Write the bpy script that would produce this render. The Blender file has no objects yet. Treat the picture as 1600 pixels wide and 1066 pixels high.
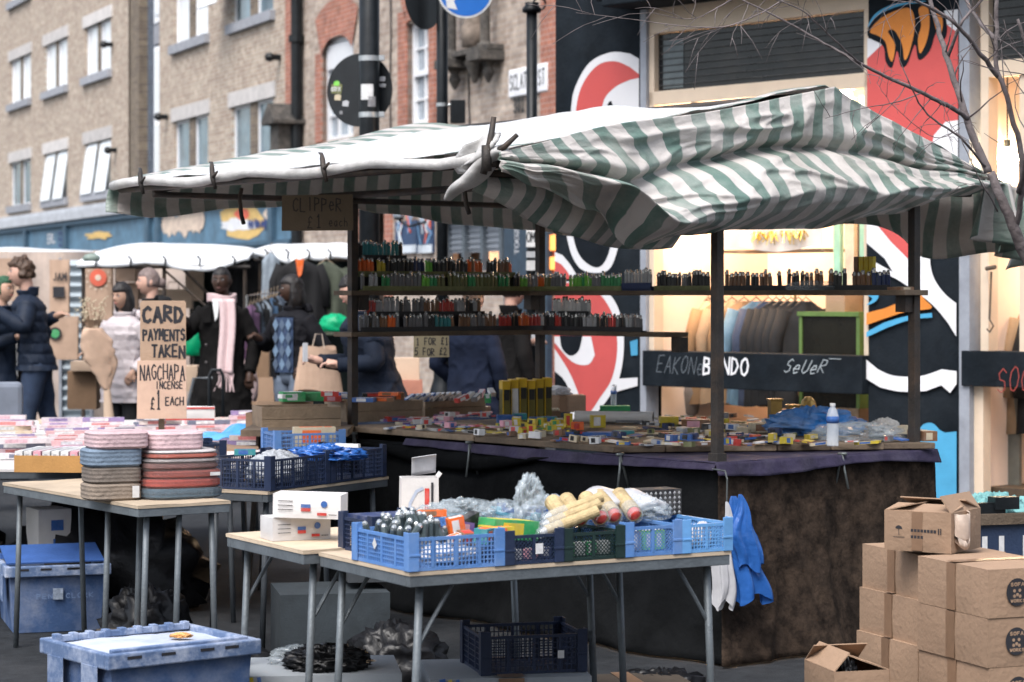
import bpy, math, random
from mathutils import Vector, Matrix, noise
R = math.radians
scene = bpy.context.scene
C = scene.collection
rnd = random.Random(7)

# ---------------------------------------------------------------- camera
H = 1.52          # eye height, metres
FPX, CX, CY = 3600.0, 800.0, 462.0   # focal length in photo pixels, vanishing height
cam_d = bpy.data.cameras.new('camera')
cam = bpy.data.objects.new('camera', cam_d); C.objects.link(cam)
cam.location = (0, 0, H); cam.rotation_euler = (R(90), 0, 0)
cam_d.sensor_width = 36.0; cam_d.lens = 81.0
cam_d.shift_y = -(533 - CY) / 1600.0
cam_d.clip_start = 0.1; cam_d.clip_end = 800
cam_d.dof.use_dof = True; cam_d.dof.focus_distance = 8.8; cam_d.dof.aperture_fstop = 4.8
scene.camera = cam
# ---------------------------------------------------------------- sky and sun (overcast winter afternoon)
SUN_EL, SUN_AZ = R(56), R(203)
w = bpy.data.worlds.new("World"); scene.world = w; w.use_nodes = True
nt = w.node_tree; bg = nt.nodes['Background']
sky = nt.nodes.new('ShaderNodeTexSky'); sky.sky_type = 'NISHITA'; sky.sun_disc = False
sky.sun_elevation = SUN_EL; sky.sun_rotation = SUN_AZ; sky.dust_density = 3.0; sky.ozone_density = 1.0
hs = nt.nodes.new('ShaderNodeHueSaturation'); hs.inputs['Saturation'].default_value = 0.55
nt.links.new(sky.outputs[0], hs.inputs['Color']); nt.links.new(hs.outputs[0], bg.inputs['Color'])
bg.inputs['Strength'].default_value = 0.15
sl = bpy.data.lights.new('sun', 'SUN'); sl.energy = 1.5; sl.angle = R(35); sl.color = (1.0, .98, .96)
so = bpy.data.objects.new('sun', sl); C.objects.link(so)
# direction towards the sun: azimuth measured as in the sky texture
sd = Vector((math.sin(SUN_AZ) * math.cos(SUN_EL), math.cos(SUN_AZ) * math.cos(SUN_EL), math.sin(SUN_EL)))
so.rotation_euler = sd.to_track_quat('Z', 'Y').to_euler(); so.location = (0, 0, 30)
scene.view_settings.view_transform = 'Standard'; scene.view_settings.look = 'None'
scene.view_settings.gamma = 1.0; scene.view_settings.exposure = 1.1
scene.cycles.use_denoising = True; scene.cycles.max_bounces = 6
scene.cycles.transparent_max_bounces = 12; scene.cycles.sample_clamp_indirect = 6

# ---------------------------------------------------------------- photo <-> place
def onz(px, py, z):          # point of the plane at height z seen at that pixel
    Y = (H - z) * FPX / (py - CY)
    return Vector(((px - CX) / FPX * Y, Y, z))
def aty(px, py, Y):
    return Vector(((px - CX) / FPX * Y, Y, H + (CY - py) * Y / FPX))
class Wall:                  # a vertical plane; local x runs along it, local y into it
    def __init__(s, ox, oy, ang):
        s.o = (ox, oy); s.a = ang; s.dx, s.dy = math.cos(ang), math.sin(ang)
    def s(s_, px, off=0.0):
        ox, oy = s_.o[0] - s_.dy * off, s_.o[1] + s_.dx * off
        return ((px - CX) * oy - FPX * ox) / (FPX * s_.dx - (px - CX) * s_.dy)
    def z(s_, px, py, off=0.0):
        t = s_.s(px, off); Y = s_.o[1] + s_.dx * off + s_.dy * t
        return H + (CY - py) * Y / FPX
    def p(s_, px, py, off=0.0): return (s_.s(px, off), s_.z(px, py, off))
    def w(s_, x, z, off=0.0): return Vector((s_.o[0] + s_.dx * x - s_.dy * off, s_.o[1] + s_.dy * x + s_.dx * off, z))

# ---------------------------------------------------------------- materials
MATS = {}
def srgb(h):
    if isinstance(h, str):
        v = [int(h[i:i + 2], 16) / 255 for i in (0, 2, 4)]
        return tuple(((c + .055) / 1.055) ** 2.4 if c > .04 else c / 12.92 for c in v)
    return tuple(h)
def mat(name, col, rough=.75, var=.18, scale=9., metal=0., bump=.15, dirt=None, dirt_amt=.35, dscale=2.5, alpha=1., trans=0., spec=.4, transl=0., fine=90., emit=0., detail=5., sheen=0.):
    if name in MATS: return MATS[name]
    m = bpy.data.materials.new(name); m.use_nodes = True; MATS[name] = m
    n, l = m.node_tree.nodes, m.node_tree.links; b = n['Principled BSDF']
    col = srgb(col)
    tc = n.new('ShaderNodeTexCoord'); oi = n.new('ShaderNodeObjectInfo')
    ad = n.new('ShaderNodeVectorMath'); ad.operation = 'ADD'
    l.new(tc.outputs['Object'], ad.inputs[0]); l.new(oi.outputs['Location'], ad.inputs[1])
    nz = n.new('ShaderNodeTexNoise'); nz.inputs['Scale'].default_value = scale; nz.inputs['Detail'].default_value = detail; nz.inputs['Roughness'].default_value = .62
    l.new(ad.outputs[0], nz.inputs['Vector'])
    cr = n.new('ShaderNodeValToRGB'); cr.color_ramp.elements[0].position = .3; cr.color_ramp.elements[1].position = .7
    lo = tuple(max(0, c * (1 - var)) for c in col); hi = tuple(min(1, c * (1 + var)) for c in col)
    cr.color_ramp.elements[0].color = (*lo, 1); cr.color_ramp.elements[1].color = (*hi, 1)
    l.new(nz.outputs['Fac'], cr.inputs['Fac']); out = cr.outputs['Color']
    if dirt is not None:
        d = n.new('ShaderNodeTexNoise'); d.inputs['Scale'].default_value = dscale; d.inputs['Detail'].default_value = 8; d.inputs['Roughness'].default_value = .7
        l.new(ad.outputs[0], d.inputs['Vector'])
        r2 = n.new('ShaderNodeMapRange'); r2.inputs['From Min'].default_value = .45; r2.inputs['From Max'].default_value = .72; r2.inputs['To Max'].default_value = dirt_amt
        l.new(d.outputs['Fac'], r2.inputs['Value'])
        mx = n.new('ShaderNodeMix'); mx.data_type = 'RGBA'; l.new(r2.outputs[0], mx.inputs['Factor']); l.new(out, mx.inputs['A']); mx.inputs['B'].default_value = (*srgb(dirt), 1)
        out = mx.outputs['Result']
    rv = n.new('ShaderNodeMapRange'); rv.inputs['To Min'].default_value = .88; rv.inputs['To Max'].default_value = 1.12; l.new(oi.outputs['Random'], rv.inputs['Value'])
    mv = n.new('ShaderNodeVectorMath'); mv.operation = 'SCALE'; l.new(out, mv.inputs[0]); l.new(rv.outputs[0], mv.inputs['Scale']); out = mv.outputs[0]
    l.new(out, b.inputs['Base Color'])
    b.inputs['Roughness'].default_value = rough; b.inputs['Metallic'].default_value = metal
    b.inputs['Specular IOR Level'].default_value = spec; b.inputs['Alpha'].default_value = alpha
    b.inputs['Transmission Weight'].default_value = trans; b.inputs['Sheen Weight'].default_value = sheen
    if emit: l.new(out, b.inputs['Emission Color']); b.inputs['Emission Strength'].default_value = emit
    if bump:
        f = n.new('ShaderNodeTexNoise'); f.inputs['Scale'].default_value = fine; f.inputs['Detail'].default_value = 3; l.new(tc.outputs['Object'], f.inputs['Vector'])
        bp = n.new('ShaderNodeBump'); bp.inputs['Strength'].default_value = bump; bp.inputs['Distance'].default_value = .01
        l.new(f.outputs['Fac'], bp.inputs['Height']); l.new(bp.outputs[0], b.inputs['Normal'])
    if transl:
        t = n.new('ShaderNodeBsdfTranslucent'); l.new(out, t.inputs['Color'])
        ms = n.new('ShaderNodeMixShader'); ms.inputs[0].default_value = transl
        l.new(b.outputs[0], ms.inputs[1]); l.new(t.outputs[0], ms.inputs[2]); l.new(ms.outputs[0], n['Material Output'].inputs['Surface'])
    return m
def brick_mat(name, c1, c2, mortar, bw=.225, bh=.075, dirt='3a332c', damt=.35, rough=.9, swap=False):
    m = bpy.data.materials.new(name); m.use_nodes = True; MATS[name] = m
    n, l = m.node_tree.nodes, m.node_tree.links; b = n['Principled BSDF']
    tc = n.new('ShaderNodeTexCoord'); sp = n.new('ShaderNodeSeparateXYZ'); cb = n.new('ShaderNodeCombineXYZ')
    l.new(tc.outputs['Object'], sp.inputs[0])
    if swap:
        a2 = n.new('ShaderNodeMath'); l.new(sp.outputs[0], a2.inputs[0]); l.new(sp.outputs[1], a2.inputs[1]); l.new(a2.outputs[0], cb.inputs[0])
    else: l.new(sp.outputs[0], cb.inputs[0])
    l.new(sp.outputs[2], cb.inputs[1])
    br = n.new('ShaderNodeTexBrick'); l.new(cb.outputs[0], br.inputs['Vector'])
    br.inputs['Scale'].default_value = 1; br.inputs['Brick Width'].default_value = bw; br.inputs['Row Height'].default_value = bh
    br.inputs['Mortar Size'].default_value = .008; br.inputs['Mortar Smooth'].default_value = .3; br.inputs['Bias'].default_value = -.1
    br.inputs['Color1'].default_value = (*srgb(c1), 1); br.inputs['Color2'].default_value = (*srgb(c2), 1); br.inputs['Mortar'].default_value = (*srgb(mortar), 1)
    nz = n.new('ShaderNodeTexNoise'); nz.inputs['Scale'].default_value = 1.3; nz.inputs['Detail'].default_value = 9; nz.inputs['Roughness'].default_value = .72; l.new(tc.outputs['Object'], nz.inputs['Vector'])
    mr = n.new('ShaderNodeMapRange'); mr.inputs['From Min'].default_value = .42; mr.inputs['From Max'].default_value = .75; mr.inputs['To Max'].default_value = damt; l.new(nz.outputs['Fac'], mr.inputs['Value'])
    mx = n.new('ShaderNodeMix'); mx.data_type = 'RGBA'; l.new(mr.outputs[0], mx.inputs['Factor']); l.new(br.outputs['Color'], mx.inputs['A']); mx.inputs['B'].default_value = (*srgb(dirt), 1)
    # brick to brick variation
    n2 = n.new('ShaderNodeTexNoise'); n2.inputs['Scale'].default_value = 7; n2.inputs['Detail'].default_value = 4; l.new(tc.outputs['Object'], n2.inputs['Vector'])
    m2 = n.new('ShaderNodeMix'); m2.data_type = 'RGBA'; m2.blend_type = 'MULTIPLY'; m2.inputs['Factor'].default_value = .6
    r2 = n.new('ShaderNodeMapRange'); r2.inputs['From Min'].default_value = .3; r2.inputs['From Max'].default_value = .7; r2.inputs['To Min'].default_value = .55; r2.inputs['To Max'].default_value = 1.3; l.new(n2.outputs['Fac'], r2.inputs['Value'])
    l.new(mx.outputs['Result'], m2.inputs['A']); l.new(r2.outputs[0], m2.inputs['B'])
    l.new(m2.outputs['Result'], b.inputs['Base Color']); b.inputs['Roughness'].default_value = rough
    bp = n.new('ShaderNodeBump'); bp.inputs['Strength'].default_value = .5; bp.inputs['Distance'].default_value = .012; l.new(br.outputs['Fac'], bp.inputs['Height']); bp.invert = True
    l.new(bp.outputs[0], b.inputs['Normal'])
    return m
def emis(name, col, s):
    if name in MATS: return MATS[name]
    m = bpy.data.materials.new(name); m.use_nodes = True; MATS[name] = m
    b = m.node_tree.nodes['Principled BSDF']; b.inputs['Base Color'].default_value = (*srgb(col), 1)
    b.inputs['Emission Color'].default_value = (*srgb(col), 1); b.inputs['Emission Strength'].default_value = s
    return m

# ---------------------------------------------------------------- mesh building
def rotz(a): return Matrix.Rotation(a, 4, 'Z')
def TR(loc, rx=0, ry=0, rz=0): return Matrix.Translation(loc) @ Matrix.Rotation(rz, 4, 'Z') @ Matrix.Rotation(ry, 4, 'Y') @ Matrix.Rotation(rx, 4, 'X')
class MB:
    def __init__(s): s.v = []; s.f = []; s.mi = []; s.uv = None
    def add(s, vs, fs, m=0, M=None):
        k = len(s.v); s.v += [(M @ Vector(v)) if M is not None else Vector(v) for v in vs]
        for f in fs: s.f.append([k + i for i in f]); s.mi.append(m)
        return s
    def box(s, x0, y0, z0, x1, y1, z1, m=0, M=None):
        if x0 > x1: x0, x1 = x1, x0
        if y0 > y1: y0, y1 = y1, y0
        if z0 > z1: z0, z1 = z1, z0
        return s.add([(x0, y0, z0), (x1, y0, z0), (x1, y1, z0), (x0, y1, z0), (x0, y0, z1), (x1, y0, z1), (x1, y1, z1), (x0, y1, z1)],
                     [(0, 3, 2, 1), (4, 5, 6, 7), (0, 1, 5, 4), (1, 2, 6, 5), (2, 3, 7, 6), (3, 0, 4, 7)], m, M)
    def cbox(s, c, d, m=0, M=None):
        return s.box(c[0] - d[0] / 2, c[1] - d[1] / 2, c[2] - d[2] / 2, c[0] + d[0] / 2, c[1] + d[1] / 2, c[2] + d[2] / 2, m, M)
    def tube(s, pts, r, n=8, m=0, cap=True, M=None):
        pts = [Vector(p) for p in pts]; rs = r if isinstance(r, (list, tuple)) else [r] * len(pts)
        k0 = len(s.v); up = None
        for i, p in enumerate(pts):
            t = (pts[min(i + 1, len(pts) - 1)] - pts[max(i - 1, 0)])
            t = t.normalized() if t.length > 1e-9 else Vector((0, 0, 1))
            if up is None: up = Vector((0, 0, 1)) if abs(t.z) < .9 else Vector((1, 0, 0))
            a = t.cross(up)
            if a.length < 1e-4: a = t.cross(Vector((1, 0, 0)))
            a.normalize(); b = a.cross(t).normalized(); up = b
            for j in range(n):
                q = p + (a * math.cos(2 * math.pi * j / n) + b * math.sin(2 * math.pi * j / n)) * rs[i]
                s.v.append(M @ q if M is not None else q)
        for i in range(len(pts) - 1):
            for j in range(n):
                s.f.append([k0 + i * n + j, k0 + i * n + (j + 1) % n, k0 + (i + 1) * n + (j + 1) % n, k0 + (i + 1) * n + j]); s.mi.append(m)
        if cap:
            s.f.append([k0 + j for j in range(n)][::-1]); s.mi.append(m)
            s.f.append([k0 + (len(pts) - 1) * n + j for j in range(n)]); s.mi.append(m)
        return s
    def lathe(s, prof, n=16, m=0, c=(0, 0, 0), M=None, ex=2.0, sx=1., sy=1.):
        k0 = len(s.v)
        for (r, z) in prof:
            for j in range(n):
                a = 2 * math.pi * j / n; ca, sa = math.cos(a), math.sin(a)
                x = math.copysign(abs(ca) ** (2 / ex), ca); y = math.copysign(abs(sa) ** (2 / ex), sa)
                q = Vector((c[0] + r * x * sx, c[1] + r * y * sy, c[2] + z)); s.v.append(M @ q if M is not None else q)
        for i in range(len(prof) - 1):
            for j in range(n):
                s.f.append([k0 + i * n + j, k0 + i * n + (j + 1) % n, k0 + (i + 1) * n + (j + 1) % n, k0 + (i + 1) * n + j]); s.mi.append(m)
        s.f.append([k0 + j for j in range(n)][::-1]); s.mi.append(m)
        s.f.append([k0 + (len(prof) - 1) * n + j for j in range(n)]); s.mi.append(m)
        return s
    def ball(s, c, r, n=12, m=0, M=None, h=1.0):
        rr = r if isinstance(r, (tuple, list)) else (r, r, r); nn = max(4, n // 2); pr = []
        k0 = len(s.v)
        for i in range(nn + 1):
            t = math.pi * i / nn
            for j in range(n):
                a = 2 * math.pi * j / n
                q = Vector((c[0] + rr[0] * math.sin(t) * math.cos(a), c[1] + rr[1] * math.sin(t) * math.sin(a), c[2] + rr[2] * math.cos(t))); s.v.append(M @ q if M is not None else q)
        for i in range(nn):
            for j in range(n):
                s.f.append([k0 + i * n + j, k0 + (i + 1) * n + j, k0 + (i + 1) * n + (j + 1) % n, k0 + i * n + (j + 1) % n]); s.mi.append(m)
        return s
    def prism(s, pts, y0, y1, m=0, M=None):      # outline in x,z extruded along y
        n = len(pts); vs = [(p[0], y0, p[1]) for p in pts] + [(p[0], y1, p[1]) for p in pts]
        fs = [list(range(n)), list(range(2 * n - 1, n - 1, -1))] + [(i, i + n, (i + 1) % n + n, (i + 1) % n) for i in range(n)]
        return s.add(vs, fs, m, M)
    def grid(s, fn, nu, nv, m=0, thick=0., uvf=None, mf=None):
        k0 = len(s.v)
        for i in range(nu + 1):
            for j in range(nv + 1): s.v.append(Vector(fn(i / nu, j / nv)))
        for i in range(nu):
            for j in range(nv):
                a = k0 + i * (nv + 1) + j
                s.f.append([a, a + nv + 1, a + nv + 2, a + 1]); s.mi.append(mf(i / nu, j / nv) if mf else m)
                if uvf:
                    if s.uv is None: s.uv = {}
                    s.uv[len(s.f) - 1] = [uvf(i / nu, j / nv), uvf((i + 1) / nu, j / nv), uvf((i + 1) / nu, (j + 1) / nv), uvf(i / nu, (j + 1) / nv)]
        return s
    def build(s, name, mats, parent=None, smooth=False, loc=None, bevel=0., solid=0., sub=0, rot=None, weld=False):
        me = bpy.data.meshes.new(name); me.from_pydata([tuple(v) for v in s.v], [], s.f)
        for m in (mats if isinstance(mats, (list, tuple)) else [mats]): me.materials.append(m)
        me.polygons.foreach_set('material_index', s.mi)
        if smooth: me.polygons.foreach_set('use_smooth', [True] * len(me.polygons))
        if s.uv:
            ul = me.uv_layers.new(name='UVMap')
            for pi, p in enumerate(me.polygons):
                if pi in s.uv:
                    for li, uvc in zip(p.loop_indices, s.uv[pi]): ul.data[li].uv = uvc
        me.update()
        o = bpy.data.objects.new(name, me); C.objects.link(o)
        if parent is not None: o.parent = parent
        if loc is not None: o.location = loc
        if rot is not None: o.rotation_euler = rot
        if weld: o.modifiers.new('w', 'WELD').merge_threshold = .0005
        if bevel:
            b = o.modifiers.new('b', 'BEVEL'); b.width = bevel; b.segments = 2; b.limit_method = 'ANGLE'; b.angle_limit = R(40)
        if solid:
            b = o.modifiers.new('s', 'SOLIDIFY'); b.thickness = solid; b.offset = 0
        if sub:
            b = o.modifiers.new('d', 'SUBSURF'); b.levels = sub; b.render_levels = sub
        return o
def tag(o, label=None, cat=None, group=None, kind=None):
    if label: o['label'] = label
    if cat: o['category'] = cat
    if group: o['group'] = group
    if kind: o['kind'] = kind
    return o
def thing(name, label, cat, loc=(0, 0, 0), rz=0., group=None):
    o = bpy.data.objects.new(name, None); C.objects.link(o); o.location = loc; o.rotation_euler = (0, 0, rz); o.empty_display_size = .1
    return tag(o, label, cat, group)
def dup(root, loc, rz=None, label=None, group=None, rot=None):
    r = root.copy(); C.objects.link(r); r.location = loc
    if rz is not None: r.rotation_euler = (0, 0, rz)
    if rot is not None: r.rotation_euler = rot
    if label: r['label'] = label
    if group: r['group'] = group
    for ch in list(root.children):
        c = ch.copy(); C.objects.link(c); c.parent = r
        for g in ch.children:
            d = g.copy(); C.objects.link(d); d.parent = c
    return r
# ---- handwriting: every letter a set of strokes in a 1 x 1 box
GL = {
 'A': [[(0,0),(.5,1),(1,0)],[(.2,.38),(.8,.38)]], 'B': [[(0,0),(0,1),(.7,.95),(.75,.6),(0,.52),(.85,.42),(.85,.08),(0,0)]],
 'C': [[(.95,.85),(.6,1),(.15,.8),(0,.45),(.2,.08),(.6,0),(.95,.15)]], 'D': [[(0,0),(0,1),(.6,.9),(.95,.5),(.6,.08),(0,0)]],
 'E': [[(.9,1),(0,1),(0,0),(.9,0)],[(0,.5),(.75,.5)]], 'F': [[(.9,1),(0,1),(0,0)],[(0,.52),(.7,.52)]],
 'G': [[(.95,.85),(.5,1),(.05,.7),(.05,.3),(.5,0),(.95,.15),(.95,.5),(.6,.5)]], 'H': [[(0,0),(0,1)],[(1,0),(1,1)],[(0,.5),(1,.5)]],
 'I': [[(.5,0),(.5,1)]], 'K': [[(0,0),(0,1)],[(.9,1),(0,.45),(.95,0)]], 'L': [[(0,1),(0,0),(.9,0)]],
 'M': [[(0,0),(.05,1),(.5,.35),(.95,1),(1,0)]], 'N': [[(0,0),(0,1),(1,0),(1,1)]],
 'O': [[(.5,1),(.1,.8),(0,.45),(.2,.08),(.55,0),(.9,.2),(1,.6),(.8,.93),(.5,1)]], 'P': [[(0,0),(0,1),(.8,.9),(.8,.6),(0,.48)]],
 'R': [[(0,0),(0,1),(.8,.9),(.8,.6),(0,.5),(.95,0)]], 'S': [[(.9,.85),(.5,1),(.1,.8),(.2,.55),(.8,.45),(.9,.15),(.5,0),(.05,.12)]],
 'T': [[(0,1),(1,1)],[(.5,1),(.5,0)]], 'U': [[(0,1),(.05,.2),(.5,0),(.95,.2),(1,1)]], 'W': [[(0,1),(.25,0),(.5,.7),(.75,0),(1,1)]],
 'Y': [[(0,1),(.5,.5),(1,1)],[(.5,.5),(.45,0)]], 'Z': [[(0,1),(1,1),(0,0),(1,0)]], '1': [[(.25,.8),(.5,1),(.5,0)],[(.2,0),(.8,0)]],
 '2': [[(.05,.8),(.4,1),(.85,.8),(.7,.5),(0,0),(.95,0)]], '5': [[(.9,1),(.15,1),(.1,.55),(.7,.6),(.9,.3),(.6,0),(.05,.05)]],
 '3': [[(.1,.9),(.6,1),(.85,.75),(.4,.53),(.9,.3),(.6,0),(.05,.1)]], '8': [[(.5,.53),(.15,.75),(.5,1),(.85,.75),(.5,.53),(.1,.25),(.5,0),(.9,.25),(.5,.53)]],
 '£': [[(.9,.8),(.6,1),(.3,.8),(.35,.3),(.05,.02),(.5,.08),(.95,.02)],[(.1,.5),(.7,.5)]], '4': [[(.7,0),(.7,1),(0,.3),(1,.3)]],
 '0': [[(.5,1),(.1,.8),(.05,.3),(.5,0),(.9,.3),(.9,.75),(.5,1)]], 'J': [[(.8,1),(.8,.2),(.45,0),(.1,.2)]], 'V': [[(0,1),(.5,0),(1,1)]], 'X': [[(0,0),(1,1)],[(0,1),(1,0)]],
 'e': [[(.05,.3),(.85,.35),(.7,.62),(.3,.62),(.05,.3),(.35,0),(.85,.08)]], 'a': [[(.8,.6),(.3,.6),(.05,.25),(.4,0),(.8,.3),(.8,.6),(.85,0)]], 'c': [[(.85,.55),(.4,.62),(.05,.3),(.4,0),(.85,.1)]],
 'h': [[(.1,1),(.1,0)],[(.1,.45),(.5,.62),(.85,.4),(.85,0)]], '-': [[(.1,.45),(.9,.45)]], '.': [[(.4,0),(.5,.05)]],
}
def stroke(mb, pts, wd, y, m=0, th=.002, f=None):     # a flat painted stroke in the x,z plane at depth y
    for a, b in zip(pts, pts[1:]):
        a = Vector((a[0], a[1])); b = Vector((b[0], b[1])); d = b - a
        if d.length < 1e-6: continue
        d.normalize(); nn = Vector((-d.y, d.x)) * wd / 2; a2 = a - d * wd * .3; b2 = b + d * wd * .3
        q = [a2 - nn, b2 - nn, b2 + nn, a2 + nn]
        y -= .00013
        mb.add([(p.x, y, p.y) for p in q], [(0, 1, 2, 3)], m) if f is None else mb.add([f(p.x, p.y, y) for p in q], [(0, 1, 2, 3)], m)
def write(mb, txt, x, z, h, adv, wd, y, m=0, jit=.06, cw=None, seed=1, f=None, slant=0.):
    r = random.Random(seed); cw = cw or adv * .72
    for ch in txt:
        if ch in GL:
            oz = r.uniform(-jit, jit) * h
            for st in GL[ch]:
                pts = [(x + px * cw + pz * slant * h + r.uniform(-jit, jit) * cw * .4, z + oz + pz * h + r.uniform(-jit, jit) * h * .3) for px, pz in st]
                stroke(mb, pts, wd, y, m, f=f)
        x += adv
    return x
# ================================================================ the setting
asphalt = mat('asphalt', (.024, .027, .031), .85, .4, 14, spec=.2, dirt=(.075, .075, .08), dirt_amt=.4, dscale=1.2, bump=.5, fine=160)
paving = mat('paving', (.2, .2, .205), .85, .2, 4, dirt=(.08, .08, .08), dirt_amt=.5, bump=.3)
m = MB(); n_ = 60
m.grid(lambda u, v: (-160 + 320 * u, -30 + 330 * v, .012 * noise.noise(Vector((u * 90, v * 90, 0)))), 80, 80)
tag(m.build('road', asphalt), kind='structure')

def holes_wall(mb, x0, x1, z0, z1, holes, depth=.14, m=0, mr=None, y=0.):
    xs = sorted({x0, x1, *[h[0] for h in holes], *[h[1] for h in holes]}); zs = sorted({z0, z1, *[h[2] for h in holes], *[h[3] for h in holes]})
    for a, b in zip(xs, xs[1:]):
        for c, d in zip(zs, zs[1:]):
            mx_, mz_ = (a + b) / 2, (c + d) / 2
            if any(h[0] < mx_ < h[1] and h[2] < mz_ < h[3] for h in holes): continue
            mb.add([(a, y, c), (b, y, c), (b, y, d), (a, y, d)], [(0, 1, 2, 3)], m)
    for (a, b, c, d) in holes:
        mb.add([(a, y, c), (a, y + depth, c), (a, y + depth, d), (a, y, d)], [(0, 1, 2, 3)], mr or m)
        mb.add([(b, y, c), (b, y + depth, c), (b, y + depth, d), (b, y, d)], [(0, 3, 2, 1)], mr or m)
        mb.add([(a, y, d), (b, y, d), (b, y + depth, d), (a, y + depth, d)], [(0, 3, 2, 1)], mr or m)
        mb.add([(a, y, c), (b, y, c), (b, y + depth, c), (a, y + depth, c)], [(0, 1, 2, 3)], mr or m)

BW = Wall(-10.1, 54.0, math.atan2(-.913, .407))
F = BW.p
brick1 = brick_mat('pale_brick', (.47, .385, .305), (.345, .255, .195), (.50, .46, .40), damt=.35, dirt=(.18, .13, .11))
brick2 = brick_mat('stock_brick', (.50, .41, .335), (.32, .24, .19), (.43, .38, .34), damt=.55, dirt=(.12, .09, .08))
brickd = brick_mat('slate_brick', (.06, .08, .11), (.04, .05, .07), (.2, .22, .26), damt=.1)
brickbrown = brick_mat('brown_brick', (.2, .155, .11), (.12, .09, .07), (.25, .22, .18))
brickred = brick_mat('red_brick', (.42, .16, .10), (.33, .12, .085), (.42, .28, .23), damt=.4, bw=.11)
stone = mat('pale_stone', (.55, .52, .5), .85, .12, 6, dirt=(.3, .3, .3), dirt_amt=.5)
sillm = mat('grey_sill', (.3, .31, .34), .8, .15, 8)
whitefr = mat('white_frame_paint', (.72, .73, .75), .45, .05, 8, bump=0)
glassblue = mat('window_glass_blue', (.10, .16, .2), .06, .4, 2, spec=.9, bump=0, dirt=(.3, .36, .4), dirt_amt=.5, dscale=.9)
glasswhite = mat('window_glass_blind', (.74, .76, .78), .12, .06, 3, spec=.8, bump=0)
glassgrey = mat('window_glass_grey', (.25, .29, .33), .06, .3, 2, spec=.9, bump=0)
black_iron = mat('black_iron', (.007, .009, .011), .4, .3, 12, spec=.25, bump=.1, dirt=(.03, .034, .038), dirt_amt=.4, dscale=4)
sootm = mat('sooty_stone', (.06, .055, .05), .9, .5, 14, bump=.5, dirt=(.22, .19, .16), dirt_amt=.5, dscale=6)

def pivot(name, label, cat, W): return thing(name, label, cat, (W.o[0], W.o[1], 0), W.a)
# ---- the modern block
blk = pivot('brick_apartment_block', 'pale brick block of flats with paired white windows and a blue shopfront at street level', 'building', BW)
xL, xR = BW.s(-260), BW.s(462)
rx0, rx1 = BW.s(201), BW.s(249)      # dark recess
rows = [(3.88, 5.04), (6.58, 7.74), (9.28, 10.44)]
cols = [(-60, -26), (16, 48), (70, 105), (133, 173), (272, 325), (362, 427)]
holes = []; wins = []
for ri, (z0, z1) in enumerate(rows):
    for ci, (a, b) in enumerate(cols):
        h = (BW.s(a), BW.s(b), z0, z1); holes.append(h); wins.append((ri, ci, h))
mb = MB()
holes_wall(mb, xL, rx0, 3.5, 12.5, [h for h in holes if h[1] < rx0])
holes_wall(mb, rx1, xR, 3.5, 12.5, [h for h in holes if h[0] > rx1])
mb.box(xL, .0, 12.5, xR, 9, 12.9); mb.box(xL, .5, 3.0, xR, 9, 12.4)
wb = mb.build('wall', brick1, blk)
mb = MB(); mb.box(rx0, .03, 3.4, rx0 + (rx1 - rx0) * .3, .3, 12.4); mb.build('brick_pier', brickbrown, blk)
mb = MB(); mb.box(rx0 + (rx1 - rx0) * .3, .22, 3.4, rx1, .5, 12.4); mb.build('recess_panel', brickd, blk)
a, b = BW.s(232), BW.s(249)
for z0, z1, mm in ((3.9, 6.75, 0), (7.25, 11.4, 0)):
    mb = MB(); mb.box(a, .12, z0, b, .2, z1, 0); wi = mb.build('stair_window', whitefr, blk)
    mb = MB(); mb.box(a + .12, .1, z0 + .15, b - .05, .13, z0 + (z1 - z0) * .42); mb.box(a + .12, .1, z0 + (z1 - z0) * .5, b - .05, .13, z1 - .1); mb.build('pane', glasswhite, wi)
mb = MB(); mb.box(a, .11, 6.8, b, .2, 7.2)
for i in range(1, 4): mb.box(a + (b - a) * i / 4 - .02, .1, 6.8, a + (b - a) * i / 4 + .02, .12, 7.2)
mb.build('vent_panel', sillm, blk)
for ri, ci, (a, b, z0, z1) in wins:
    mb = MB(); t = .05
    mid = (a + b) / 2; g = .12 if ci < 4 else .2
    for (p, q) in ((a, mid - g), (mid + g, b)):
        mb.box(p, .06, z0, p + t, .13, z1); mb.box(q - t, .06, z0, q, .13, z1)
        mb.box(p + t, .06, z0, q - t, .13, z0 + t); mb.box(p + t, .06, z1 - t, q - t, .13, z1)
    mb.box(mid - g, .03, z0, mid + g, .2, z1, 1)
    fr = mb.build('window', [whitefr, brickbrown], blk)
    mb = MB()
    op = (ri == 0 and ci in (2, 3))
    for (p, q) in ((a, mid - g), (mid + g, b)):
        if op: mb.add([(p + .02, -.13, z0 - .02), (q - .02, -.13, z0 - .02), (q - .02, .03, z1 - .05), (p + .02, .03, z1 - .05)], [(0, 1, 2, 3)]); mb.box(p + .02, .1, z0 + .03, q - .02, .11, z1 - .03)
        else: mb.box(p + t, .09, z0 + t, q - t, .11, z1 - t)
    pm = glasswhite if (ci < 4 and not (ri == 0 and ci == 1)) or (ri == 1 and ci == 4) else glassblue
    mb.build('pane', pm, fr)
    mb = MB(); mb.box(a - .16, -.03, z1 + .0, b + .16, .05, z1 + .27); mb.build('lintel', stone, fr)
    mb = MB(); mb.box(a - .12, -.1, z0 - .18, b + .12, .05, z0 - .0); mb.build('sill', sillm, fr)
# open casement above
a, b = BW.s(352), BW.s(398)
mb = MB(); mb.add([(a, -.55, 6.9), (a + 1.0, -.5, 6.9), (a + 1.2, -.02, 7.9), (a + .1, -.02, 7.9)], [(0, 1, 2, 3)]); mb.build('open_casement', whitefr, blk, solid=.03)
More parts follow.
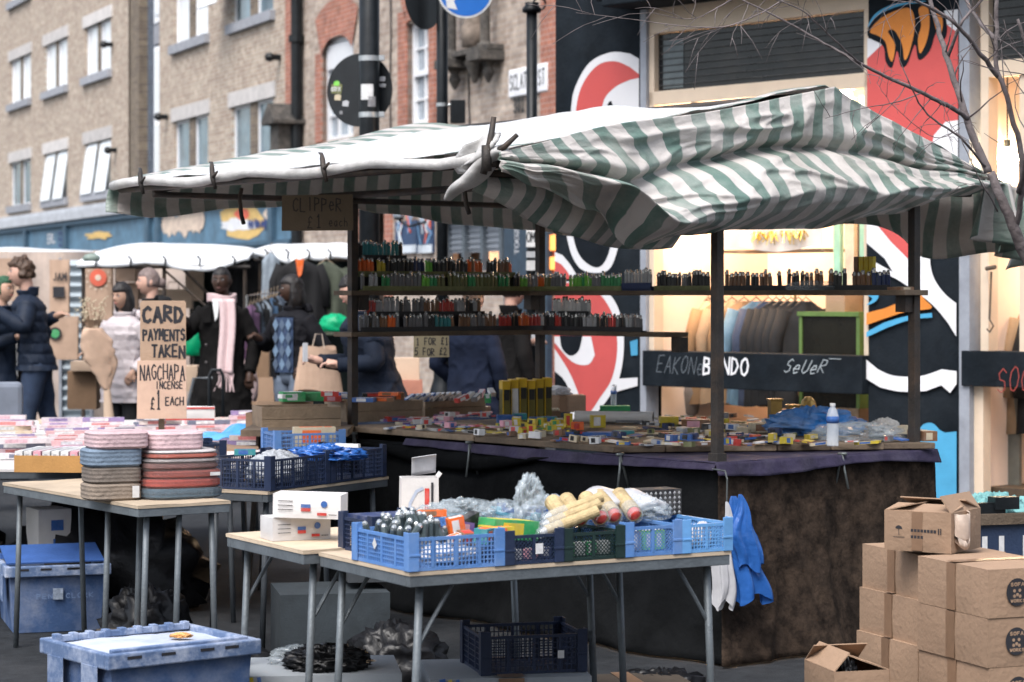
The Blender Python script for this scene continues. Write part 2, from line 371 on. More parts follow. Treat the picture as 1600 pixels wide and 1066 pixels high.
# the shopfront band at street level
bluep = mat('blue_shop_paint', (.10, .2, .29), .55, .25, 5, dirt=(.05, .07, .09), dirt_amt=.6, dscale=1.8)
blued = mat('dark_blue_paint', (.05, .1, .15), .55, .2, 5)
zc = 3.30
mb = MB(); mb.box(xL, -.22, zc, xR, .3, zc + .2); mb.box(xL, -.15, zc + .2, xR, .3, zc + .3); mb.build('cornice', mat('grey_cornice', (.42, .44, .47), .8, .15, 4, dirt=(.2, .2, .22)), blk)
mb = MB(); mb.box(xL, -.06, 0, xR, .3, zc); mb.build('fascia', bluep, blk)
mb = MB(); mb.box(xL, -.16, 3.18, xR, -.07, zc - .003, 0); mb.box(xL, -.12, 2.42, xR, -.07, 2.5)
for px in (47, 110, 240, 255, 434): s_ = BW.s(px); mb.box(s_ - .12, -.16, 0, s_ + .12, -.063, 3.18)
mb.build('fascia_frame', blued, blk)
# paintings on the fascia
cream = mat('cream_paint', (.62, .5, .4), .7, .2, 7, dirt=(.3, .22, .2), dirt_amt=.5)
coral = mat('coral_paint', (.62, .12, .07), .6, .1); yellowp = mat('yellow_paint', (.62, .42, .15), .6, .15)
whitep = mat('white_paint', (.7, .7, .72), .6, .1, 6, dirt=(.4, .4, .42)); inkblue = mat('ink_blue_paint', (.03, .05, .16), .6, .1)
mb = MB(); f = lambda x, z, y=-.07: (x, y, z)
def blob(mb, W, cx, cy, rx, ry, y, m, n=14, j=.12, seed=3, off=0.):
    r = random.Random(seed); pts = []
    for i in range(n):
        a = 2 * math.pi * i / n; k = 1 + r.uniform(-j, j); pts.append(W.p(cx + rx * math.cos(a) * k, cy + ry * math.sin(a) * k, off))
    mb.add([(p[0], y, p[1]) for p in pts], [list(range(n))[::-1]], m)
for i in range(9): blob(mb, BW, 262 + i * 6.5, 352 - i * .8, 5, 15 + (i % 3) * 3, -.066 - .001 * i, 0, 8, .3, i)
blob(mb, BW, 318, 343, 9, 17, -.08, 0, 12, .15, 31)
blob(mb, BW, 385, 345, 34, 26, -.068, 2, 14, .2, 5); blob(mb, BW, 384, 335, 12, 9, -.075, 1)
blob(mb, BW, 378, 352, 26, 10, -.072, 3, 16, .3, 6)
for i in range(6): blob(mb, BW, 396 + i * 5, 350, 2.4, 8, -.08 - .001 * i, 4, 6, .3, i)
blob(mb, BW, 425, 335, 8, 9, -.07, 0)
blob(mb, BW, 160, 368, 22, 6, -.08, 2, 16, .35, 9)
x_, z_ = BW.p(75, 380, -.07); write(mb, 'ERL', x_, z_, .22, .3, .04, -.08, 3, seed=4); x_, z_ = BW.p(92, 384, -.07); write(mb, 'EPL', x_, z_, .3, .34, .05, -.08, 4, seed=5)
mb.build('painted_signage', [cream, coral, yellowp, whitep, inkblue], blk)
for px, py in ((182, 235), (262, 183), (176, 70), (438, 90)):
    x_, z_ = BW.p(px, py); mb = MB(); mb.box(x_ - .04, -.16, z_ - .05, x_ + .04, 0, z_ + .05); mb.ball((x_, -.2, z_), .09, 8); mb.build('outdoor_lamp', black_iron, blk, smooth=False)
# drainpipe
mb = MB(); x_ = BW.s(465, -.1); mb.tube([(x_, -.12, 0), (x_, -.12, 12)], .1, 10)
for z in (4.5, 5.9, 8, 10): mb.tube([(x_, -.12, z - .06), (x_, -.12, z + .06)], .14, 10)
mb.build('drainpipe', black_iron, blk)
mb = MB(); mb.box(BW.s(448), -.03, 3.6, BW.s(470), .05, 12); mb.build('brick_quoin', brickred, blk)
# ---- pedestal on the party wall
x_, z_ = BW.p(441, 200, -.3)
pd = thing('stone_pedestal', 'weathered stone bracket with a small gabled cap beside the drainpipe', 'stonework', BW.w(x_, z_ - .9, -.25), BW.a)
mb = MB(); mb.box(-.22, -.2, .3, .22, .25, .95); mb.box(-.3, -.27, .2, .3, .25, .3); mb.prism([(-.36, .95), (.36, .95), (.36, 1.02), (0, 1.32), (-.36, 1.02)], -.32, .25); mb.build('bracket', sootm, pd, bevel=.015)

# ---- the older building
old = pivot('old_brick_building', 'older stock brick building with red brick window arches and a carved niche', 'building', BW)
xo, xe = BW.s(472), BW.s(868) + .3
ax0, ax1 = BW.s(504, .0), BW.s(552); az1 = BW.z(504, 64); az0 = BW.z(504, 222)
sx0, sx1 = BW.s(637), BW.s(672); sz1 = BW.z(637, 38); sz0 = BW.z(637, 197)
gx0, gx1 = BW.s(696), BW.s(812); gz1 = BW.z(700, 342); gz0 = BW.z(700, 425)
dx0, dx1 = BW.s(560), BW.s(603); dz1 = BW.z(585, 325)
hl = [(ax0, ax1, az0, az1), (sx0, sx1, sz0, sz1), (gx0, gx1, gz0, gz1), (dx0, dx1, 0.02, dz1)]
ux = BW.s(430), BW.s(500)
mb = MB(); holes_wall(mb, xo, xe, 0, 12, hl, .2); mb.box(xo, .6, 0, xe, 9, 11.9); mb.build('wall', brick2, old)
def arch(mb, x0, x1, zs, rise, th, y, m, n=10):
    for i in range(n):
        t0, t1 = i / n, (i + 1) / n; zz = lambda t: zs + rise * (1 - abs(2 * t - 1) ** 3)
        xx = lambda t, e: x0 - e + (x1 - x0 + 2 * e) * t
        mb.add([(xx(t0, 0), y, zz(t0)), (xx(t1, 0), y, zz(t1)), (xx(t1, .3), y, zs + rise * (1 - abs(2 * t1 - 1) ** 2.4) + th), (xx(t0, .3), y, zs + rise * (1 - abs(2 * t0 - 1) ** 2.4) + th)], [(0, 1, 2, 3)], m)
mb = MB(); arch(mb, ax0, ax1, az1 - .25, .25, .62, -.03, 0); arch(mb, sx0, sx1, sz1, .05, .5, -.03, 0); arch(mb, dx0, dx1, dz1 - .1, .3, .4, -.03, 0)
for (p, q, z0, z1) in ((ax0 - .3, ax0, az0, az1 - .2), (sx0 - .35, sx0, sz0 - .3, sz1 + .2), (sx1, sx1 + .25, sz0 - .3, sz1 + .2), (dx0 - .3, dx0, 0, dz1), (dx1, dx1 + .3, 0, dz1)): mb.box(p, -.03, z0, q, .1, z1)
mb.box(BW.s(848), -.035, 0, xe, .1, 11.9)
mb.build('red_brick_dressing', brickred, old)
def sash(x0, x1, z0, z1, nx, nz, name, arched=False, pm=glassgrey):
    mb = MB(); t = .07
    mb.box(x0, .08, z0, x0 + t, .19, z1); mb.box(x1 - t, .08, z0, x1, .19, z1); mb.box(x0 + t, .08, z0, x1 - t, .19, z0 + t); mb.box(x0 + t, .08, z1 - t, x1 - t, .19, z1)
    mb.box(x0 + t, .07, (z0 + z1) / 2 - .04, x1 - t, .17, (z0 + z1) / 2 + .04)
    for i in range(1, nx): xx = x0 + (x1 - x0) * i / nx; mb.box(xx - .018, .1, z0 + t, xx + .018, .17, z1 - t)
    for i in range(1, nz):
        zz = z0 + (z1 - z0) * i / nz
        if abs(zz - (z0 + z1) / 2) > .1: mb.box(x0 + t, .11, zz - .015, x1 - t, .165, zz + .015)
    if arched: mb.box(x0 + t, .05, z1 - .5, x1 - t, .15, z1 - .1)
    fr = mb.build(name, whitefr, old)
    mb = MB(); mb.box(x0 + t, .15, z0 + t, x1 - t, .16, z1 - t); mb.build('pane', pm, fr)
sash(ax0, ax1, az0, az1, 3, 4, 'arched_window', True); sash(sx0, sx1, sz0, sz1, 2, 4, 'sash_window')
# shop window under it
lit = emis('lit_shop_interior', (1.0, .62, .36), 1.1)
slatm = mat('roller_blind', (.2, .22, .25), .5, .1, 4)
mb = MB(); mb.box(gx0, .6, gz0, gx1, .62, gz0 + (gz1 - gz0) * .7); mb.build('lit_window', lit, old)
mb = MB(); mb.box(gx0, .08, gz1 - .5, gx1, .12, gz1)
for i in range(6): mb.box(gx0, .06, gz1 - .08 * i - .05, gx1, .08, gz1 - .08 * i - .02)
mb.build('roller_blind', slatm, old)
mb = MB()
for i in range(5): xx = gx0 + (gx1 - gx0) * i / 4; mb.box(xx - .05, .0, gz0, xx + .05, .1, gz1)
mb.box(gx0, -.1, gz1, gx1 + .4, .0, gz1 + .3); mb.build('shopfront_frame', mat('slate_paint', (.09, .11, .13), .5, .2), old)
for i in range(3):
    xx = gx0 + (gx1 - gx0) * (.36 + .2 * i); mb = MB(); mb.box(xx, .5, gz0 + .2, xx + .35, .55, gz0 + .75); mb.build('display_board', mat('orange_board', (.5, .2, .06), .6), old)
# posters
pst = mat('poster_blue', (.03, .06, .13), .5, .5, 20); px_ = [(622, 347, 655, 395), (658, 345, 680, 395)]
for i, (a, b, c, d) in enumerate(px_):
    mb = MB(); x0, z1 = BW.p(a, b); x1, z0 = BW.p(c, d); mb.box(x0, -.05, z0, x1, -.01, z1, 0)
    for k in range(9):
        r = random.Random(k + 20 * i); cx = r.uniform(x0 + .1, x1 - .1); cz = r.uniform(z0 + .1, z1 - .1)
        stroke(mb, [(cx + r.uniform(-.1, .1), cz), (cx + r.uniform(-.1, .1), cz + .15), (cx + r.uniform(-.15, .15), cz + .28)], .05, -.055 - .002 * k, 1 + k % 3)
    mb.box(x0, -.055, z0, x1, -.05, z0 + .12, 2)
    mb.build('shop_poster', [pst, coral, mat('light_poster', (.6, .65, .7), .5), mat('pale_blue_poster', (.15, .3, .5), .5)], old)
# gas style lantern
x_, z_ = BW.p(618, 312, -.5)
ln = thing('wall_lantern', 'black iron wall lantern beside the red brick doorway', 'lantern', BW.w(x_, z_ - .3, -.45), BW.a)
mb = MB(); mb.lathe([(.07, 0), (.13, .32), (.14, .33), (.03, .45), (.02, .5)], 6); mb.tube([(0, 0, .0), (.1, .12, -.1), (.1, .42, -.02)], .02, 6); mb.build('lantern_body', black_iron, ln)
mb = MB(); mb.lathe([(.085, .04), (.125, .3)], 6); mb.build('lantern_glass', glassgrey, ln)
# orange lit panes at the corner
for i, (y0, y1) in enumerate(((368, 391), (402, 421), (432, 448))):
    x0, z1 = BW.p(849, y0, -.1); x1, z0 = BW.p(866, y1, -.1); mb = MB(); mb.box(x0, -.08, z0, x1, -.04, z1); mb.build('lit_pane', emis('orange_glow', (1., .36, .08), .9), old)
mb = MB(); mb.box(BW.s(800), -.12, 0, BW.s(868), -.045, BW.z(830, 300)); mb.build('corner_boarding', mat('navy_board', (.025, .045, .07), .5, .3), old)
mb = MB(); x_, z_ = BW.p(806, 395, -.13)
for i, ch in enumerate('TOOZH'):   # written down the boarding
    X0, Z0 = BW.p(804, 398 - i * 10.5, -.13)
    for st in GL[ch]: stroke(mb, [(X0 + (1 - pz) * .12 - .0, Z0 + pxx * .08) for pxx, pz in st], .015, -.125)
mb.build('graffiti_lettering', whitep, old)
# arched niche with columns
x0, z0 = BW.p(718, 132); x1, z1 = BW.p(788, 0)
nc = thing('carved_niche', 'soot blackened carved stone niche with little columns on the old brick wall', 'stonework', BW.w(x0, z0 - .1, 0), BW.a)
wd_ = x1 - x0; mb = MB()
for xx in (.18, wd_ - .2):
    mb.lathe([(.12, .45), (.12, .52), (.07, .56), (.065, 1.5), (.11, 1.56), (.12, 1.64)], 10, c=(xx, -.2, 0))
    mb.lathe([(.02, .0), (.09, .14), (.06, .22), (.15, .38), (.17, .45)], 10, c=(xx, -.15, 0))
mb.box(-.05, -.38, .3, .42, 0, .43); mb.box(wd_ - .46, -.38, .3, wd_ + .02, 0, .43); mb.box(0, -.26, .44, wd_ * 1., 0, .52)
mb.lathe([(.03, .05), (.1, .2), (.16, .34)], 8, c=(wd_ / 2, -.1, 0)); mb.box(-.1, -.35, 1.6, wd_ + .05, 0, 1.85); mb.box(-.02, -.3, 1.85, wd_, 0, 2.4)
mb.build('niche_frame', sootm, nc, bevel=.01)
mb = MB(); mb.lathe([(.18, .55), (.2, .8), (.13, .95), (.16, 1.1), (.12, 1.22), (.06, 1.28)], 12, c=(wd_ / 2, -.1, 0)); mb.ball((wd_ / 2, -.12, 1.38), (.1, .1, .13)); mb.build('carved_figure', mat('worn_stone', (.2, .16, .13), .9, .4, 10), nc, smooth=True)
# street name
x0, z0 = BW.p(796, 147, -.03); x1, z1 = BW.p(848, 122, -.03); hh = .38
sg = thing('street_name_plate', 'white street name plate reading SCLATER ST behind the thin black post', 'sign', BW.w(x0, z0 - .06, -.03), BW.a)
mb = MB(); mb.box(0, -.02, 0, 1.25, .02, hh); mb.build('plate', whitep, sg, bevel=.03)
mb = MB(); write(mb, 'SCLATER ST', .07, .1, .2, .115, .022, -.025, cw=.08, jit=.0); mb.build('lettering', black_iron, sg)
x0, z0 = BW.p(803, 176, -.03); mb = MB(); write(mb, '301', 0, 0, .18, .13, .04, 0., cw=.09, jit=0.)
tag(mb.build('number_plate', black_iron, loc=BW.w(x0, z0, -.035), rot=(0, 0, BW.a)), 'dark house number plate under the street name plate', 'number')

# ================================================================ the painted shop
SW = Wall(1.69, 16.0, math.atan2(-.737, .676))
blackwall = mat('black_wall_paint', (.0075, .011, .015), .75, .35, 5, spec=.1, dirt=(.035, .042, .05), dirt_amt=.35, dscale=1.7, bump=.3, fine=40)
shp = pivot('mural_shop', 'black painted shop with a big red white and orange mural and lit windows', 'building', SW)
S = SW.s
x0, x1 = S(868), S(1000); px0, px1 = S(1357), S(1500); xend = S(1600) + 4
zb = .0; ztop = 6.5
mb = MB(); mb.box(x0, 0, 0, x1, 6, ztop); mb.box(px0, -.0, 0, px1, .6, ztop); mb.box(x1, .02, 3.62, px0, 1, ztop); mb.box(px1, .02, 3.62, xend, 1, ztop)
mb.box(x1, 3.0, 0, xend, 3.2, ztop); mb.build('wall', blackwall, shp)
red = mat('mural_red', (.52, .08, .075), .6, .1, 5, dirt=(.35, .05, .04), dirt_amt=.4); white = mat('mural_white', (.68, .68, .7), .6, .06, 5, dirt=(.4, .38, .38), dirt_amt=.35)
orange = mat('mural_orange', (.6, .2, .03), .6, .1, 5); blue = mat('mural_blue', (.06, .3, .5), .6, .1, 5); pblack = mat('mural_black', (.008, .011, .015), .75, .3, 5, spec=.1)
MM = [red, white, orange, blue, pblack]; lay = [0]
def paint(mb, m, pts, off=0.):
    lay[0] += 1; y = -.004 - .0006 * lay[0]
    q = [SW.p(a, b) for a, b in pts]
    bm_ = [(p[0], y, p[1]) for p in q]
    from mathutils.geometry import tessellate_polygon
    tr = tessellate_polygon([[Vector((p[0], p[2], 0)) for p in bm_]])
    mb.add(bm_, [tuple(t) for t in tr], m)
def spline(pts, n=5, closed=True):
    out = []; N = len(pts)
    for i in range(N if closed else N - 1):
        p0, p1, p2, p3 = (pts[(i + k - 1) % N] if closed else pts[min(max(i + k - 1, 0), N - 1)] for k in range(4))
        for j in range(n):
            t = j / n; out.append(tuple(.5 * (2 * p1[k] + (p2[k] - p0[k]) * t + (2 * p0[k] - 5 * p1[k] + 4 * p2[k] - p3[k]) * t * t + (3 * p1[k] - p0[k] - 3 * p2[k] + p3[k]) * t ** 3) for k in (0, 1)))
    if not closed: out.append(pts[-1])
    return out
def ring(mb, m, pts, wd, closed=False):
    sp = spline(pts, 5, closed); lay[0] += 1; y = -.004 - .0006 * lay[0]
    q = [SW.p(a, b) for a, b in sp]; w_ = wd * SW.z(pts[0][0], 461) - wd * SW.z(pts[0][0], 462)
    vs = []; n = len(q)
    for i in range(n):
        a = q[max(i - 1, 0)]; b = q[min(i + 1, n - 1)]; d = Vector((b[0] - a[0], b[1] - a[1])).normalized(); nn = Vector((-d.y, d.x)) * w_ / 2
        vs += [(q[i][0] - nn.x, y, q[i][1] - nn.y), (q[i][0] + nn.x, y, q[i][1] + nn.y)]
    mb.add(vs, [(2 * i, 2 * i + 2, 2 * i + 3, 2 * i + 1) for i in range(n - 1)], m)
mb = MB()
paint(mb, 1, spline([(890, 240), (893, 170), (900, 135), (922, 98), (955, 82), (985, 84)], 5, False) + [(999, 92), (999, 240)])
paint(mb, 0, spline([(899, 240), (901, 170), (912, 130), (935, 102), (962, 96), (985, 105)], 5, False) + [(999, 116), (999, 122)] + spline([(985, 125), (960, 138), (942, 165), (938, 240)], 5, False))
paint(mb, 4, spline([(950, 240), (948, 175), (955, 158), (962, 172), (985, 200), (990, 240)], 5, False))
paint(mb, 1, spline([(881, 330), (887, 372), (897, 405), (915, 424), (948, 424), (963, 400), (974, 350)], 5, False) + [(974, 330)])
paint(mb, 4, spline([(891, 330), (897, 372), (907, 400), (925, 416), (940, 416), (952, 396), (963, 350)], 5, False) + [(963, 330)])
paint(mb, 1, [(868, 394)] + spline([(880, 399), (893, 415), (905, 436)], 5, False) + [(868, 436)])
paint(mb, 0, [(868, 408)] + spline([(878, 413), (888, 425), (893, 436)], 5, False) + [(868, 436)])
paint(mb, 1, [(868, 440)] + spline([(930, 440), (958, 465), (973, 500), (976, 545), (969, 590), (950, 625), (925, 655)], 5, False) + [(868, 655), (868, 600)])
paint(mb, 0, [(868, 440)] + spline([(925, 446), (947, 470), (961, 500), (966, 545), (958, 590), (940, 620), (916, 650), (905, 615), (890, 580), (868, 545)], 5, False))
paint(mb, 4, [(868, 580)] + spline([(880, 590), (890, 610), (893, 655)], 5, False) + [(868, 655)])
paint(mb, 1, [(868, 526), (925, 526)] + spline([(931, 555), (920, 570), (895, 565), (868, 535)], 5, False))
paint(mb, 4, spline([(876, 524), (880, 545), (893, 556), (906, 548), (912, 524)], 5, False))
paint(mb, 3, [(986, 534), (998, 530), (998, 555), (988, 556)]); paint(mb, 1, [(965, 592), (998, 590), (998, 603), (965, 612)])
mb.build('mural', MM, shp); mb = MB()
# pillar
paint(mb, 1, [(1357, 60), (1375, 64), (1385, 72), (1357, 96)]); paint(mb, 1, [(1470, 18), (1499, 15), (1499, 60), (1475, 40)])
paint(mb, 0, [(1357, 92), (1382, 68), (1420, 55), (1478, 36), (1499, 52), (1499, 188), (1479, 192), (1461, 212), (1357, 164)])
paint(mb, 1, [(1461, 212), (1479, 191), (1499, 188), (1499, 330), (1440, 330)]); paint(mb, 0, [(1357, 164), (1461, 212), (1445, 330), (1357, 330)])
paint(mb, 3, spline([(1358, 42), (1370, 22), (1395, 8), (1420, 4), (1450, 2), (1418, 10), (1385, 24), (1368, 36)]))
paint(mb, 4, spline([(1358, 56), (1368, 30), (1395, 14), (1430, 6), (1470, 8), (1482, 40), (1478, 62), (1466, 50), (1455, 80), (1438, 94), (1432, 70), (1420, 100), (1410, 104), (1404, 80), (1396, 106), (1386, 96), (1382, 72)]))
paint(mb, 2, spline([(1362, 50), (1375, 32), (1400, 18), (1425, 14), (1432, 40), (1424, 80), (1416, 94), (1412, 70), (1400, 48), (1390, 50), (1401, 70), (1397, 96), (1391, 88), (1386, 66), (1374, 56)]))
paint(mb, 2, spline([(1438, 14), (1452, 12), (1455, 40), (1450, 66), (1440, 84), (1437, 60), (1442, 40)])); paint(mb, 2, spline([(1460, 12), (1472, 20), (1476, 40), (1470, 56), (1462, 34)]))
paint(mb, 1, [(1357, 338), (1497, 338)] + [(1497, 338)] + spline([(1478, 352), (1464, 370), (1456, 400), (1461, 432), (1478, 458), (1497, 474)], 5, False) + [(1497, 526)] + spline([(1484, 505), (1468, 485), (1450, 468), (1425, 450), (1395, 432), (1357, 420)], 5, False))
paint(mb, 0, [(1362, 338), (1450, 338), (1434, 375), (1424, 407), (1395, 378)]); paint(mb, 4, [(1357, 380), (1385, 404), (1398, 425), (1357, 402)])
paint(mb, 3, spline([(1357, 460), (1370, 457), (1376, 463), (1370, 472), (1357, 477), (1366, 467)]))
paint(mb, 2, [(1357, 489)] + spline([(1385, 482), (1415, 470), (1438, 460), (1450, 470), (1458, 482), (1420, 487), (1385, 498)], 5, False) + [(1357, 508)])
paint(mb, 3, [(1357, 519)] + spline([(1385, 504), (1420, 494), (1459, 489)], 4, False) + spline([(1460, 496), (1425, 500), (1390, 512)], 4, False) + [(1357, 527)])
paint(mb, 1, [(1357, 562)] + spline([(1375, 577), (1400, 587), (1440, 588), (1475, 577)], 5, False) + [(1498, 580), (1498, 600), (1488, 614), (1474, 602)] + spline([(1450, 611), (1410, 612), (1378, 605)], 5, False) + [(1357, 592)])
paint(mb, 3, spline([(1436, 680), (1445, 664), (1460, 661), (1472, 672)], 4, False) + [(1480, 676), (1498, 674), (1498, 790), (1432, 790)])
mb.build('mural', MM, shp)
# returns of the pillar (side of the pillar, real depth)
# window wall
wtrim = mat('cream_window_frame', (.62, .5, .38), .5, .08, 5, bump=.05); greym = mat('grey_upright', (.28, .3, .34), .5, .15)
def shopwindow(a, b, letters):
    wz0 = SW.z(a + 15, 603); wz1 = SW.z(a + 15, 548); X0, X1 = S(a), S(b)
    mb = MB(); mb.box(X0, -.07, wz0, X1, .12, wz1); bd = mb.build('window_board', blackwall, shp, bevel=.006)
    mb = MB()
    for (t, pa, pb, h, adv, wd, mi, sl_) in letters:
        x_, z_ = SW.p(pa, pb, -.07); write(mb, t, x_, z_, h, adv, wd, -.072, mi, jit=.07, seed=len(t), slant=sl_)
    if letters: mb.build('graffiti', [whitep, coral, mat('grey_marker', (.13, .15, .17), .6), mat('pale_marker', (.36, .40, .42), .6), mat('dull_red_marker', (.30, .05, .04), .6)], bd)
    mb = MB(); mb.box(X0 + .06, .0, 0, X1, .1, .22); mb.build('plinth', blackwall, shp)
    return X0, X1, wz0, wz1
X0, X1, wz0, wz1 = shopwindow(1014, 1357, [('EAKONe', 1026, 582, .12, .078, .005, 2, .25), ('BENDO', 1099, 585, .115, .088, .015, 0, .1), ('SeUeR', 1224, 582, .09, .075, .006, 3, .6), ('-', 1296, 572, .12, .18, .004, 3, -.3)])
wtz = 3.02
mb = MB(); t = .05
zt0 = 3.0; zt1 = 3.42
mb.box(X0 - .06, -.03, .0, X0, .1, 3.62); mb.build('upright', greym, shp)
mb = MB(); mb.box(X0, .0, zt0 - .1, X1, .1, zt0); mb.box(X0, .0, zt1, X1, .1, zt1 + .2); mb.box(X0, .0, wz1, X0 + .05, .1, zt1); mb.box(X1 - .04, .0, wz1, X1, .1, zt1)
mb.box(X0 + .05, .01, 2.74, X1 - .04, .07, 2.78); mb.box(X0 + .4, .012, 2.78, X0 + .43, .07, zt0 - .1)
mb.build('window_frame', wtrim, shp, bevel=.004)
dglass = mat('dark_transom_glass', (.010, .012, .015), .15, .5, 4, spec=.35, bump=0, dirt=(.05, .045, .04), dirt_amt=.5, dscale=3)
mb = MB(); mb.box(X0 + .051, .05, zt0 + .002, X1 - .041, .06, zt1 - .002)
tp = mb.build('transom_pane', dglass, shp)
mb = MB()
for i in range(8): z = zt0 + .04 + i * .048; mb.box(X0 + .06, .035, z, X1 - .05, .045, z + .004)
mb.build('security_bars', mat('dull_steel', (.07, .07, .07), .6, .4, metal=.3), tp)
mb = MB(); mb.box(X0 + .1, .045, zt0 + .02, X0 + .3, .049, zt1 - .05); mb.build('transom_pier', mat('grey_green_pane', (.1, .12, .125), .4), tp)
# fascia and its torn posters
SF = -.35
mb = MB(); mb.prism([(S(944, SF) - .0, 3.60), (S(944, SF) - .0, 3.66), (xend, 3.66), (xend, 3.60)], -.38, .0); mb.box(S(975), -.3, 3.66, xend, .0, 4.6); mb.build('fascia', blackwall, shp, bevel=.01)
mb = MB(); fm = mat('old_poster_paper', (.55, .43, .38), .8, .15, 6, dirt=(.25, .2, .2), dirt_amt=.6)
xs0 = S(977, -.3)
mb.prism([(xs0, 3.68), (xs0 + .1, 3.665), (xs0 + .3, 3.7), (xs0 + .45, 3.72), (xs0 + .62, 3.8), (xs0 + .62, 4.55), (xs0, 4.55)], -.306, -.30); pp = mb.build('torn_poster', fm, shp)
mb = MB(); write(mb, 'JVXU', xs0 + .04, 3.74, .3, .13, .022, -.309, cw=.1, seed=3, slant=.2); mb.build('poster_graffiti', blackwall, pp)
mb = MB()
r = random.Random(5)
for i in range(8): xx = xs0 + .7 + i * .11 + r.uniform(-.03, .03); mb.prism([(xx, 3.72), (xx + r.uniform(.03, .08), 3.7), (xx + .1, 3.76 + r.uniform(0, .1)), (xx + .02, 3.8)], -.304, -.30)
mb.build('paper_scraps', mat('scrap_paper', (.4, .4, .43), .8), shp)
# second window
X2, X3, v0, v1 = shopwindow(1512, 1830, [('SOC', 1558, 612, .15, .09, .006, 4, .1)])
mb = MB(); mb.box(X2 - .03, -.05, 0, X2 + .05, .1, 3.62); mb.build('upright', greym, shp)
mb = MB(); mb.box(X2 + .1, .0, v1, X2 + .16, .1, 3.6); mb.box(X2 + .16, .0, 2.9, X3, .1, 3.0); mb.box(X2 + .38, .02, v1, X2 + .42, .08, 2.9)
mb.box(X2 + .05, .0, .22, X2 + .12, .08, v0); mb.build('window_frame', wtrim, shp)
mb = MB(); mb.box(X2 + .16, .05, 3.0, X3, .06, 3.6); t2 = mb.build('transom_pane', dglass, shp)
mb = MB()
for i in range(12): mb.box(X2 + .17, .035, 3.03 + .05 * i, X3, .045, 3.037 + .05 * i)
mb.build('security_bars', MATS['dull_steel'], t2)
# display window interior: cream lined box
lin = mat('cream_lining', (.74, .6, .5), .8, .06, 3, bump=0); flo = mat('shop_floor', (.08, .055, .035), .6, .2)
for (A_, B_, nm) in ((X0 + .001, X1 - .001, 0), (X2 + .06, X3, 1)):
    mb = MB(); mb.add([(A_, 1.3, .05), (B_, 1.3, .05), (B_, 1.3, 3.55), (A_, 1.3, 3.55)], [(0, 1, 2, 3)])
    mb.add([(A_, .13, .05), (A_, 1.3, .05), (A_, 1.3, 3.55), (A_, .13, 3.55)], [(0, 1, 2, 3)]); mb.add([(B_, .13, .05), (B_, 1.3, .05), (B_, 1.3, 3.55), (B_, .13, 3.55)], [(0, 3, 2, 1)])
    mb.add([(A_, .13, 3.55), (A_, 1.3, 3.55), (B_, 1.3, 3.55), (B_, .13, 3.55)], [(0, 1, 2, 3)]); mb.build('window_lining', lin, shp)
    mb = MB(); mb.box(A_, .12, .02, B_, 1.3, .3); mb.build('display_floor', flo, shp)
def lamp(W, x, y, z, e, r=.14, col=(1., .71, .46)):
    L = bpy.data.lights.new('bulb_light', 'POINT'); L.energy = e; L.color = col; L.shadow_soft_size = r
    o = bpy.data.objects.new('bulb_light', L); C.objects.link(o); o.location = W.w(x, z, y); return o
bulbm = emis('bulb_glow', (1., .80, .5), 90.)
def bulb(px, py, off, e, lab, r=.045):
    x_, z_ = SW.p(px, py, off); P = SW.w(x_, z_, off)
    t = thing('light_bulb', lab, 'light bulb', P, SW.a, 'bare warm bulbs in the shop windows')
    mb = MB(); mb.ball((0, 0, 0), (r, r, r * 1.25), 12); mb.build('glass_bulb', bulbm, t, smooth=True)
    mb = MB(); mb.tube([(0, 0, r), (0, 0, r + .06)], .022, 8); mb.tube([(0, 0, r + .06), (0, 0, 3.55 - z_)], .005, 5); mb.build('bulb_holder', black_iron, t)
    lamp(SW, x_, off - .12, z_ - .02, e)
bulb(1574, 250, .3, 3, 'bright bare bulb shining behind the tree trunk', .07)
bulb(1322, 152, .35, 16, 'bare bulb peeping over the ridge of the striped canopy')
bulb(1108, 300, .5, 30, 'bare bulb hidden behind the striped canopy near the brass cabinet')
lamp(SW, S(1060), .6, 2.45, 19); lamp(SW, S(1230), .5, 2.5, 10); lamp(SW, S(1590), .7, 1.7, 7)
mb = MB(); mb.box(S(1165), 1.1, .3, S(1356), 1.16, 2.05); mb.box(S(1110), 1.12, .3, S(1165), 1.16, 1.0); mb.build('shade_backdrop', mat('shade_backdrop', (.03, .022, .016), .8), shp)  # added dark panel that puts deep shadow behind the coats
# cables on the old wall
for i, (pa, pb) in enumerate((((735, -5), (735, 215)), ((612, -5), (618, 240)))):
    a_, b_ = BW.p(*pa), BW.p(*pb); mb = MB(); mb.tube([(a_[0] + .02 * math.sin(k), -.02, a_[1] + (b_[1] - a_[1]) * k / 8) for k in range(9)], .012, 5); mb.build('wall_cable', black_iron, old)
# unseen block added behind the viewer to shut out the low sky
op = thing('sky_blocking_terrace', 'unseen brick block added behind the viewer to hold off low sky', 'building', (0, -10, 0)); mb = MB(); mb.box(-12, -8, 0, 14, 0, 9.5); mb.build('wall', brick2, op)
# pavement in front of the shop
mb = MB(); M_ = Matrix.Translation((SW.o[0], SW.o[1], 0)) @ rotz(SW.a); mb.box(-1.5, -2.3, -.1, 12, .0, .09, 0, M_); tag(mb.build('pavement', paving, bevel=.01), kind='structure')
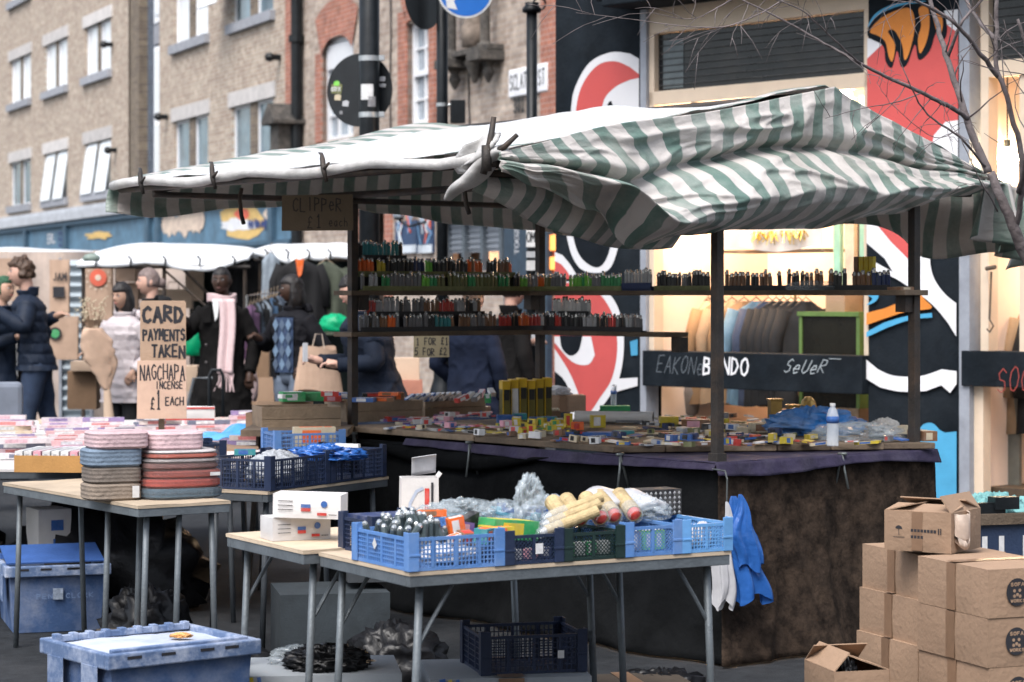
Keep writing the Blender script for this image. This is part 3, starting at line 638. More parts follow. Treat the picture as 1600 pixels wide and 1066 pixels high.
# ================================================================ the market stall
SO = Vector((.86, 9.65, 0)); EL = Vector((-.632, .775, 0)); ES = Vector((.775, .632, 0))
SA = math.atan2(.632, .775)                 # heading of the short side
def U(u, k, z=0.): return SO + EL * u + ES * (k - 1.2) + Vector((0, 0, z))
def Ul(u, k, z=0.): return Vector((k - 1.2, u, z))     # in the stall's own frame
steel = mat('weathered_dark_steel', (.035, .03, .027), .6, .3, 9, metal=.2, bump=.3, dirt=(.12, .07, .04), dirt_amt=.5, dscale=7)
galv = mat('galvanised_steel', (.13, .15, .165), .5, .25, 12, metal=.3, bump=.2, dirt=(.1, .1, .1), dirt_amt=.4, dscale=6)
wood_d = mat('stained_board', (.13, .095, .065), .8, .35, 6, bump=.5, fine=60, dirt=(.04, .035, .03), dirt_amt=.5)
wood_m = mat('worn_plank', (.25, .185, .125), .8, .3, 6, bump=.5, fine=60, dirt=(.06, .05, .04), dirt_amt=.5)
def stripes(name, green, wh, period=.128, fade=0.):
    m = bpy.data.materials.new(name); m.use_nodes = True; n, l = m.node_tree.nodes, m.node_tree.links; b = n['Principled BSDF']
    uv = n.new('ShaderNodeUVMap'); sp = n.new('ShaderNodeSeparateXYZ'); l.new(uv.outputs[0], sp.inputs[0])
    nz = n.new('ShaderNodeTexNoise'); nz.inputs['Scale'].default_value = 9; nz.inputs['Detail'].default_value = 4; l.new(uv.outputs[0], nz.inputs['Vector'])
    ad = n.new('ShaderNodeMath'); ad.operation = 'MULTIPLY_ADD'; l.new(nz.outputs['Fac'], ad.inputs[0]); ad.inputs[1].default_value = .012; l.new(sp.outputs[0], ad.inputs[2])
    dv = n.new('ShaderNodeMath'); dv.operation = 'DIVIDE'; l.new(ad.outputs[0], dv.inputs[0]); dv.inputs[1].default_value = period
    fr = n.new('ShaderNodeMath'); fr.operation = 'FRACT'; l.new(dv.outputs[0], fr.inputs[0])
    s1 = n.new('ShaderNodeMapRange'); s1.inputs['From Min'].default_value = .47; s1.inputs['From Max'].default_value = .51; l.new(fr.outputs[0], s1.inputs['Value'])
    # worn green: blotchy fading
    n2 = n.new('ShaderNodeTexNoise'); n2.inputs['Scale'].default_value = 3.2; n2.inputs['Detail'].default_value = 7; n2.inputs['Roughness'].default_value = .7; l.new(uv.outputs[0], n2.inputs['Vector'])
    mr = n.new('ShaderNodeMapRange'); mr.inputs['From Min'].default_value = .4; mr.inputs['From Max'].default_value = .68; mr.inputs['To Min'].default_value = 0; mr.inputs['To Max'].default_value = 1.0; l.new(n2.outputs['Fac'], mr.inputs['Value'])
    g = n.new('ShaderNodeMix'); g.data_type = 'RGBA'; g.inputs['A'].default_value = (*green, 1); g.inputs['B'].default_value = (*(tuple((green[i] + wh[i]) * .5 for i in range(3))), 1); l.new(mr.outputs[0], g.inputs['Factor'])
    mx = n.new('ShaderNodeMix'); mx.data_type = 'RGBA'; l.new(s1.outputs[0], mx.inputs['Factor']); l.new(g.outputs['Result'], mx.inputs['A']); mx.inputs['B'].default_value = (*wh, 1)
    n3 = n.new('ShaderNodeTexNoise'); n3.inputs['Scale'].default_value = 1.7; n3.inputs['Detail'].default_value = 9; n3.inputs['Roughness'].default_value = .75; l.new(uv.outputs[0], n3.inputs['Vector'])
    m3 = n.new('ShaderNodeMapRange'); m3.inputs['From Min'].default_value = .48; m3.inputs['From Max'].default_value = .75; m3.inputs['To Max'].default_value = .5; l.new(n3.outputs['Fac'], m3.inputs['Value'])
    md = n.new('ShaderNodeMix'); md.data_type = 'RGBA'; l.new(m3.outputs[0], md.inputs['Factor']); l.new(mx.outputs['Result'], md.inputs['A']); md.inputs['B'].default_value = (.2, .17, .12, 1)
    l.new(md.outputs['Result'], b.inputs['Base Color']); b.inputs['Roughness'].default_value = .42; b.inputs['Specular IOR Level'].default_value = .5
    wv = n.new('ShaderNodeTexNoise'); wv.inputs['Scale'].default_value = 14; wv.inputs['Detail'].default_value = 6; l.new(uv.outputs[0], wv.inputs['Vector'])
    bp = n.new('ShaderNodeBump'); bp.inputs['Strength'].default_value = .6; bp.inputs['Distance'].default_value = .02; l.new(wv.outputs['Fac'], bp.inputs['Height']); l.new(bp.outputs[0], b.inputs['Normal'])
    t = n.new('ShaderNodeBsdfTranslucent'); l.new(md.outputs['Result'], t.inputs['Color']); ms = n.new('ShaderNodeMixShader'); ms.inputs[0].default_value = .22
    l.new(b.outputs[0], ms.inputs[1]); l.new(t.outputs[0], ms.inputs[2]); l.new(ms.outputs[0], n['Material Output'].inputs['Surface'])
    return m
GREEN, OFFW = (.15, .24, .205), (.64, .60, .57)
strp = stripes('striped_tarpaulin', GREEN, OFFW)
tarp_glare = mat('glare_white_tarpaulin', (.72, .74, .75), .3, .06, 5, spec=.7, bump=.2, fine=14, transl=.12, dirt=(.4, .4, .4), dirt_amt=.25)  # white that stands in for sky glare on the canopy top
rollm = mat('rolled_grey_cloth', (.45, .44, .43), .6, .2, 8, dirt=(.15, .14, .12), dirt_amt=.6, bump=.5, fine=30)
K3, KR, UL, UR = 3.0, 1.84, 2.97, -.02
def lerp_tab(tb, x):
    if x <= tb[0][0]: return tb[0][1]
    for (a, b), (c, d) in zip(tb, tb[1:]):
        if x <= c: t = (x - a) / (c - a); t = t * t * (3 - 2 * t); return b + (d - b) * t
    return tb[-1][1]
def ztop(k): return lerp2([(0, 2.07), (KR, 2.43), (K3, 2.06)], k)
def lerp2(tb, x):
    for (a, b), (c, d) in zip(tb, tb[1:]):
        if x <= c: return b + (d - b) * (x - a) / (c - a)
    return tb[-1][1]
def roofp(k, u):
    z = ztop(k); f = k / KR if k < KR else (K3 - k) / (K3 - KR)
    edge = min(1, (u - UR) / .4, (UL - u) / .4)
    z -= .035 * math.sin(math.pi * f) * max(0, edge) * (1 + .5 * math.sin(u * 6.2))
    z -= .02 * math.exp(-((k - KR) / .2) ** 2) * (1 - math.cos(u * 4.2)) * max(0, edge)
    z += .010 * (1 - 2 * abs(noise.noise(Vector((k * 1.9, u * 2.6, 5))))) + .012 * noise.noise(Vector((k * 2.2, u * 2.5, 3))) + .004 * noise.noise(Vector((k * 9, u * 9, 7)))
    return Ul(u, k, z)
cn = thing('striped_canopy', 'green and white striped market canopy with a top painted sky-glare white and a swagged end curtain', 'canopy', SO, SA)
mb = MB()
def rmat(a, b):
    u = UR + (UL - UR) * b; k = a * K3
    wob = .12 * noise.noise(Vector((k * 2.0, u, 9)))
    return 1 if (.30 + wob < u < 2.66 + .6 * wob - .2 * max(0, k - .9)) and k < KR - .0 else 0  # middle of the front slope painted white, as overexposed by the sky
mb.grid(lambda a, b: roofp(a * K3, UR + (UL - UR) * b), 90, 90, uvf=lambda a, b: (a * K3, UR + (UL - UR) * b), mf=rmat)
mb.build('canopy_top', [strp, tarp_glare], cn, smooth=True, solid=.003)
# right hand end curtain: gathered at both corners, swagging between
BT = [(0, 2.0), (.15, 1.95), (.45, 1.86), (.72, 1.70), (.98, 1.76), (1.35, 1.80), (1.8, 1.81), (2.3, 1.885), (2.75, 1.98), (3, 2.02)]
def sm(a, b, x): t = min(1, max(0, (x - a) / (b - a))); return t * t * (3 - 2 * t)
def curt(a, b):
    k = a * K3; zt = ztop(k) - .0; zb = lerp_tab(BT, k); env = math.sin(math.pi * a) ** .55 if 0 < a < 1 else 0
    z = zt + (zb - zt) * b
    d = .015 + .03 * env * sm(0, .3, b) - .085 * env * math.exp(-((b - .41) / .045) ** 2) + .17 * env * math.sin(math.pi * sm(.40, 1.06, b)) ** .9
    d -= .10 * env * sm(.86, 1, b)
    # long folds running down from the near corner
    wl = math.exp(-((a - .2) / .15) ** 2)
    ph = b * 15 - a * 17
    d += wl * (.045 * math.sin(ph) * sm(.1, .4, b))
    # soft vertical rumples and a knot of them to the far corner
    wr = sm(.55, 1, a); ph2 = (b - .55) * 24 * (1 - .25 * a)
    d += wr * .035 * math.sin(ph2 + 5 * a) * math.sin(math.pi * b) + .03 * env * noise.noise(Vector((k * 3.1, b * 1.5, 1)))
    d += .012 * noise.noise(Vector((k * 7, b * 5, 4)))
    q1 = 1 - 2 * abs(noise.noise(Vector((k * 1.6 + b * 1.2, b * 5.5 - k * .9, 2.3)))); q2 = 1 - 2 * abs(noise.noise(Vector((k * 3.4 - b, b * 9 + k * 1.5, 7.7))))
    d += env * sm(.02, .2, b) * (.032 * q1 * q1 * q1 + .014 * q2 * q2 * q2 - .012)
    z += .03 * env * math.sin(k * 5.0) * sm(.3, .6, b) * (1 - b) - .02 * wl * math.sin(ph * .5)
    if k > 1.2: z += .012 * math.sin(k * 9 + 1) * (1 - b) * sm(0, .2, b)
    dk = .035 * env * math.sin(b * 8 + k * 1.3) + .05 * wl * (b - .5)
    return Ul(UR - d, k + dk, z)
def cuv(a, b):
    k = a * K3; wl = math.exp(-((a - .17) / .15) ** 2)
    return (k * .96 + .32 * wl * (.5 - b) + .02 * math.sin(b * 9 + k), 4 + b * .65)
mb = MB(); mb.grid(curt, 220, 80, uvf=cuv)
mb.build('end_curtain', strp, cn, smooth=True, solid=.003)
# second layer of swag that hangs under the near corner
def swag(a, b):
    k = .02 + a * 1.15; zt = 2.03 - .11 * a; zb = 1.93 - .2 * math.sin(math.pi * a * .62) - .02 * a
    z = zt + (zb - zt) * b
    return Ul(.16 + .08 * a - .05 * math.sin(math.pi * b) + .02 * math.sin(a * 16 + 3 * b) + .25 * (1 - a) * b * 0, k, z)
mb = MB(); mb.grid(swag, 70, 16, uvf=lambda a, b: (1.15 * a + .25 * b * a, 6 + b * .3)); mb.build('under_swag', strp, cn, smooth=True, solid=.003)
# far end curtain, seen from inside
LB = [(0, .13), (.25, .15), (.8, .09), (1.3, .06), (1.7, .10), (2.2, .15), (2.7, .17), (3, .20)]
def lcurt(a, b):
    k = a * K3; dr = lerp_tab(LB, k); z = (2.055 + (ztop(k) - 2.055) * (1 - b) ** 2 * .999) - dr * b
    return Ul(UL + .03 * math.sin(math.pi * b) + .02 * noise.noise(Vector((k * 4, b, 2))), k - .03 * b, z)
mb = MB(); mb.grid(lcurt, 90, 14, uvf=lambda a, b: (a * K3 * .9, 8 + b * .3)); mb.build('far_end_curtain', strp, cn, smooth=True, solid=.003)
def bval(a, b):
    u = UR + (UL - UR) * a; dr = lerp_tab([(0, .34), (.3, .37), (.8, .2), (1.6, .14), (2.97, .2)], u)
    return Ul(u, K3 + .03 + .05 * math.sin(u * 12) * b + .04 * noise.noise(Vector((u * 5, b * 2, 2))), 2.06 - dr * b + .015 * math.sin(u * 9))
mb = MB(); mb.grid(bval, 90, 14, uvf=lambda a, b: ((UL - UR) * a, 10 + b * .3)); mb.build('rear_valance', strp, cn, smooth=True, solid=.003)
# gathered tail at the far right corner
def tail(a, b):
    k = 2.86 + .4 * a; zt = 2.06 - .05 * a; zb = 1.80 - .16 * a
    return Ul(UR - .05 + .08 * math.sin(a * 14) * (.3 + b) + .05 * b, k + .07 * b * math.sin(a * 5), zt + (zb - zt) * b)
mb = MB(); mb.grid(tail, 50, 18, uvf=lambda a, b: (.6 * a, 12 + .3 * b)); mb.build('gathered_tail', strp, cn, smooth=True, solid=.003)
# rolled front hem along the bar
pts = [Ul(UR + .12 + (UL - UR - .12) * i / 24, .0 + .008 * math.sin(i * 1.9), 2.055 - .012 * math.sin(i * .8) + .006 * noise.noise(Vector((i * .7, 0, 0)))) for i in range(25)]
mb = MB(); mb.tube(pts, [.023 + .008 * noise.noise(Vector((i * .9, 5, 0))) for i in range(25)], 12)
mb.build('rolled_hem', rollm, cn, smooth=True)
# twisted loop of cloth at the near corner
A_ = Ul(UR + .0, .03, 2.09); B_ = Ul(UR + .28, -.02, 1.90)
def loop(a, b):
    c = A_.lerp(B_, a); ax = (B_ - A_).normalized(); s1 = Vector((1, 0, .25)).normalized(); s2 = ax.cross(s1).normalized()
    rr = .012 + .036 * math.sin(math.pi * min(1, a * .9 + .08)) ** .8; t = 2 * math.pi * b * .86 + .8
    return c + s1 * math.cos(t) * rr * 1.3 + s2 * math.sin(t) * rr * .6 + Vector((0, 0, .01 * math.sin(a * 9)))
mb = MB(); mb.grid(loop, 24, 22, uvf=lambda a, b: (a * .3, 14 + b * .12)); mb.build('twisted_corner', rollm, cn, smooth=True, solid=.006)
def bunch(a, b):
    t = a * 2 * math.pi; z = 2.03 + .09 * b; rr = (.05 + .028 * math.sin(3 * t + b * 5)) * (1 - .35 * b)
    return Ul(UR + .13 + rr * math.cos(t) * 2.4, .02 + rr * math.sin(t) * .9, z - .03 * math.cos(t))
mb = MB(); mb.grid(bunch, 30, 8, uvf=lambda a, b: (a * .4, 15 + b * .1)); mb.build('corner_bunch', rollm, cn, smooth=True, solid=.003)

# ---------------------------------------------------------------- frame, counter, shelves
st = thing('market_stall', 'steel framed market stall with a plank counter and two lighter shelves under the striped canopy', 'market stall', SO, SA)
CORN = {'F': (0, 1.2), 'L': (2.64, 1.2), 'R': (0, 2.44), 'B': (2.64, 2.44)}
for nme, (u, k) in CORN.items():
    mb = MB(); c = Ul(u, k, 0); s_ = .02
    mb.box(c.x - s_, c.y - s_, 0, c.x + s_, c.y + s_, 1.99); mb.box(c.x - .028, c.y - .028, .80, c.x + .028, c.y + .028, .86) if nme == 'F' else None
    mb.build('post', steel, st, bevel=.002)
def bar(p, q, r=.018, nm='bar'):
    mb = MB(); mb.tube([p, q], r, 8); return mb.build(nm, steel, st, smooth=True)
for k, z in ((.0, 2.035), (1.2, 2.03), (2.44, 2.03), (KR, 2.395), (K3, 2.03)): bar(Ul(-.05 if k == 1.2 else 0.02, k + (0.03 if k == 0 else 0), z), Ul(2.93, k + (0.03 if k == 0 else 0), z))
for u in (.14, 2.62): bar(Ul(u, 0.03, 2.02), Ul(u, KR, 2.385)); bar(Ul(u, KR, 2.385), Ul(u, K3, 2.02)); bar(Ul(u, 0.03, 2.0), Ul(u, K3, 2.0), .015);
bar(Ul(0, 1.2, .35), Ul(2.64, 1.2, .35)); bar(Ul(0, 1.2, .77), Ul(2.64, 1.2, .77)); bar(Ul(0, 1.2, .77), Ul(0, 2.44, .77)); bar(Ul(2.64, 1.2, .77), Ul(2.64, 2.44, .77))
# counter boards: worn planks lying across
CZ = .86
planks = [(1.17, .62, 1.6), (1.17, 1.62, 2.72), (1.38, .5, 2.72), (1.60, .37, 2.71), (1.82, .25, 2.74), (2.04, .13, 2.70), (2.26, .02, 2.73)]
for i, (k, ua, ub) in enumerate(planks):
    r = random.Random(i); mb = MB(); z = CZ - .03; w_ = .2 if i < 2 else .21
    M_ = TR(Ul(0, k, z), 0, 0, r.uniform(-.004, .004)); sk = -.12 if i != 1 else 0
    mb.add([(0, ua, 0), (w_, ua + (sk if ua < 1 else 0), 0), (w_, ub, 0), (0, ub, 0), (0, ua, .028), (w_, ua + (sk if ua < 1 else 0), .028), (w_, ub, .028), (0, ub, .028)],
           [(0, 3, 2, 1), (4, 5, 6, 7), (0, 1, 5, 4), (1, 2, 6, 5), (2, 3, 7, 6), (3, 0, 4, 7)], 0, M_)
    mb.build('counter_board', wood_m if i % 2 else wood_d, st, bevel=.004)
purple = mat('purple_cloth', (.022, .017, .042), .85, .35, 7, bump=.5, fine=40, dirt=(.10, .09, .13), dirt_amt=.4, dscale=5)
mb = MB()
mb.grid(lambda a, b: Ul(-.06 + .78 * a, 1.13 + 1.40 * b, .824 + .004 * noise.noise(Vector((a * 5, b * 9, 0)))), 16, 24)
mb.grid(lambda a, b: Ul(-.06 - .008 * math.sin(a * 40) * b - .018 * b, 1.13 + 1.40 * a, .824 - (.05 + .014 * math.sin(a * 7)) * b), 60, 5)
mb.grid(lambda a, b: Ul(2.1 - 2.16 * a, 1.135 - .008 * math.sin(a * 50) * b - .02 * b, .824 - (.03 + .02 * math.sin(a * 3.1) ** 2) * b), 70, 5)
o = mb.build('counter_cloth', purple, st, smooth=True, solid=.003)
# skirts
sk1 = mat('black_skirt_cloth', (.005, .0055, .006), .95, .4, 5, spec=.08, bump=.6, fine=25, dirt=(.016, .017, .018), dirt_amt=.7, dscale=1.3)
sk2 = mat('mottled_brown_velvet', (.018, .013, .010), .95, .6, 16, spec=.1, bump=.6, fine=50, dirt=(.095, .065, .046), dirt_amt=.6, dscale=9, detail=9)
def skirt(p0, p1, nrm, z0, ph, amp=.03, flare=.12, e0=0., e1=0.):
    def fn(a, b):
        dd = (p1 - p0).normalized(); p = (p0 - dd * e0 * b * b).lerp(p1 + dd * e1 * b * b, a); z = z0 * (1 - b) + .01
        d = amp * (math.sin(a * 23 + ph) * .5 + noise.noise(Vector((a * 6, b * .8, ph))) + 1.2 * (1 - 2 * abs(noise.noise(Vector((a * 4.5, b * 1.6, ph + 3))))) ** 3) * (.25 + b) + flare * b * b
        return p + nrm * d + Vector((0, 0, z))
    return fn
mb = MB(); mb.grid(skirt(Ul(2.7, 1.17), Ul(-.03, 1.17), Vector((-1, 0, 0)), .79, 1., e1=.16), 90, 24); mb.build('skirt', sk1, st, smooth=True, solid=.004)
mb = MB(); mb.grid(skirt(Ul(-.045, 1.16), Ul(-.045, 2.52), Vector((0, -1, 0)), .79, 5., .02, .16, e0=.14), 90, 24); mb.build('brown_skirt', sk2, st, smooth=True, solid=.004)
mb = MB(); mb.grid(skirt(Ul(2.7, 1.17), Ul(2.7, 2.5), Vector((0, 1, 0)), .82, 5.), 40, 12); mb.build('skirt', sk1, st, smooth=True)
# a sagging swag of the cloth just below the boards
mb = MB(); mb.grid(lambda a, b: Ul(2.5 - 1.5 * a, 1.135 - .02 * math.sin(math.pi * b), .80 - .1 * math.sin(math.pi * a) * b - .01), 30, 6); mb.build('cloth_swag', sk1, st, smooth=True, solid=.003)
# shelves: short side (far) and the long rear side
shz = 1.545
def board(u0, k0, u1, k1, z, w_=.16, th=.024, m_=wood_d):
    p, q = Ul(u0, k0), Ul(u1, k1); d = (q - p).normalized(); n_ = Vector((-d.y, d.x, 0)) * w_ / 2; a = p - n_; b = q - n_; c = q + n_; e = p + n_
    mb = MB(); mb.add([(*a.xy, z - th), (*b.xy, z - th), (*c.xy, z - th), (*e.xy, z - th), (*a.xy, z), (*b.xy, z), (*c.xy, z), (*e.xy, z)], [(0, 3, 2, 1), (4, 5, 6, 7), (0, 1, 5, 4), (1, 2, 6, 5), (2, 3, 7, 6), (3, 0, 4, 7)])
    return mb.build('shelf', m_, st, bevel=.003)
board(2.66, 1.15, 2.66, 2.5, shz); board(2.6, 2.40, -.05, 2.40, shz); board(2.66, 1.15, 2.66, 2.5, 1.335); board(2.6, 2.40, 1.52, 2.40, 1.335)
for (u, k, z) in ((2.64, 1.25, shz), (2.64, 2.38, shz), (.02, 2.40, shz), (1.5, 2.4, 1.335)):
    mb = MB(); c = Ul(u, k, z); mb.box(c.x - .03, c.y - .03, z - .1, c.x + .03, c.y + .03, z - .024); mb.build('bracket', steel, st)
# ledges that raise the back rows of lighters
clearp = mat('olive_display_tray', (.17, .18, .07), .5, .3, 20, bump=.2)
blktray = mat('black_display_tray', (.02, .02, .024), .5, .3)
def tray(u0, k0, u1, k1, z, off, w_=.03, h=.012, m_=clearp, lip=.02):
    p, q = Ul(u0, k0), Ul(u1, k1); d = (q - p).normalized(); n_ = Vector((d.y, -d.x, 0)); L_ = (q - p).length
    o_ = thing('display_tray', 'narrow lighter tray', 'display tray', U(u0, k0, z) + (ES * n_.x + EL * n_.y) * off, SA + math.atan2(d.y, d.x), 'lighter trays on the stall shelves')
    mb = MB(); mb.box(0, -w_ / 2, 0, L_, w_ / 2, h); mb.box(0, -w_ / 2 - .004, 0, L_, -w_ / 2, h + lip); mb.build('tray_body', m_, o_, bevel=.001)
    if off: mb = MB(); mb.box(0, w_ / 2 - .02, -.08 if z > shz else 0, .012, w_ / 2, 0) if z > shz + .02 else None
    return o_
# hanging A-clamps
clampm = mat('clamp_steel', (.14, .155, .155), .4, .2, 10, metal=.5)
def clamp(u, k, rz):
    t = thing('sprung_clamp', '', 'clamp', U(u, k, .80), SA + rz, 'steel clamps hanging under the counter edge')
    mb = MB(); mb.tube([(0, 0, .03), (-.012, -.012, -.03), (-.03, -.015, -.13)], .0055, 6); mb.build('prong', clampm, t, smooth=True)
    mb = MB(); mb.tube([(0, 0, .03), (.012, -.01, -.03), (.035, -.02, -.12)], .0055, 6); mb.build('prong', clampm, t, smooth=True)
    mb = MB(); mb.tube([(-.02, 0, .03), (.02, 0, .03)], .008, 6); mb.build('spring', clampm, t, smooth=True); return t
clamp(2.52, 1.12, 0)['label'] = 'steel clamp hanging under the counter below the flat pink packs'
clamp(1.58, 1.12, 0)['label'] = 'steel clamp hanging under the counter above the white open box'
clamp(.52, 1.12, 0)['label'] = 'dull steel clamp in the shade under the corner of the boards'
clamp(-.06, 1.9, -1.2)['label'] = 'bright curved steel clamp on the mottled brown skirt'
# grips on the front bar: dark bent steel
def grip(u, label, tall=False):
    t = thing('tarpaulin_grip', label, 'clip', U(u, .0, 2.05), SA, 'dark clips gripping the canopy hem')
    mb = MB()
    if not tall:
        mb.tube([(.02, .12, .08), (.0, .07, .072), (-.03, .02, .045), (-.042, -.005, .0), (-.03, -.01, -.05)], [.004, .008, .012, .012, .008], 6); mb.tube([(-.042, 0, .0), (-.045, -.05, .028)], [.01, .005], 6)
    else:
        mb.tube([(-.02, .02, -.06), (-.01, .0, .02), (0, -.02, .16)], [.014, .016, .010], 6); mb.tube([(-.01, .0, .01), (.03, -.05, .045), (.06, -.09, .09)], [.014, .012, .009], 6); mb.tube([(-.02, .0, .05), (-.02, .0, -.05)], .02, 6)
    mb.build('jaw', steel, t, smooth=True)
grip(2.62, 'dark clip on the canopy hem nearest the drooping far end'); grip(1.98, 'middle dark clip on the pale canopy hem'); grip(1.1, 'dark clip on the canopy hem above the long dark bar')
grip(.02, 'large forked black clamp sticking up at the twisted canopy corner', True)
for u, k in ((1.45, 1.2), (.62, 1.2)):
    t = thing('hanging_hook', 'curved dark hook dangling from the canopy bar above the cardboard sign' if u > 1 else 'straight dark hook dangling from the canopy bar near the twisted corner', 'hook', U(u + .9 if u > 1 else u, .35, 2.03), SA)
    mb = MB(); mb.tube([(0, 0, 0), (.0, .015, -.05), (0, 0, -.13), (0, -.02, -.17)], .010, 6); mb.build('hook', steel, t, smooth=True)
# ================================================================ goods: builders
def ordn(n): return {1: 'first', 2: 'second', 3: 'third', 4: 'fourth', 5: 'fifth', 6: 'sixth', 7: 'seventh', 8: 'eighth', 9: 'ninth', 10: 'tenth'}.get(n, f"{n}{'st' if n % 10 == 1 and n != 11 else 'nd' if n % 10 == 2 and n != 12 else 'rd' if n % 10 == 3 and n != 13 else 'th'}")
PL = dict(red=(.5, .04, .03), orange=(.75, .13, .015), yellow=(.55, .42, .03), lime=(.16, .5, .06), green=(.03, .28, .09), teal=(.03, .22, .24), blue=(.03, .11, .35), navy=(.015, .03, .1), black=(.012, .012, .014),
          grey=(.16, .16, .17), silver=(.4, .41, .43), white=(.62, .62, .62), pink=(.6, .3, .36), purple=(.16, .08, .28), brown=(.2, .1, .05), cream=(.55, .47, .33), olive=(.14, .15, .05))
def pm(c, rough=.35): return mat('plastic_' + c, PL[c], rough, .12, 30, bump=.05)
def pp_(c): return mat('card_' + c, PL[c], .6, .15, 25, bump=.1, dirt=(.4, .38, .36), dirt_amt=.25, dscale=30)
chrome = mat('lighter_metal', (.4, .4, .4), .25, .2, 30, metal=.9, bump=0)
# ---- lighters
LM = {}
def lighter_mesh(c):
    if c in LM: return LM[c]
    mb = MB(); mb.lathe([(.0115, 0), (.012, .002), (.012, .058), (.011, .061)], 8, sx=1., sy=.55, m=0)
    mb.lathe([(.0105, .0612), (.0105, .073), (.007, .080)], 8, sx=.9, sy=.55, m=1); mb.box(-.011, -.005, .0613, -.002, .005, .070, 0)
    o = mb.build('lighter', [pm(c), chrome]); LM[c] = o; o['proto'] = 1; return o
usedp = set(); NL = [0]
def put_lighter(c, P, rz, lab):
    pr = lighter_mesh(c)
    if c in usedp: o = pr.copy(); C.objects.link(o)
    else: o = pr; usedp.add(c)
    o.location = P; o.rotation_euler = (rnd.uniform(-.04, .04), rnd.uniform(-.05, .05), rz + rnd.uniform(-.3, .3)); NL[0] += 1; q = rnd.choice((.92, 1.0, 1.0, 1.12)); o.scale = (1.1, 1.1, q * 1.08)
    tag(o, lab, 'lighter', 'pocket lighters lined up on the stall shelves')
def kpx(u, px):   # where a line along k at given u is seen at px
    P0 = U(u, 0); a = px - CX; return (a * P0.y - FPX * P0.x) / (FPX * ES.x - a * ES.y)
def upx(k, px):
    P0 = U(0, k); a = px - CX; return (a * P0.y - FPX * P0.x) / (FPX * EL.x - a * EL.y)
def tier(u0, k0, u1, k1, z0, z1, off, m_, lab):
    p, q = U(u0, k0), U(u1, k1); d = (q - p); L_ = d.length; a = math.atan2(d.y, d.x); d.normalize(); n_ = Vector((d.y, -d.x, 0))   # n_ points to the viewer side
    if n_.y > 0: n_ = -n_
    o_ = thing('display_tray', lab, 'display tray', p + n_ * off + Vector((0, 0, z0)), a, 'lighter trays on the stall shelves')
    sg = -1
    mb = MB(); mb.box(0, -.016, 0, L_, .016, z1 - z0); mb.build('tray_body', blktray if z1 - z0 > .03 else m_, o_)
    mb = MB(); mb.box(0, -.022, max(0, z1 - z0 - .012), L_, -.0165, z1 - z0 + .018); mb.build('front_lip', m_, o_)
    return p + n_ * off, d, L_, a
def row(p, d, L_, a, z, cols, anchor, where, lo=0., hi=1., pitch=.0255):
    n = int(L_ * (hi - lo) / pitch); i = 0; run = 0; c = cols[0]; gap = 0
    for i in range(n):
        if run <= 0: c = rnd.choice(cols) if i or len(cols) > 3 else cols[0]; run = rnd.choice([1, 2, 2, 3, 4, 5])
        run -= 1
        if rnd.random() < .05 and len(cols) > 3: continue
        P = p + d * (lo * L_ + (i + .5) * pitch + rnd.uniform(-.003, .003))
        put_lighter(c, (P.x, P.y, z), a, f'{c} lighter, {ordn(i + 1)} from {anchor}, {where}')
T = .006
kk = lambda px: kpx(2.66, px); uu = lambda px: upx(2.40, px)
# left hand rows (short side)
a_ = tier(2.66, kk(556), 2.66, kk(842), shz, shz + T, .045, clearp, 'low olive tray at the front of the upper shelf, short side'); row(*a_, shz + T, ['white', 'lime', 'green', 'black', 'red', 'grey', 'silver', 'olive', 'lime', 'grey', 'teal', 'olive'], 'near corner post', 'front row of the upper shelf')
a_ = tier(2.66, kk(551), 2.66, kk(800), shz, shz + .082, .008, clearp, 'black tray raising the middle row of the upper shelf'); 
row(*a_, shz + .082, ['orange'], 'near corner post', 'start of the raised middle row', 0, .14); row(*a_, shz + .082, ['yellow'], 'orange lighters', 'raised middle row', .14, .19)
row(*a_, shz + .082, ['black', 'olive', 'black', 'grey', 'brown', 'black', 'lime', 'orange', 'navy'], 'yellow lighters', 'raised middle row', .19, 1)
a_ = tier(2.66, kk(553), 2.66, kk(637), shz, shz + .165, -.03, blktray, 'tallest black tray at the near end of the upper shelf'); row(*a_, shz + .165, ['black', 'black', 'black', 'teal', 'red', 'white'], 'near corner post', 'topmost row')
# lower shelf
a_ = tier(2.66, kk(553), 2.66, kk(842), 1.335, 1.335 + T, .045, blktray, 'low black tray at the front of the lower shelf, short side'); row(*a_, 1.335 + T, ['black', 'grey', 'silver', 'red', 'brown', 'silver', 'teal', 'grey', 'orange'], 'near corner post', 'front row of the lower shelf')
a_ = tier(2.66, kk(572), 2.66, kk(752), 1.335, 1.335 + .085, .008, blktray, 'black tray raising the rear row of the lower shelf'); row(*a_, 1.335 + .085, ['grey', 'brown', 'red', 'black', 'silver', 'red', 'pink'], 'near corner post', 'raised row of the lower shelf')
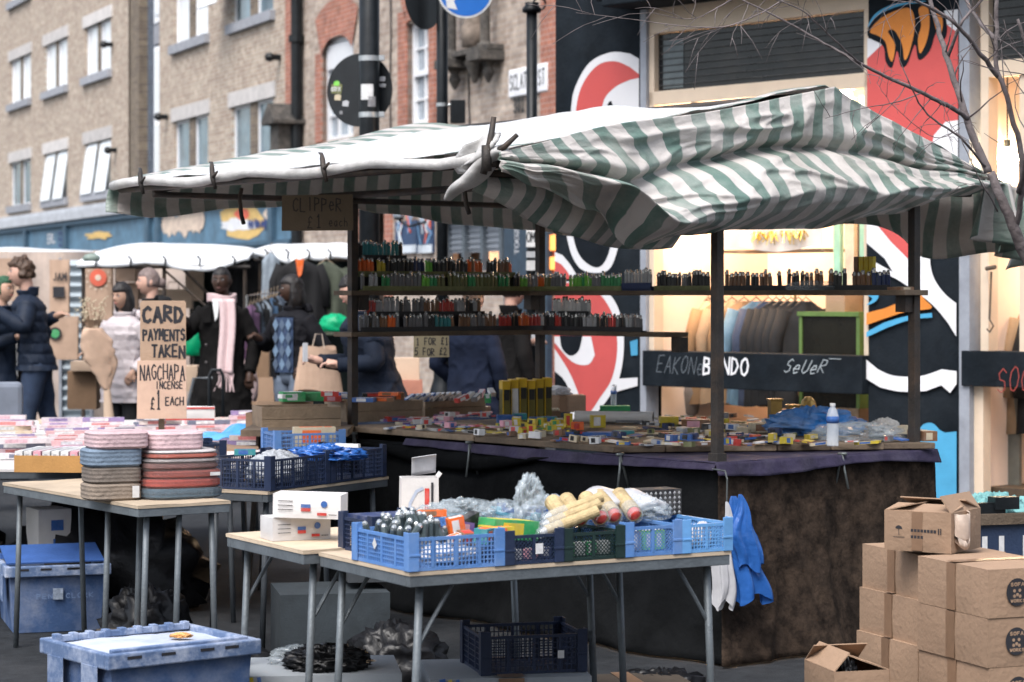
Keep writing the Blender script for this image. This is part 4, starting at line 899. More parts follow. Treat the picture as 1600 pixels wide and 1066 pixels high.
# rear side
a_ = tier(uu(850), 2.4, uu(984), 2.4, shz, shz + T, .04, clearp, 'olive tray on the rear shelf before the mural'); row(*a_, shz + T, ['lime', 'olive', 'grey', 'green', 'orange', 'olive', 'green'], 'rear corner post', 'rear upper shelf row')
a_ = tier(uu(985), 2.4, uu(1030), 2.4, shz, shz + .022, .04, pm('navy'), 'navy tray of silver lighters on the rear shelf'); row(*a_, shz + .022, ['silver'], 'tray end', 'navy tray on the rear shelf')
a_ = tier(uu(1031), 2.4, uu(1118), 2.4, shz, shz + T, .02, clearp, 'olive tray of dark lighters beside the front corner post'); row(*a_, shz + T, ['black', 'black', 'grey'], 'navy tray', 'dark row beside the corner post')
a_ = tier(uu(1132), 2.4, uu(1395), 2.4, shz, shz + T, .0, blktray, 'long black tray on the rear shelf before the lit window'); row(*a_, shz + T, ['black', 'black', 'navy', 'brown', 'grey', 'black', 'black'], 'front corner post', 'long dark row', pitch=.030)
a_ = tier(uu(862), 2.4, uu(1016), 2.4, 1.335, 1.335 + T, .04, blktray, 'low black tray on the lower rear shelf'); row(*a_, 1.335 + T, ['red', 'teal', 'grey', 'silver', 'black', 'grey', 'silver', 'black'], 'rear corner post', 'lower rear shelf row')
a_ = tier(uu(865), 2.4, uu(925), 2.4, 1.335, 1.335 + .085, .005, blktray, 'short black tray raising white lighters on the lower rear shelf'); row(*a_, 1.335 + .085, ['white', 'silver', 'grey'], 'rear corner post', 'short raised row on the lower rear shelf')

# ---- plastic crates
def crate_parts(t, w_, d_, h_, m_, diag=False, cell=.016, bar_=.0035):
    def side(L_, M_):
        mb = MB(); mb.box(0, -.003, 0, L_, .003, .010, 0, M_); mb.box(0, -.004, h_ - .010, L_, .004, h_, 0, M_)
        nb = max(2, round(L_ / .09))
        for i in range(1, nb): mb.box(L_ * i / nb - .005, -.0038, .01, L_ * i / nb + .005, .0038, h_ - .01, 0, M_)
        z0, z1 = .010, h_ - .010
        if not diag:
            n = int(L_ / cell)
            for i in range(1, n): mb.box(L_ * i / n - bar_ / 2, -.002, z0, L_ * i / n + bar_ / 2, .002, z1, 0, M_)
            n = max(2, int((z1 - z0) / cell))
            for i in range(1, n): zz = z0 + (z1 - z0) * i / n; mb.box(0, -.0018, zz - bar_ / 2, L_, .0018, zz + bar_ / 2, 0, M_)
        else:
            n = int(L_ / cell) ; hh = z1 - z0
            for i in range(-int(hh / cell) - 1, n + 1):
                for s in (1, -1):
                    xa = i * cell if s > 0 else i * cell + hh; xb = xa + s * hh
                    pa, pb = Vector((xa, z0)), Vector((xb, z1)); d = pb - pa
                    t0, t1 = 0., 1.
                    for lim, sg in ((0, 1), (L_, -1)):
                        fa, fb = sg * (pa.x - lim), sg * (pb.x - lim)
                        if fa < 0 and fb < 0: t0 = 2
                        elif fa < 0: t0 = max(t0, fa / (fa - fb))
                        elif fb < 0: t1 = min(t1, fa / (fa - fb))
                    if t0 >= t1: continue
                    a, b = pa + d * t0, pa + d * t1; nn = Vector((-(b - a).y, (b - a).x)).normalized() * bar_ * .5
                    mb.add([((a - nn).x, -.001 * s, (a - nn).y), ((b - nn).x, -.001 * s, (b - nn).y), ((b + nn).x, -.001 * s, (b + nn).y), ((a + nn).x, -.001 * s, (a + nn).y)], [(0, 1, 2, 3)], 0, M_)
        mb.build('side_panel', m_, t)
    side(w_, TR((0, .004, 0))); side(w_, TR((0, d_ - .004, 0))); side(d_, TR((.004, 0, 0), 0, 0, R(90))); side(d_, TR((w_ - .004, 0, 0), 0, 0, R(90)))
    for (x, y, sx, sy) in ((0, 0, 1, 1), (w_, 0, -1, 1), (0, d_, 1, -1), (w_, d_, -1, -1)):
        mb = MB(); mb.box(x - sx * .005, y - sy * .005, 0, x + sx * .03, y + sy * .001, h_ + .016); mb.box(x - sx * .0045, y + sy * .0012, 0, x + sx * .001, y + sy * .03, h_ + .016)
        mb.box(x - sx * .002, y - sy * .007, h_ * .45, x + sx * .034, y - sy * .0045, h_ * .45 + .007)
        mb.build('corner_post', m_, t, bevel=.001)
    mb = MB(); mb.box(.005, .005, .002, w_ - .005, d_ - .005, .007)
    mb.build('base', m_, t)
NC = Vector((-.30, 6.74, 0)); RA = math.atan2(.5, .865)
def T1(x, y, z=.711): return NC + Vector((.865, .5, 0)) * x + Vector((-.5, .865, 0)) * y + Vector((0, 0, z))
def crate(label, P, rz, w_, d_, h_, m_, diag=False, cell=.016, sticker=None, name='plastic_crate', group='plastic produce crates holding the goods'):
    t = thing(name, label, 'crate', P, rz, group); crate_parts(t, w_, d_, h_, m_, diag, cell)
    if sticker: mb = MB(); x, z, s_ = sticker; mb.box(x, -.008, z, x + s_, -.0075, z + s_ * 1.2, 0, None); mb.build('paper_sticker', pp_('white'), t)
    return t
cblue = mat('crate_blue', (.09, .21, .48), .42, .12, 10, bump=.1, dirt=(.3, .36, .45), dirt_amt=.25, dscale=12)
clight = mat('crate_light_blue', (.12, .3, .58), .42, .12, 10, bump=.1); cnavy = mat('crate_navy', (.016, .026, .06), .4, .2, 10, bump=.1); cdark = mat('crate_dark_green', (.012, .03, .028), .4, .2, 10, bump=.1); cteal = mat('crate_turquoise', (.06, .26, .36), .42, .15, 10)
# ---- folding tables
ttop = mat('pale_table_board', (.5, .4, .29), .7, .15, 4, bump=.3, fine=30, dirt=(.2, .16, .13), dirt_amt=.4, dscale=3)
def table(label, P, rz, w_, d_, z=.71, brace=True, splay=.03, top=ttop, extra=(), name='trestle_table', lm=galv):
    t = thing(name, label, 'table', P, rz, 'folding trestle tables of the stall')
    mb = MB(); mb.grid(lambda a, b: (a * w_, b * d_, z + .001 * math.sin(a * 9)), 8, 4); mb.box(0, 0, z - .012, w_, d_, z - .001); mb.build('table_top', top, t)
    mb = MB(); 
    mb.box(.003, .003, z - .045, w_ - .003, .03, z - .0125); mb.box(.003, d_ - .03, z - .045, w_ - .003, d_ - .003, z - .0125); mb.box(.003, .031, z - .045, .03, d_ - .031, z - .0125); mb.box(w_ - .03, .031, z - .045, w_ - .003, d_ - .031, z - .0125)
    mb.build('edge_frame', lm, t, bevel=.002)
    for (x, y) in [(.06, .05), (w_ - .06, .05), (.06, d_ - .05), (w_ - .06, d_ - .05)] + list(extra):
        mb = MB(); sx = splay if x > w_ / 2 else -splay; mb.tube([(x, y, z - .045), (x + sx, y, 0)], .0125, 8); mb.build('leg', lm, t, smooth=True)
    for y in (.05, d_ - .05):
        for x, s in ((.06, 1), (w_ - .06, -1)):
            if brace: mb = MB(); mb.tube([(x, y, z - .22), (x + s * .05, y, z - .14), (x + s * .11, y, z - .05)], .0065, 6); mb.build('folding_brace', lm, t)
    return t
table('front trestle table holding the row of blue and dark plastic crates', T1(0, 0, 0), RA, 1.15, .62)
table('front trestle table holding the white glove boxes', T1(-.05, .63, 0), RA, 1.15, .62, z=.716)
c0 = Vector((-1.44, 8.87, 0)); CA = math.atan2(.568, .823)
def T2(x, y, z=.711): return c0 + Vector((.823, .568, 0)) * x + Vector((-.568, .823, 0)) * y + Vector((0, 0, z))
table('bare topped trestle table under the two stacks of webbing rolls', T2(0, 0, 0), CA, .40, 1.35, brace=False, extra=[(.2, .05), (.2, .4), (.06, .4)], splay=.02)
table('low grey trestle table carrying the two navy crates', (-1.02, 9.62, 0), math.atan2(.875, .485), .95, .36, z=.70, brace=False, lm=mat('dark_grey_steel', (.07, .08, .09), .5))
# crates along the front edge
crate('bright blue lattice crate of lighters at the front corner of the table', T1(0, .0), RA, .315, .37, .098, cblue, False, .0125)
t = [o for o in bpy.data.objects if o.get('label', '').startswith('bright blue lattice crate')][0]; mb = MB(); mb.add([(-.004, .22, .045), (-.004, .205, .062), (-.004, .22, .082), (-.004, .235, .062)], [(0, 1, 2, 3)]); mb.build('paper_sticker', pp_('white'), t)
crate('small navy crate holding the yellow and green carton', T1(.325, .0), RA, .2, .34, .088, cnavy, True, .013, sticker=(.1, .03, .026))
crate('dark green crate under the bundle of cream tubes', T1(.53, .0), RA, .215, .34, .085, cdark, True, .012)
crate('mid blue crate between the dark green one and the palest one', T1(.752, .0), RA, .205, .34, .092, cblue, True, .012)
crate('pale blue crate at the end of the table by the hanging bags', T1(.965, .0), RA, .185, .34, .090, clight, False, .011)
crate('navy crate of printed packs behind the bright blue crate', T1(.10, .44), RA + .03, .24, .22, .105, cnavy, False, .014)
crate('turquoise crate full of clear bags behind the open white box', T1(.33, .42), RA, .36, .28, .09, cteal, False, .014)
crate('small deep blue crate behind the yellow and green carton', T1(.70, .42), RA, .26, .28, .10, mat('crate_deep_blue', (.02, .07, .25), .42), False, .014)
crate('blue crate on its own behind the folded white sheet', T1(.98, .40), RA, .16, .25, .09, cblue, False, .014)
# crates further back
for i, (lab, x) in enumerate((('long navy crate of silver packs beside the webbing rolls', .02), ('second navy crate, partly covered by blue plastic', .48))):
    P = Vector((-1.02, 9.62, .702)) + Vector((.485, .875, 0)) * x; crate(lab, P + Vector((-.0, 0, 0)), math.atan2(.875, .485), .44, .34, .13, cnavy, False, .016)
crate('blue crate tipped behind the navy crates', (-1.12, 10.9, .735), .35, .34, .26, .13, cblue, False, .018)
crate('navy crate standing alone with its handles up behind the other two', (-1.5, 10.4, .735), .5, .22, .2, .11, cnavy, False, .018)

# ---- cartons
cardb = mat('corrugated_card', (.31, .205, .135), .85, .1, 5, bump=.3, fine=50, dirt=(.28, .18, .12), dirt_amt=.4, dscale=5)
cardd = mat('dark_card', (.20, .125, .075), .85, .12, 5, bump=.3, fine=50)
cardl = mat('light_card', (.46, .34, .25), .85, .1, 5, bump=.2, fine=50)
tape = mat('brown_tape', (.22, .135, .085), .3, .1, 20, bump=.05); ink = mat('black_ink', (.02, .02, .025), .7, .2, 30, bump=0)
def carton(label, P, rz, w_, d_, h_, m_=cardb, tp=True, mark=None, flaps=None, tilt=0., name='cardboard_box', group=None, cat='box', seed=1):
    t = thing(name, label, cat, P, rz, group); r = random.Random(seed)
    if tilt: t.rotation_euler = (tilt, 0, rz)
    b_ = .004
    mb = MB()
    def face(fn, nu=8, nv=6): mb.grid(fn, nu, nv)
    bulge = lambda a, b: .004 * math.sin(math.pi * a) * math.sin(math.pi * b) * r.uniform(.9, 1.1)
    face(lambda a, b: (a * w_, -bulge(a, b), b * h_)); face(lambda a, b: ((1 - a) * w_, d_ + bulge(a, b), b * h_)); face(lambda a, b: (-bulge(a, b), (1 - a) * d_, b * h_)); face(lambda a, b: (w_ + bulge(a, b), a * d_, b * h_))
    if not flaps: face(lambda a, b: (a * w_, b * d_, h_ + bulge(a, b)))
    face(lambda a, b: (a * w_, (1 - b) * d_, 0))
    mb.build('carton_body', m_, t, smooth=False, weld=True, solid=0 if not flaps else .004)
    if flaps:
        for (side, ang, ln) in flaps:
            mb = MB(); c, s = math.cos(ang), math.sin(ang)
            if side == 'f': mb.grid(lambda a, b: (a * w_, -ln * b * c, h_ + ln * b * s), 4, 3)
            if side == 'b': mb.grid(lambda a, b: (a * w_, d_ + ln * b * c, h_ + ln * b * s), 4, 3)
            if side == 'l': mb.grid(lambda a, b: (-ln * b * c, a * d_, h_ + ln * b * s), 4, 3)
            if side == 'r': mb.grid(lambda a, b: (w_ + ln * b * c, a * d_, h_ + ln * b * s), 4, 3)
            mb.build('flap', m_, t, solid=.004)
    if tp:
        mb = MB(); ax = d_ if tp == 'd' else w_
        if tp == 'd': mb.box(-.0065, d_ * .44, h_ * .02, -.0055, d_ * .56, h_); mb.box(-.006, d_ * .44, h_ + .005, w_, d_ * .56, h_ + .0055) if not flaps else None
        else: mb.box(w_ * .42, -.0065, h_ * .02, w_ * .58, -.0055, h_); mb.box(w_ * .42, -.006, h_ + .005, w_ * .58, d_, h_ + .0055) if not flaps else None
        mb.build('packing_tape', tape, t)
    if mark: mb = MB(); mark(mb, w_, d_, h_); mb.build('printed_mark', [ink, m_, pp_('blue'), pp_('red'), pp_('yellow')], t)
    return t
def roundel(mb, w_, d_, h_, x=.12, z=None, r_=.05, y=-.0065):
    z = z or h_ * .5; pts = [(x + r_ * .92 * math.cos(a * math.pi / 12), z + r_ * math.sin(a * math.pi / 12)) for a in range(24)]
    mb.add([(p[0], y, p[1]) for p in pts], [list(range(24))[::-1]], 0)
    write(mb, 'SOFA', x - r_ * .55, z + r_ * .45, r_ * .22, r_ * .3, .0035, y - .0005, 1, cw=r_ * .2, jit=0.)
    write(mb, 'WORKS', x - r_ * .55, z - r_ * .72, r_ * .2, r_ * .25, .003, y - .0005, 1, cw=r_ * .17, jit=0.)
    for dx, dz in ((-.25, .1), (.2, .12), (0, -.18), (.22, -.3), (-.25, -.28)):
        mb.add([(x + r_ * (dx + .13 * math.cos(a)), y - .0006, z + r_ * (dz + .13 * math.sin(a))) for a in (0, 1.05, 2.1, 3.14, 4.2, 5.2)], [(5, 4, 3, 2, 1, 0)], 1)
BA = math.atan2(.36, .93); bx, by = Vector((.93, .36, 0)).normalized(), Vector((-.36, .93, 0)).normalized()
GB = 'brown cardboard boxes stacked beside the stall'
def markA(mb, w_, d_, h_):
    roundel(mb, w_, d_, h_, .105, h_ * .52, .045)
    write(mb, '24', .175, h_ * .35, .05, .04, .008, -.0065, 0, jit=0.); write(mb, 'PCS', .175, h_ * .12, .022, .02, .004, -.0065, 0, jit=0.)
NA = Vector((1.53, 7.40, 0))
for i in range(4):
    z = .005 + i * .159; j = Vector((rnd.uniform(-.006, .006), rnd.uniform(-.006, .006), 0)) * (1 if i < 3 else 0)
    carton(['bottom', 'second lowest', 'dented second from top', 'topmost'][i] + ' cardboard box of the right-hand stack, with round black emblem', NA + j + Vector((0, 0, z)), BA, .33, .43, .157, tp='d', mark=markA, group=GB, seed=i)
NB = Vector((1.40, 7.93, 0))
for i in range(4):
    z = .002 + i * .1555
    carton(['bottom', 'second lowest', 'third', 'topmost'][i] + ' plain taped box of the stack against the brown skirt', NB + bx * (.02 - .012 * (3 - i)) + Vector((0.0, 0, z)), BA, .33, .42, .155, tp='d', group=GB, seed=i + 9)
def markT(mb, w_, d_, h_):
    x = .055; z = h_ * .55; mb.add([(x + .013 * math.cos(a * .5), -.0065, z + .012 * abs(math.sin(a * .5))) for a in range(7)], [tuple(range(6, -1, -1))], 0); stroke(mb, [(x, z), (x, z - .02)], .002, -.0065); stroke(mb, [(x - .02, z - .028), (x + .02, z - .028)], .002, -.0065)
    for k in range(2):
        for i in range(8 - 4 * k): mb.box(.10 + i * .012, -.0066, z - .008 - .022 * k, .109 + i * .012, -.006, z + .002 - .022 * k)
    mb.box(.2, -.0066, z - .012, .204, -.006, z + .008); mb.box(.208, -.0066, z - .012, .212, -.006, z + .008)
T_ = carton('open box with torn flaps on top of both stacks', (1.29, 7.97, .643), -.5, .245, .25, .135, mark=markT, tp=True, flaps=[('f', 2.98, .11), ('b', 2.85, .13), ('r', 2.2, .07), ('l', 2.9, .1)], group=GB)
T_.rotation_euler = (0, 0, -.6)
mb = MB(); mb.grid(lambda a, b: (.25 + .03 * math.sin(a * 6), .02 + .2 * a, .13 - .1 * b * (1 + .3 * math.sin(a * 9)) + .02 * math.sin(b * 9)), 14, 6); mb.build('torn_paper', mat('torn_paper', (.5, .4, .33), .8, .2, 12), T_, smooth=True, solid=.002)
def crumple(name, label, cat, P, s, m_, seed=1, amp=.35, n=72, group=None, parent=None, rz=0., freq=3., flat=True):
    mb = MB(); nn = n // 2; k0 = 0
    def fn(a, b):
        t = math.pi * b; ph = 2 * math.pi * a; d = Vector((math.sin(t) * math.cos(ph), math.sin(t) * math.sin(ph), math.cos(t)))
        q = d * freq + Vector((seed * 7.1, seed * 3.3, 0)); w1 = 1 - 2 * abs(noise.noise(q)); w2 = 1 - 2 * abs(noise.noise(q * 2.3)); k = 1 + amp * (w1 - .6) + amp * .5 * (w2 - .6) + amp * .28 * (1 - 2 * abs(noise.noise(q * 5.1)) - .6)
        z = d.z * s[2] * k
        if flat: z = max(z, -s[2] * .45) + s[2] * .45
        return (d.x * s[0] * k, d.y * s[1] * k, z)
    mb.grid(fn, n, nn)
    if parent is not None: o = mb.build(name, m_, parent, smooth=True, loc=P, rot=(0, 0, rz), weld=True); return o
    o = mb.build(name, m_, smooth=True, loc=P, rot=(0, 0, rz), weld=True); return tag(o, label, cat, group)
bagb = mat('blue_plastic_bag', (.03, .14, .48), .25, .2, 8, bump=.5, fine=25, transl=.25, spec=.6); bagl = mat('light_blue_plastic', (.1, .36, .7), .3, .15, 6, bump=.4, fine=20, transl=.3)
bagc = mat('clear_plastic_bag', (.55, .62, .66), .10, .15, 9, bump=.8, fine=26, alpha=.24, spec=1.); bagw = mat('white_plastic_bag', (.6, .6, .62), .3, .1, 8, bump=.5, fine=20, transl=.25)
bagk = mat('black_plastic_bag', (.006, .006, .007), .38, .2, 8, bump=.6, fine=18, spec=.3)
# box low on the ground, black bag inside
t = carton('open box lying low beside the stacks with a black bin bag inside', (1.05, 7.50, .17), .25, .19, .26, .125, flaps=[('l', 2.3, .08), ('b', 2.5, .1), ('r', 2.8, .1)], tp=False, group=GB)
crumple('bin_bag', 'shiny black bin bag stuffed in the low open box', 'bag', (1.09, 7.60, .19), (.06, .08, .09), bagk, 3)
carton('unmarked box under the low open one beside the stacks', (1.05, 7.5, 0), .25, .20, .28, .168, cardd, True, None, group=GB)
# dark letter crate with teal cloth
lc = thing('lettered_crate', 'dark navy crate with big white letters behind the top box, teal cloth inside', 'crate', (1.60, 8.50, .32), .30)
mb = MB(); w_, d_, h_ = .62, .4, .40
mb.box(0, 0, 0, w_, .012, h_ - .05); mb.box(0, d_ - .012, 0, w_, d_, h_); mb.box(0, .0125, 0, .012, d_ - .0125, h_); mb.box(w_ - .012, .0125, 0, w_, d_ - .0125, h_); mb.box(.0125, .0125, 0, w_ - .0125, d_ - .0125, .012); mb.build('crate_body', mat('crate_navy_solid', (.02, .035, .075), .5, .2), lc)
mb = MB(); mb.box(-.01, -.018, h_ - .05, w_ + .01, .02, h_ - .01); mb.build('top_rail', wood_d, lc); mb = MB(); write(mb, 'WILLOW', .03, .1, .20, .10, .022, -.002, 0, cw=.06, jit=0.); mb.build('lettering', pp_('white'), lc)
mb = MB(); mb.box(-.012, .0, h_ - .01, w_ * .4, .03, h_ + .03); mb.box(.2, -.01, h_ + .005, .3, .05, h_ + .05); mb.build('handle', black_iron, lc)
for i, (x, y, s_) in enumerate(((.18, .14, .09), (.3, .18, .14), (.5, .16, .13))):
    c_ = math.cos(.3); s2 = math.sin(.3); crumple('folded_cloth', ['teal cloth heaped at the near end of the lettered crate', 'largest teal cloth heap in the lettered crate', 'teal cloth heap at the far end of the lettered crate'][i], 'cloth', (1.60 + x * c_ - y * s2, 8.5 + x * s2 + y * c_, .62), (s_, .1, .1), mat('teal_cloth', (.15, .33, .33), .9, .2, 6, bump=.4), i + 4, .3, group='teal cloths in the lettered crate')
carton('large plain box standing under the lettered crate', (1.60, 8.50, 0), .30, .6, .4, .315, group=None, name='cardboard_box')

# ---- lidded bins
binblue = mat('bin_blue', (.05, .095, .21), .5, .15, 7, bump=.2, dirt=(.35, .38, .45), dirt_amt=.45, dscale=5); dustm = mat('dusty_lid', (.42, .46, .54), .7, .15, 6, dirt=(.15, .2, .33), dirt_amt=.5, dscale=7)
def bin_(label, P, rz, w_, d_, h_, lid=True):
    t = thing('lidded_storage_bin', label, 'storage bin', P, rz, 'blue lidded storage bins')
    mb = MB(); k = .03
    o_ = [(k, k), (w_ - k, k), (w_ - k, d_ - k), (k, d_ - k)]; q = [(0.012, 0.012), (w_ - .012, 0.012), (w_ - .012, d_ - .012), (.012, d_ - .012)]
    vs = [(x, y, 0) for x, y in o_] + [(x, y, h_ - .05) for x, y in q] + [(x * .97 + .01, y * .97 + .01, h_ - .05) for x, y in q] + [(x * .97 + .012, y * .97 + .012, .02) for x, y in o_]
    fs = [(0, 3, 2, 1)] + [(i, (i + 1) % 4, (i + 1) % 4 + 4, i + 4) for i in range(4)] + [(i + 4, (i + 1) % 4 + 4, (i + 1) % 4 + 8, i + 8) for i in range(4)] + [(i + 8, (i + 1) % 4 + 8, (i + 1) % 4 + 12, i + 12) for i in range(4)] + [(12, 13, 14, 15)]
    mb.add(vs, fs); mb.build('bin_body', binblue, t, bevel=.006)
    mb = MB()
    for (x0, y0, x1, y1) in ((-.012, -.012, w_ + .012, .014), (-.012, d_ - .014, w_ + .012, d_ + .012), (-.012, .0145, .014, d_ - .0145), (w_ - .014, .0145, w_ + .012, d_ - .0145)): mb.box(x0, y0, h_ - .055, x1, y1, h_ - .006)
    mb.build('rim', mat('bin_rim', (.10, .155, .28), .6, .2, 9, dirt=(.5, .53, .6), dirt_amt=.8, dscale=9), t, bevel=.005)
    for x in (.08, .2, .34, w_ - .1): mb = MB(); mb.box(w_ * x / .53 - .025, -.0135, h_ - .026, w_ * x / .53 + .025, -.0125, h_ - .017); mb.build('latch_slot', ink, t)
    for q0 in (.12, .64): mb = MB(); mb.box(-.016, d_ * q0, h_ - .17, -.0125, d_ * (q0 + .24), h_ - .05); mb.build('hinge_flap', MATS['bin_rim'], t, bevel=.003)
    mb = MB(); mb.box(w_ * .45, .006, h_ * .48, w_ * .45 + .045, .0105, h_ * .48 + .05, 0); r = random.Random(2)
    mb.build('worn_label', mat('worn_label', (.25, .3, .38), .7, .4, 60, bump=0), t)
    mb = MB(); write(mb, 'PEN', w_ * .29, h_ * .5, .02, .026, .004, .004, 0, cw=.017, jit=0.); write(mb, 'CLORK', w_ * .58, h_ * .5, .02, .026, .004, .004, 0, cw=.017, jit=0.); mb.build('faded_lettering', mat('faded_print', (.17, .25, .42), .6), t)
    if lid:
        mb = MB(); mb.grid(lambda a, b: (.014 + (w_ - .028) * a, .014 + (d_ - .028) * b, h_ - .022 + .003 * math.sin(a * 5) + .004 * noise.noise(Vector((a * 5, b * 5, 1)))), 12, 10); mb.build('lid_panel', dustm, t, smooth=True)
        mb = MB()
        for y in (.03, d_ - .03): mb.box(.02, y - .012, h_ - .018, w_ - .02, y + .012, h_ + .002)
        for i in range(9): mb.box(w_ * (i + .5) / 9 - .012, d_ - .045, h_ - .018, w_ * (i + .5) / 9 + .012, d_ - .016, h_ + .008)
        mb.build('lid_rib', MATS['bin_rim'], t, bevel=.003)
    return t
bin_('dusty blue lidded bin in front with an orange leaf on its lid', (-1.24, 7.10, .04), math.atan2(.33, .42), .53, .44, .38)
crumple('dry_leaf', 'dry orange leaf lying on the dusty bin lid', 'leaf', (-1.18 + .1, 7.10 + .42, .405), (.035, .022, .01), mat('leaf_orange', (.6, .32, .12), .7, .3, 20), 8, .4)
b2 = bin_('open blue bin with its lid flap tipped back, under the bare table', (-2.26, 10.32, 0), .32, .45, .6, .31, False)
mb = MB(); mb.box(.0, .3, .31, .44, .32, .33); mb.grid(lambda a, b: (.44 * a, .05 + .3 * b, .312 + .05 * b), 6, 4); mb.build('lid_flap', mat('bin_lid_blue', (.05, .12, .35), .45), b2, solid=.006)

# ---- webbing rolls
def rollstack(items, P, rad, ex, gname):
    z = P[2]
    for (lab, c, h_, rr, wrap, dx) in items:
        h_ *= .92; c = (c[0], tuple(q * .72 for q in c[1]) if c[0] not in ('pink', 'pinkcoil', 'pale', 'brick', 'rust', 'red') else tuple(q * .9 for q in c[1]))
        t = thing('webbing_roll', lab, 'webbing roll', (P[0] + dx, P[1] + dx * .4, z), .45, gname)
        prof = []; n = max(3, int(h_ / .008))
        for i in range(n + 1):
            zz = h_ * i / n; prof.append((rr * (.93 if i in (0, n) else 1) + (.0014 if i % 2 else 0), zz))
        mb = MB(); mb.lathe(prof, 30, ex=ex, sy=.9, sx=1); mb.lathe([(rr * .55, h_ + .0005), (rr * .3, h_ + .001)], 20, ex=ex); mb.build('rolled_webbing', mat('webbing_' + c[0], c[1], .85, .15, 12, bump=.5, fine=60), t, smooth=False)
        if wrap: mb = MB(); mb.lathe([(rr * 1.04, -.001), (rr * 1.06, h_ * .5), (rr * 1.03, h_ + .002), (rr * .6, h_ + .004)], 26, ex=ex); mb.build('plastic_wrap', mat('clear_wrap', (.6, .55, .55), .08, .1, 12, alpha=.06, bump=.9, fine=35, spec=1.), t, smooth=False)
        if lab.startswith(('beige', 'third')): mb = MB(); mb.box(rr * .55, -rr * .93 - .004, .01, rr * .8, -rr * .9 - .003, h_ - .01); mb.build('paper_label', pp_('white'), t)
        z += h_ + .001
P_ = onz(166, 783, .712)
rollstack([('beige webbing roll at the bottom of the slimmer stack', ('beige', (.3, .24, .19)), .072, .108, False, 0), ('taupe webbing roll, second from bottom of the slimmer stack', ('taupe', (.24, .2, .17)), .07, .106, False, .002),
           ('slate blue webbing roll under the pale pink one', ('slate', (.2, .27, .36)), .076, .110, False, 0), ('pale pink webbing roll topping the slimmer stack', ('pink', (.58, .42, .44)), .074, .114, False, .02)], (P_.x, P_.y + .1, .712), .11, 4.5, 'webbing rolls stacked on the bare table')
P_ = onz(268, 780, .712)
rollstack([('navy webbing bundle in clear wrap at the bottom of the wider stack', ('navy', (.06, .11, .15)), .045, .17, True, 0), ('brick red bundle just above the navy one', ('brick', (.32, .05, .035)), .04, .163, True, 0), ('third bundle up, brick red with a pale label', ('rust', (.27, .06, .045)), .036, .160, True, 0.004),
           ('grey edged red bundle in mid stack', ('greyred', (.2, .09, .08)), .03, .158, True, -.004), ('thin grey bundle under the thin red one', ('grey', (.33, .3, .3)), .016, .157, True, 0), ('thin red bundle under the pink coils', ('red', (.38, .08, .05)), .022, .152, True, .0), ('pale grey bundle right under the pink coils', ('pale', (.5, .47, .47)), .012, .148, True, .0),
           ('pink coiled webbing roll topping the wider stack', ('pinkcoil', (.56, .4, .42)), .078, .118, False, -.02)], (P_.x, P_.y + .14, .712), .16, 3.2, 'webbing rolls stacked on the bare table')

# ---- white glove boxes
wcard = mat('white_card', (.6, .58, .57), .6, .06, 10, bump=.1)
def gmark(mb, w_, d_, h_):
    mb.box(w_ * .42, -.0066, h_ * .45, w_ * .56, -.006, h_ * .6, 2); mb.box(w_ * .42, -.0066, h_ * .3, w_ * .56, -.006, h_ * .44, 3)
    for i in range(3): mb.box(w_ * .08, -.0066, h_ * (.7 - .18 * i), w_ * .3, -.006, h_ * (.73 - .18 * i), 0)
    pts = [(w_ * .76 + .011 * math.cos(a * .52), h_ * .62 + .011 * math.sin(a * .52)) for a in range(12)]; mb.add([(p[0], -.0066, p[1]) for p in pts], [list(range(11, -1, -1))], 2)
    mb.box(w_ * .66, -.0066, h_ * .14, w_ * .8, -.006, h_ * .26, 3); mb.box(w_ * .83, -.0066, h_ * .17, w_ * .95, -.006, h_ * .2, 0)
P_ = onz(425, 846, .72)
carton('lower white glove box, lying flat on the bare table corner', (P_.x, P_.y + .02, .7175), .42, .2, .13, .075, wcard, False, gmark, group='white glove boxes')
o_ = carton('upper white glove box, tilted across the lower one', (P_.x - .0, P_.y + .02, .796), -.02, .225, .12, .078, wcard, False, gmark, group='white glove boxes'); o_.rotation_euler = (0, .02, -.12)
P_ = onz(628, 826, .72)
o_ = carton('tall white box standing open with its grey flap bent back', (P_.x, P_.y, .7175), .12, .125, .1, .175, wcard, False, None, flaps=[('r', .9, .02)], group=None)
mb = MB(); mb.grid(lambda a, b: (.04 + .085 * a + .0 * b, .1 - .03 * b, .175 + .065 * math.sin(b * 1.7) + .012 * a), 6, 8); mb.build('flap', mat('grey_card_back', (.42, .42, .44), .7), o_, smooth=True, solid=.002)
mb = MB(); mb.box(.078, -.0066, .07, .094, -.006, .14, 3); mb.box(.1, -.0066, .03, .108, -.006, .16, 0); ring_ = [(.05 + .03 * math.cos(a * .3) , .02 + .13 * math.sin(a * .3)) for a in range(2, 6)]; stroke(mb, [(.02, .03), (.028, .09), (.05, .13), (.07, .14)], .01, -.0066, 2); mb.build('printed_mark', [ink, wcard, mat('pale_print', (.35, .4, .5), .6), pp_('red')], o_)

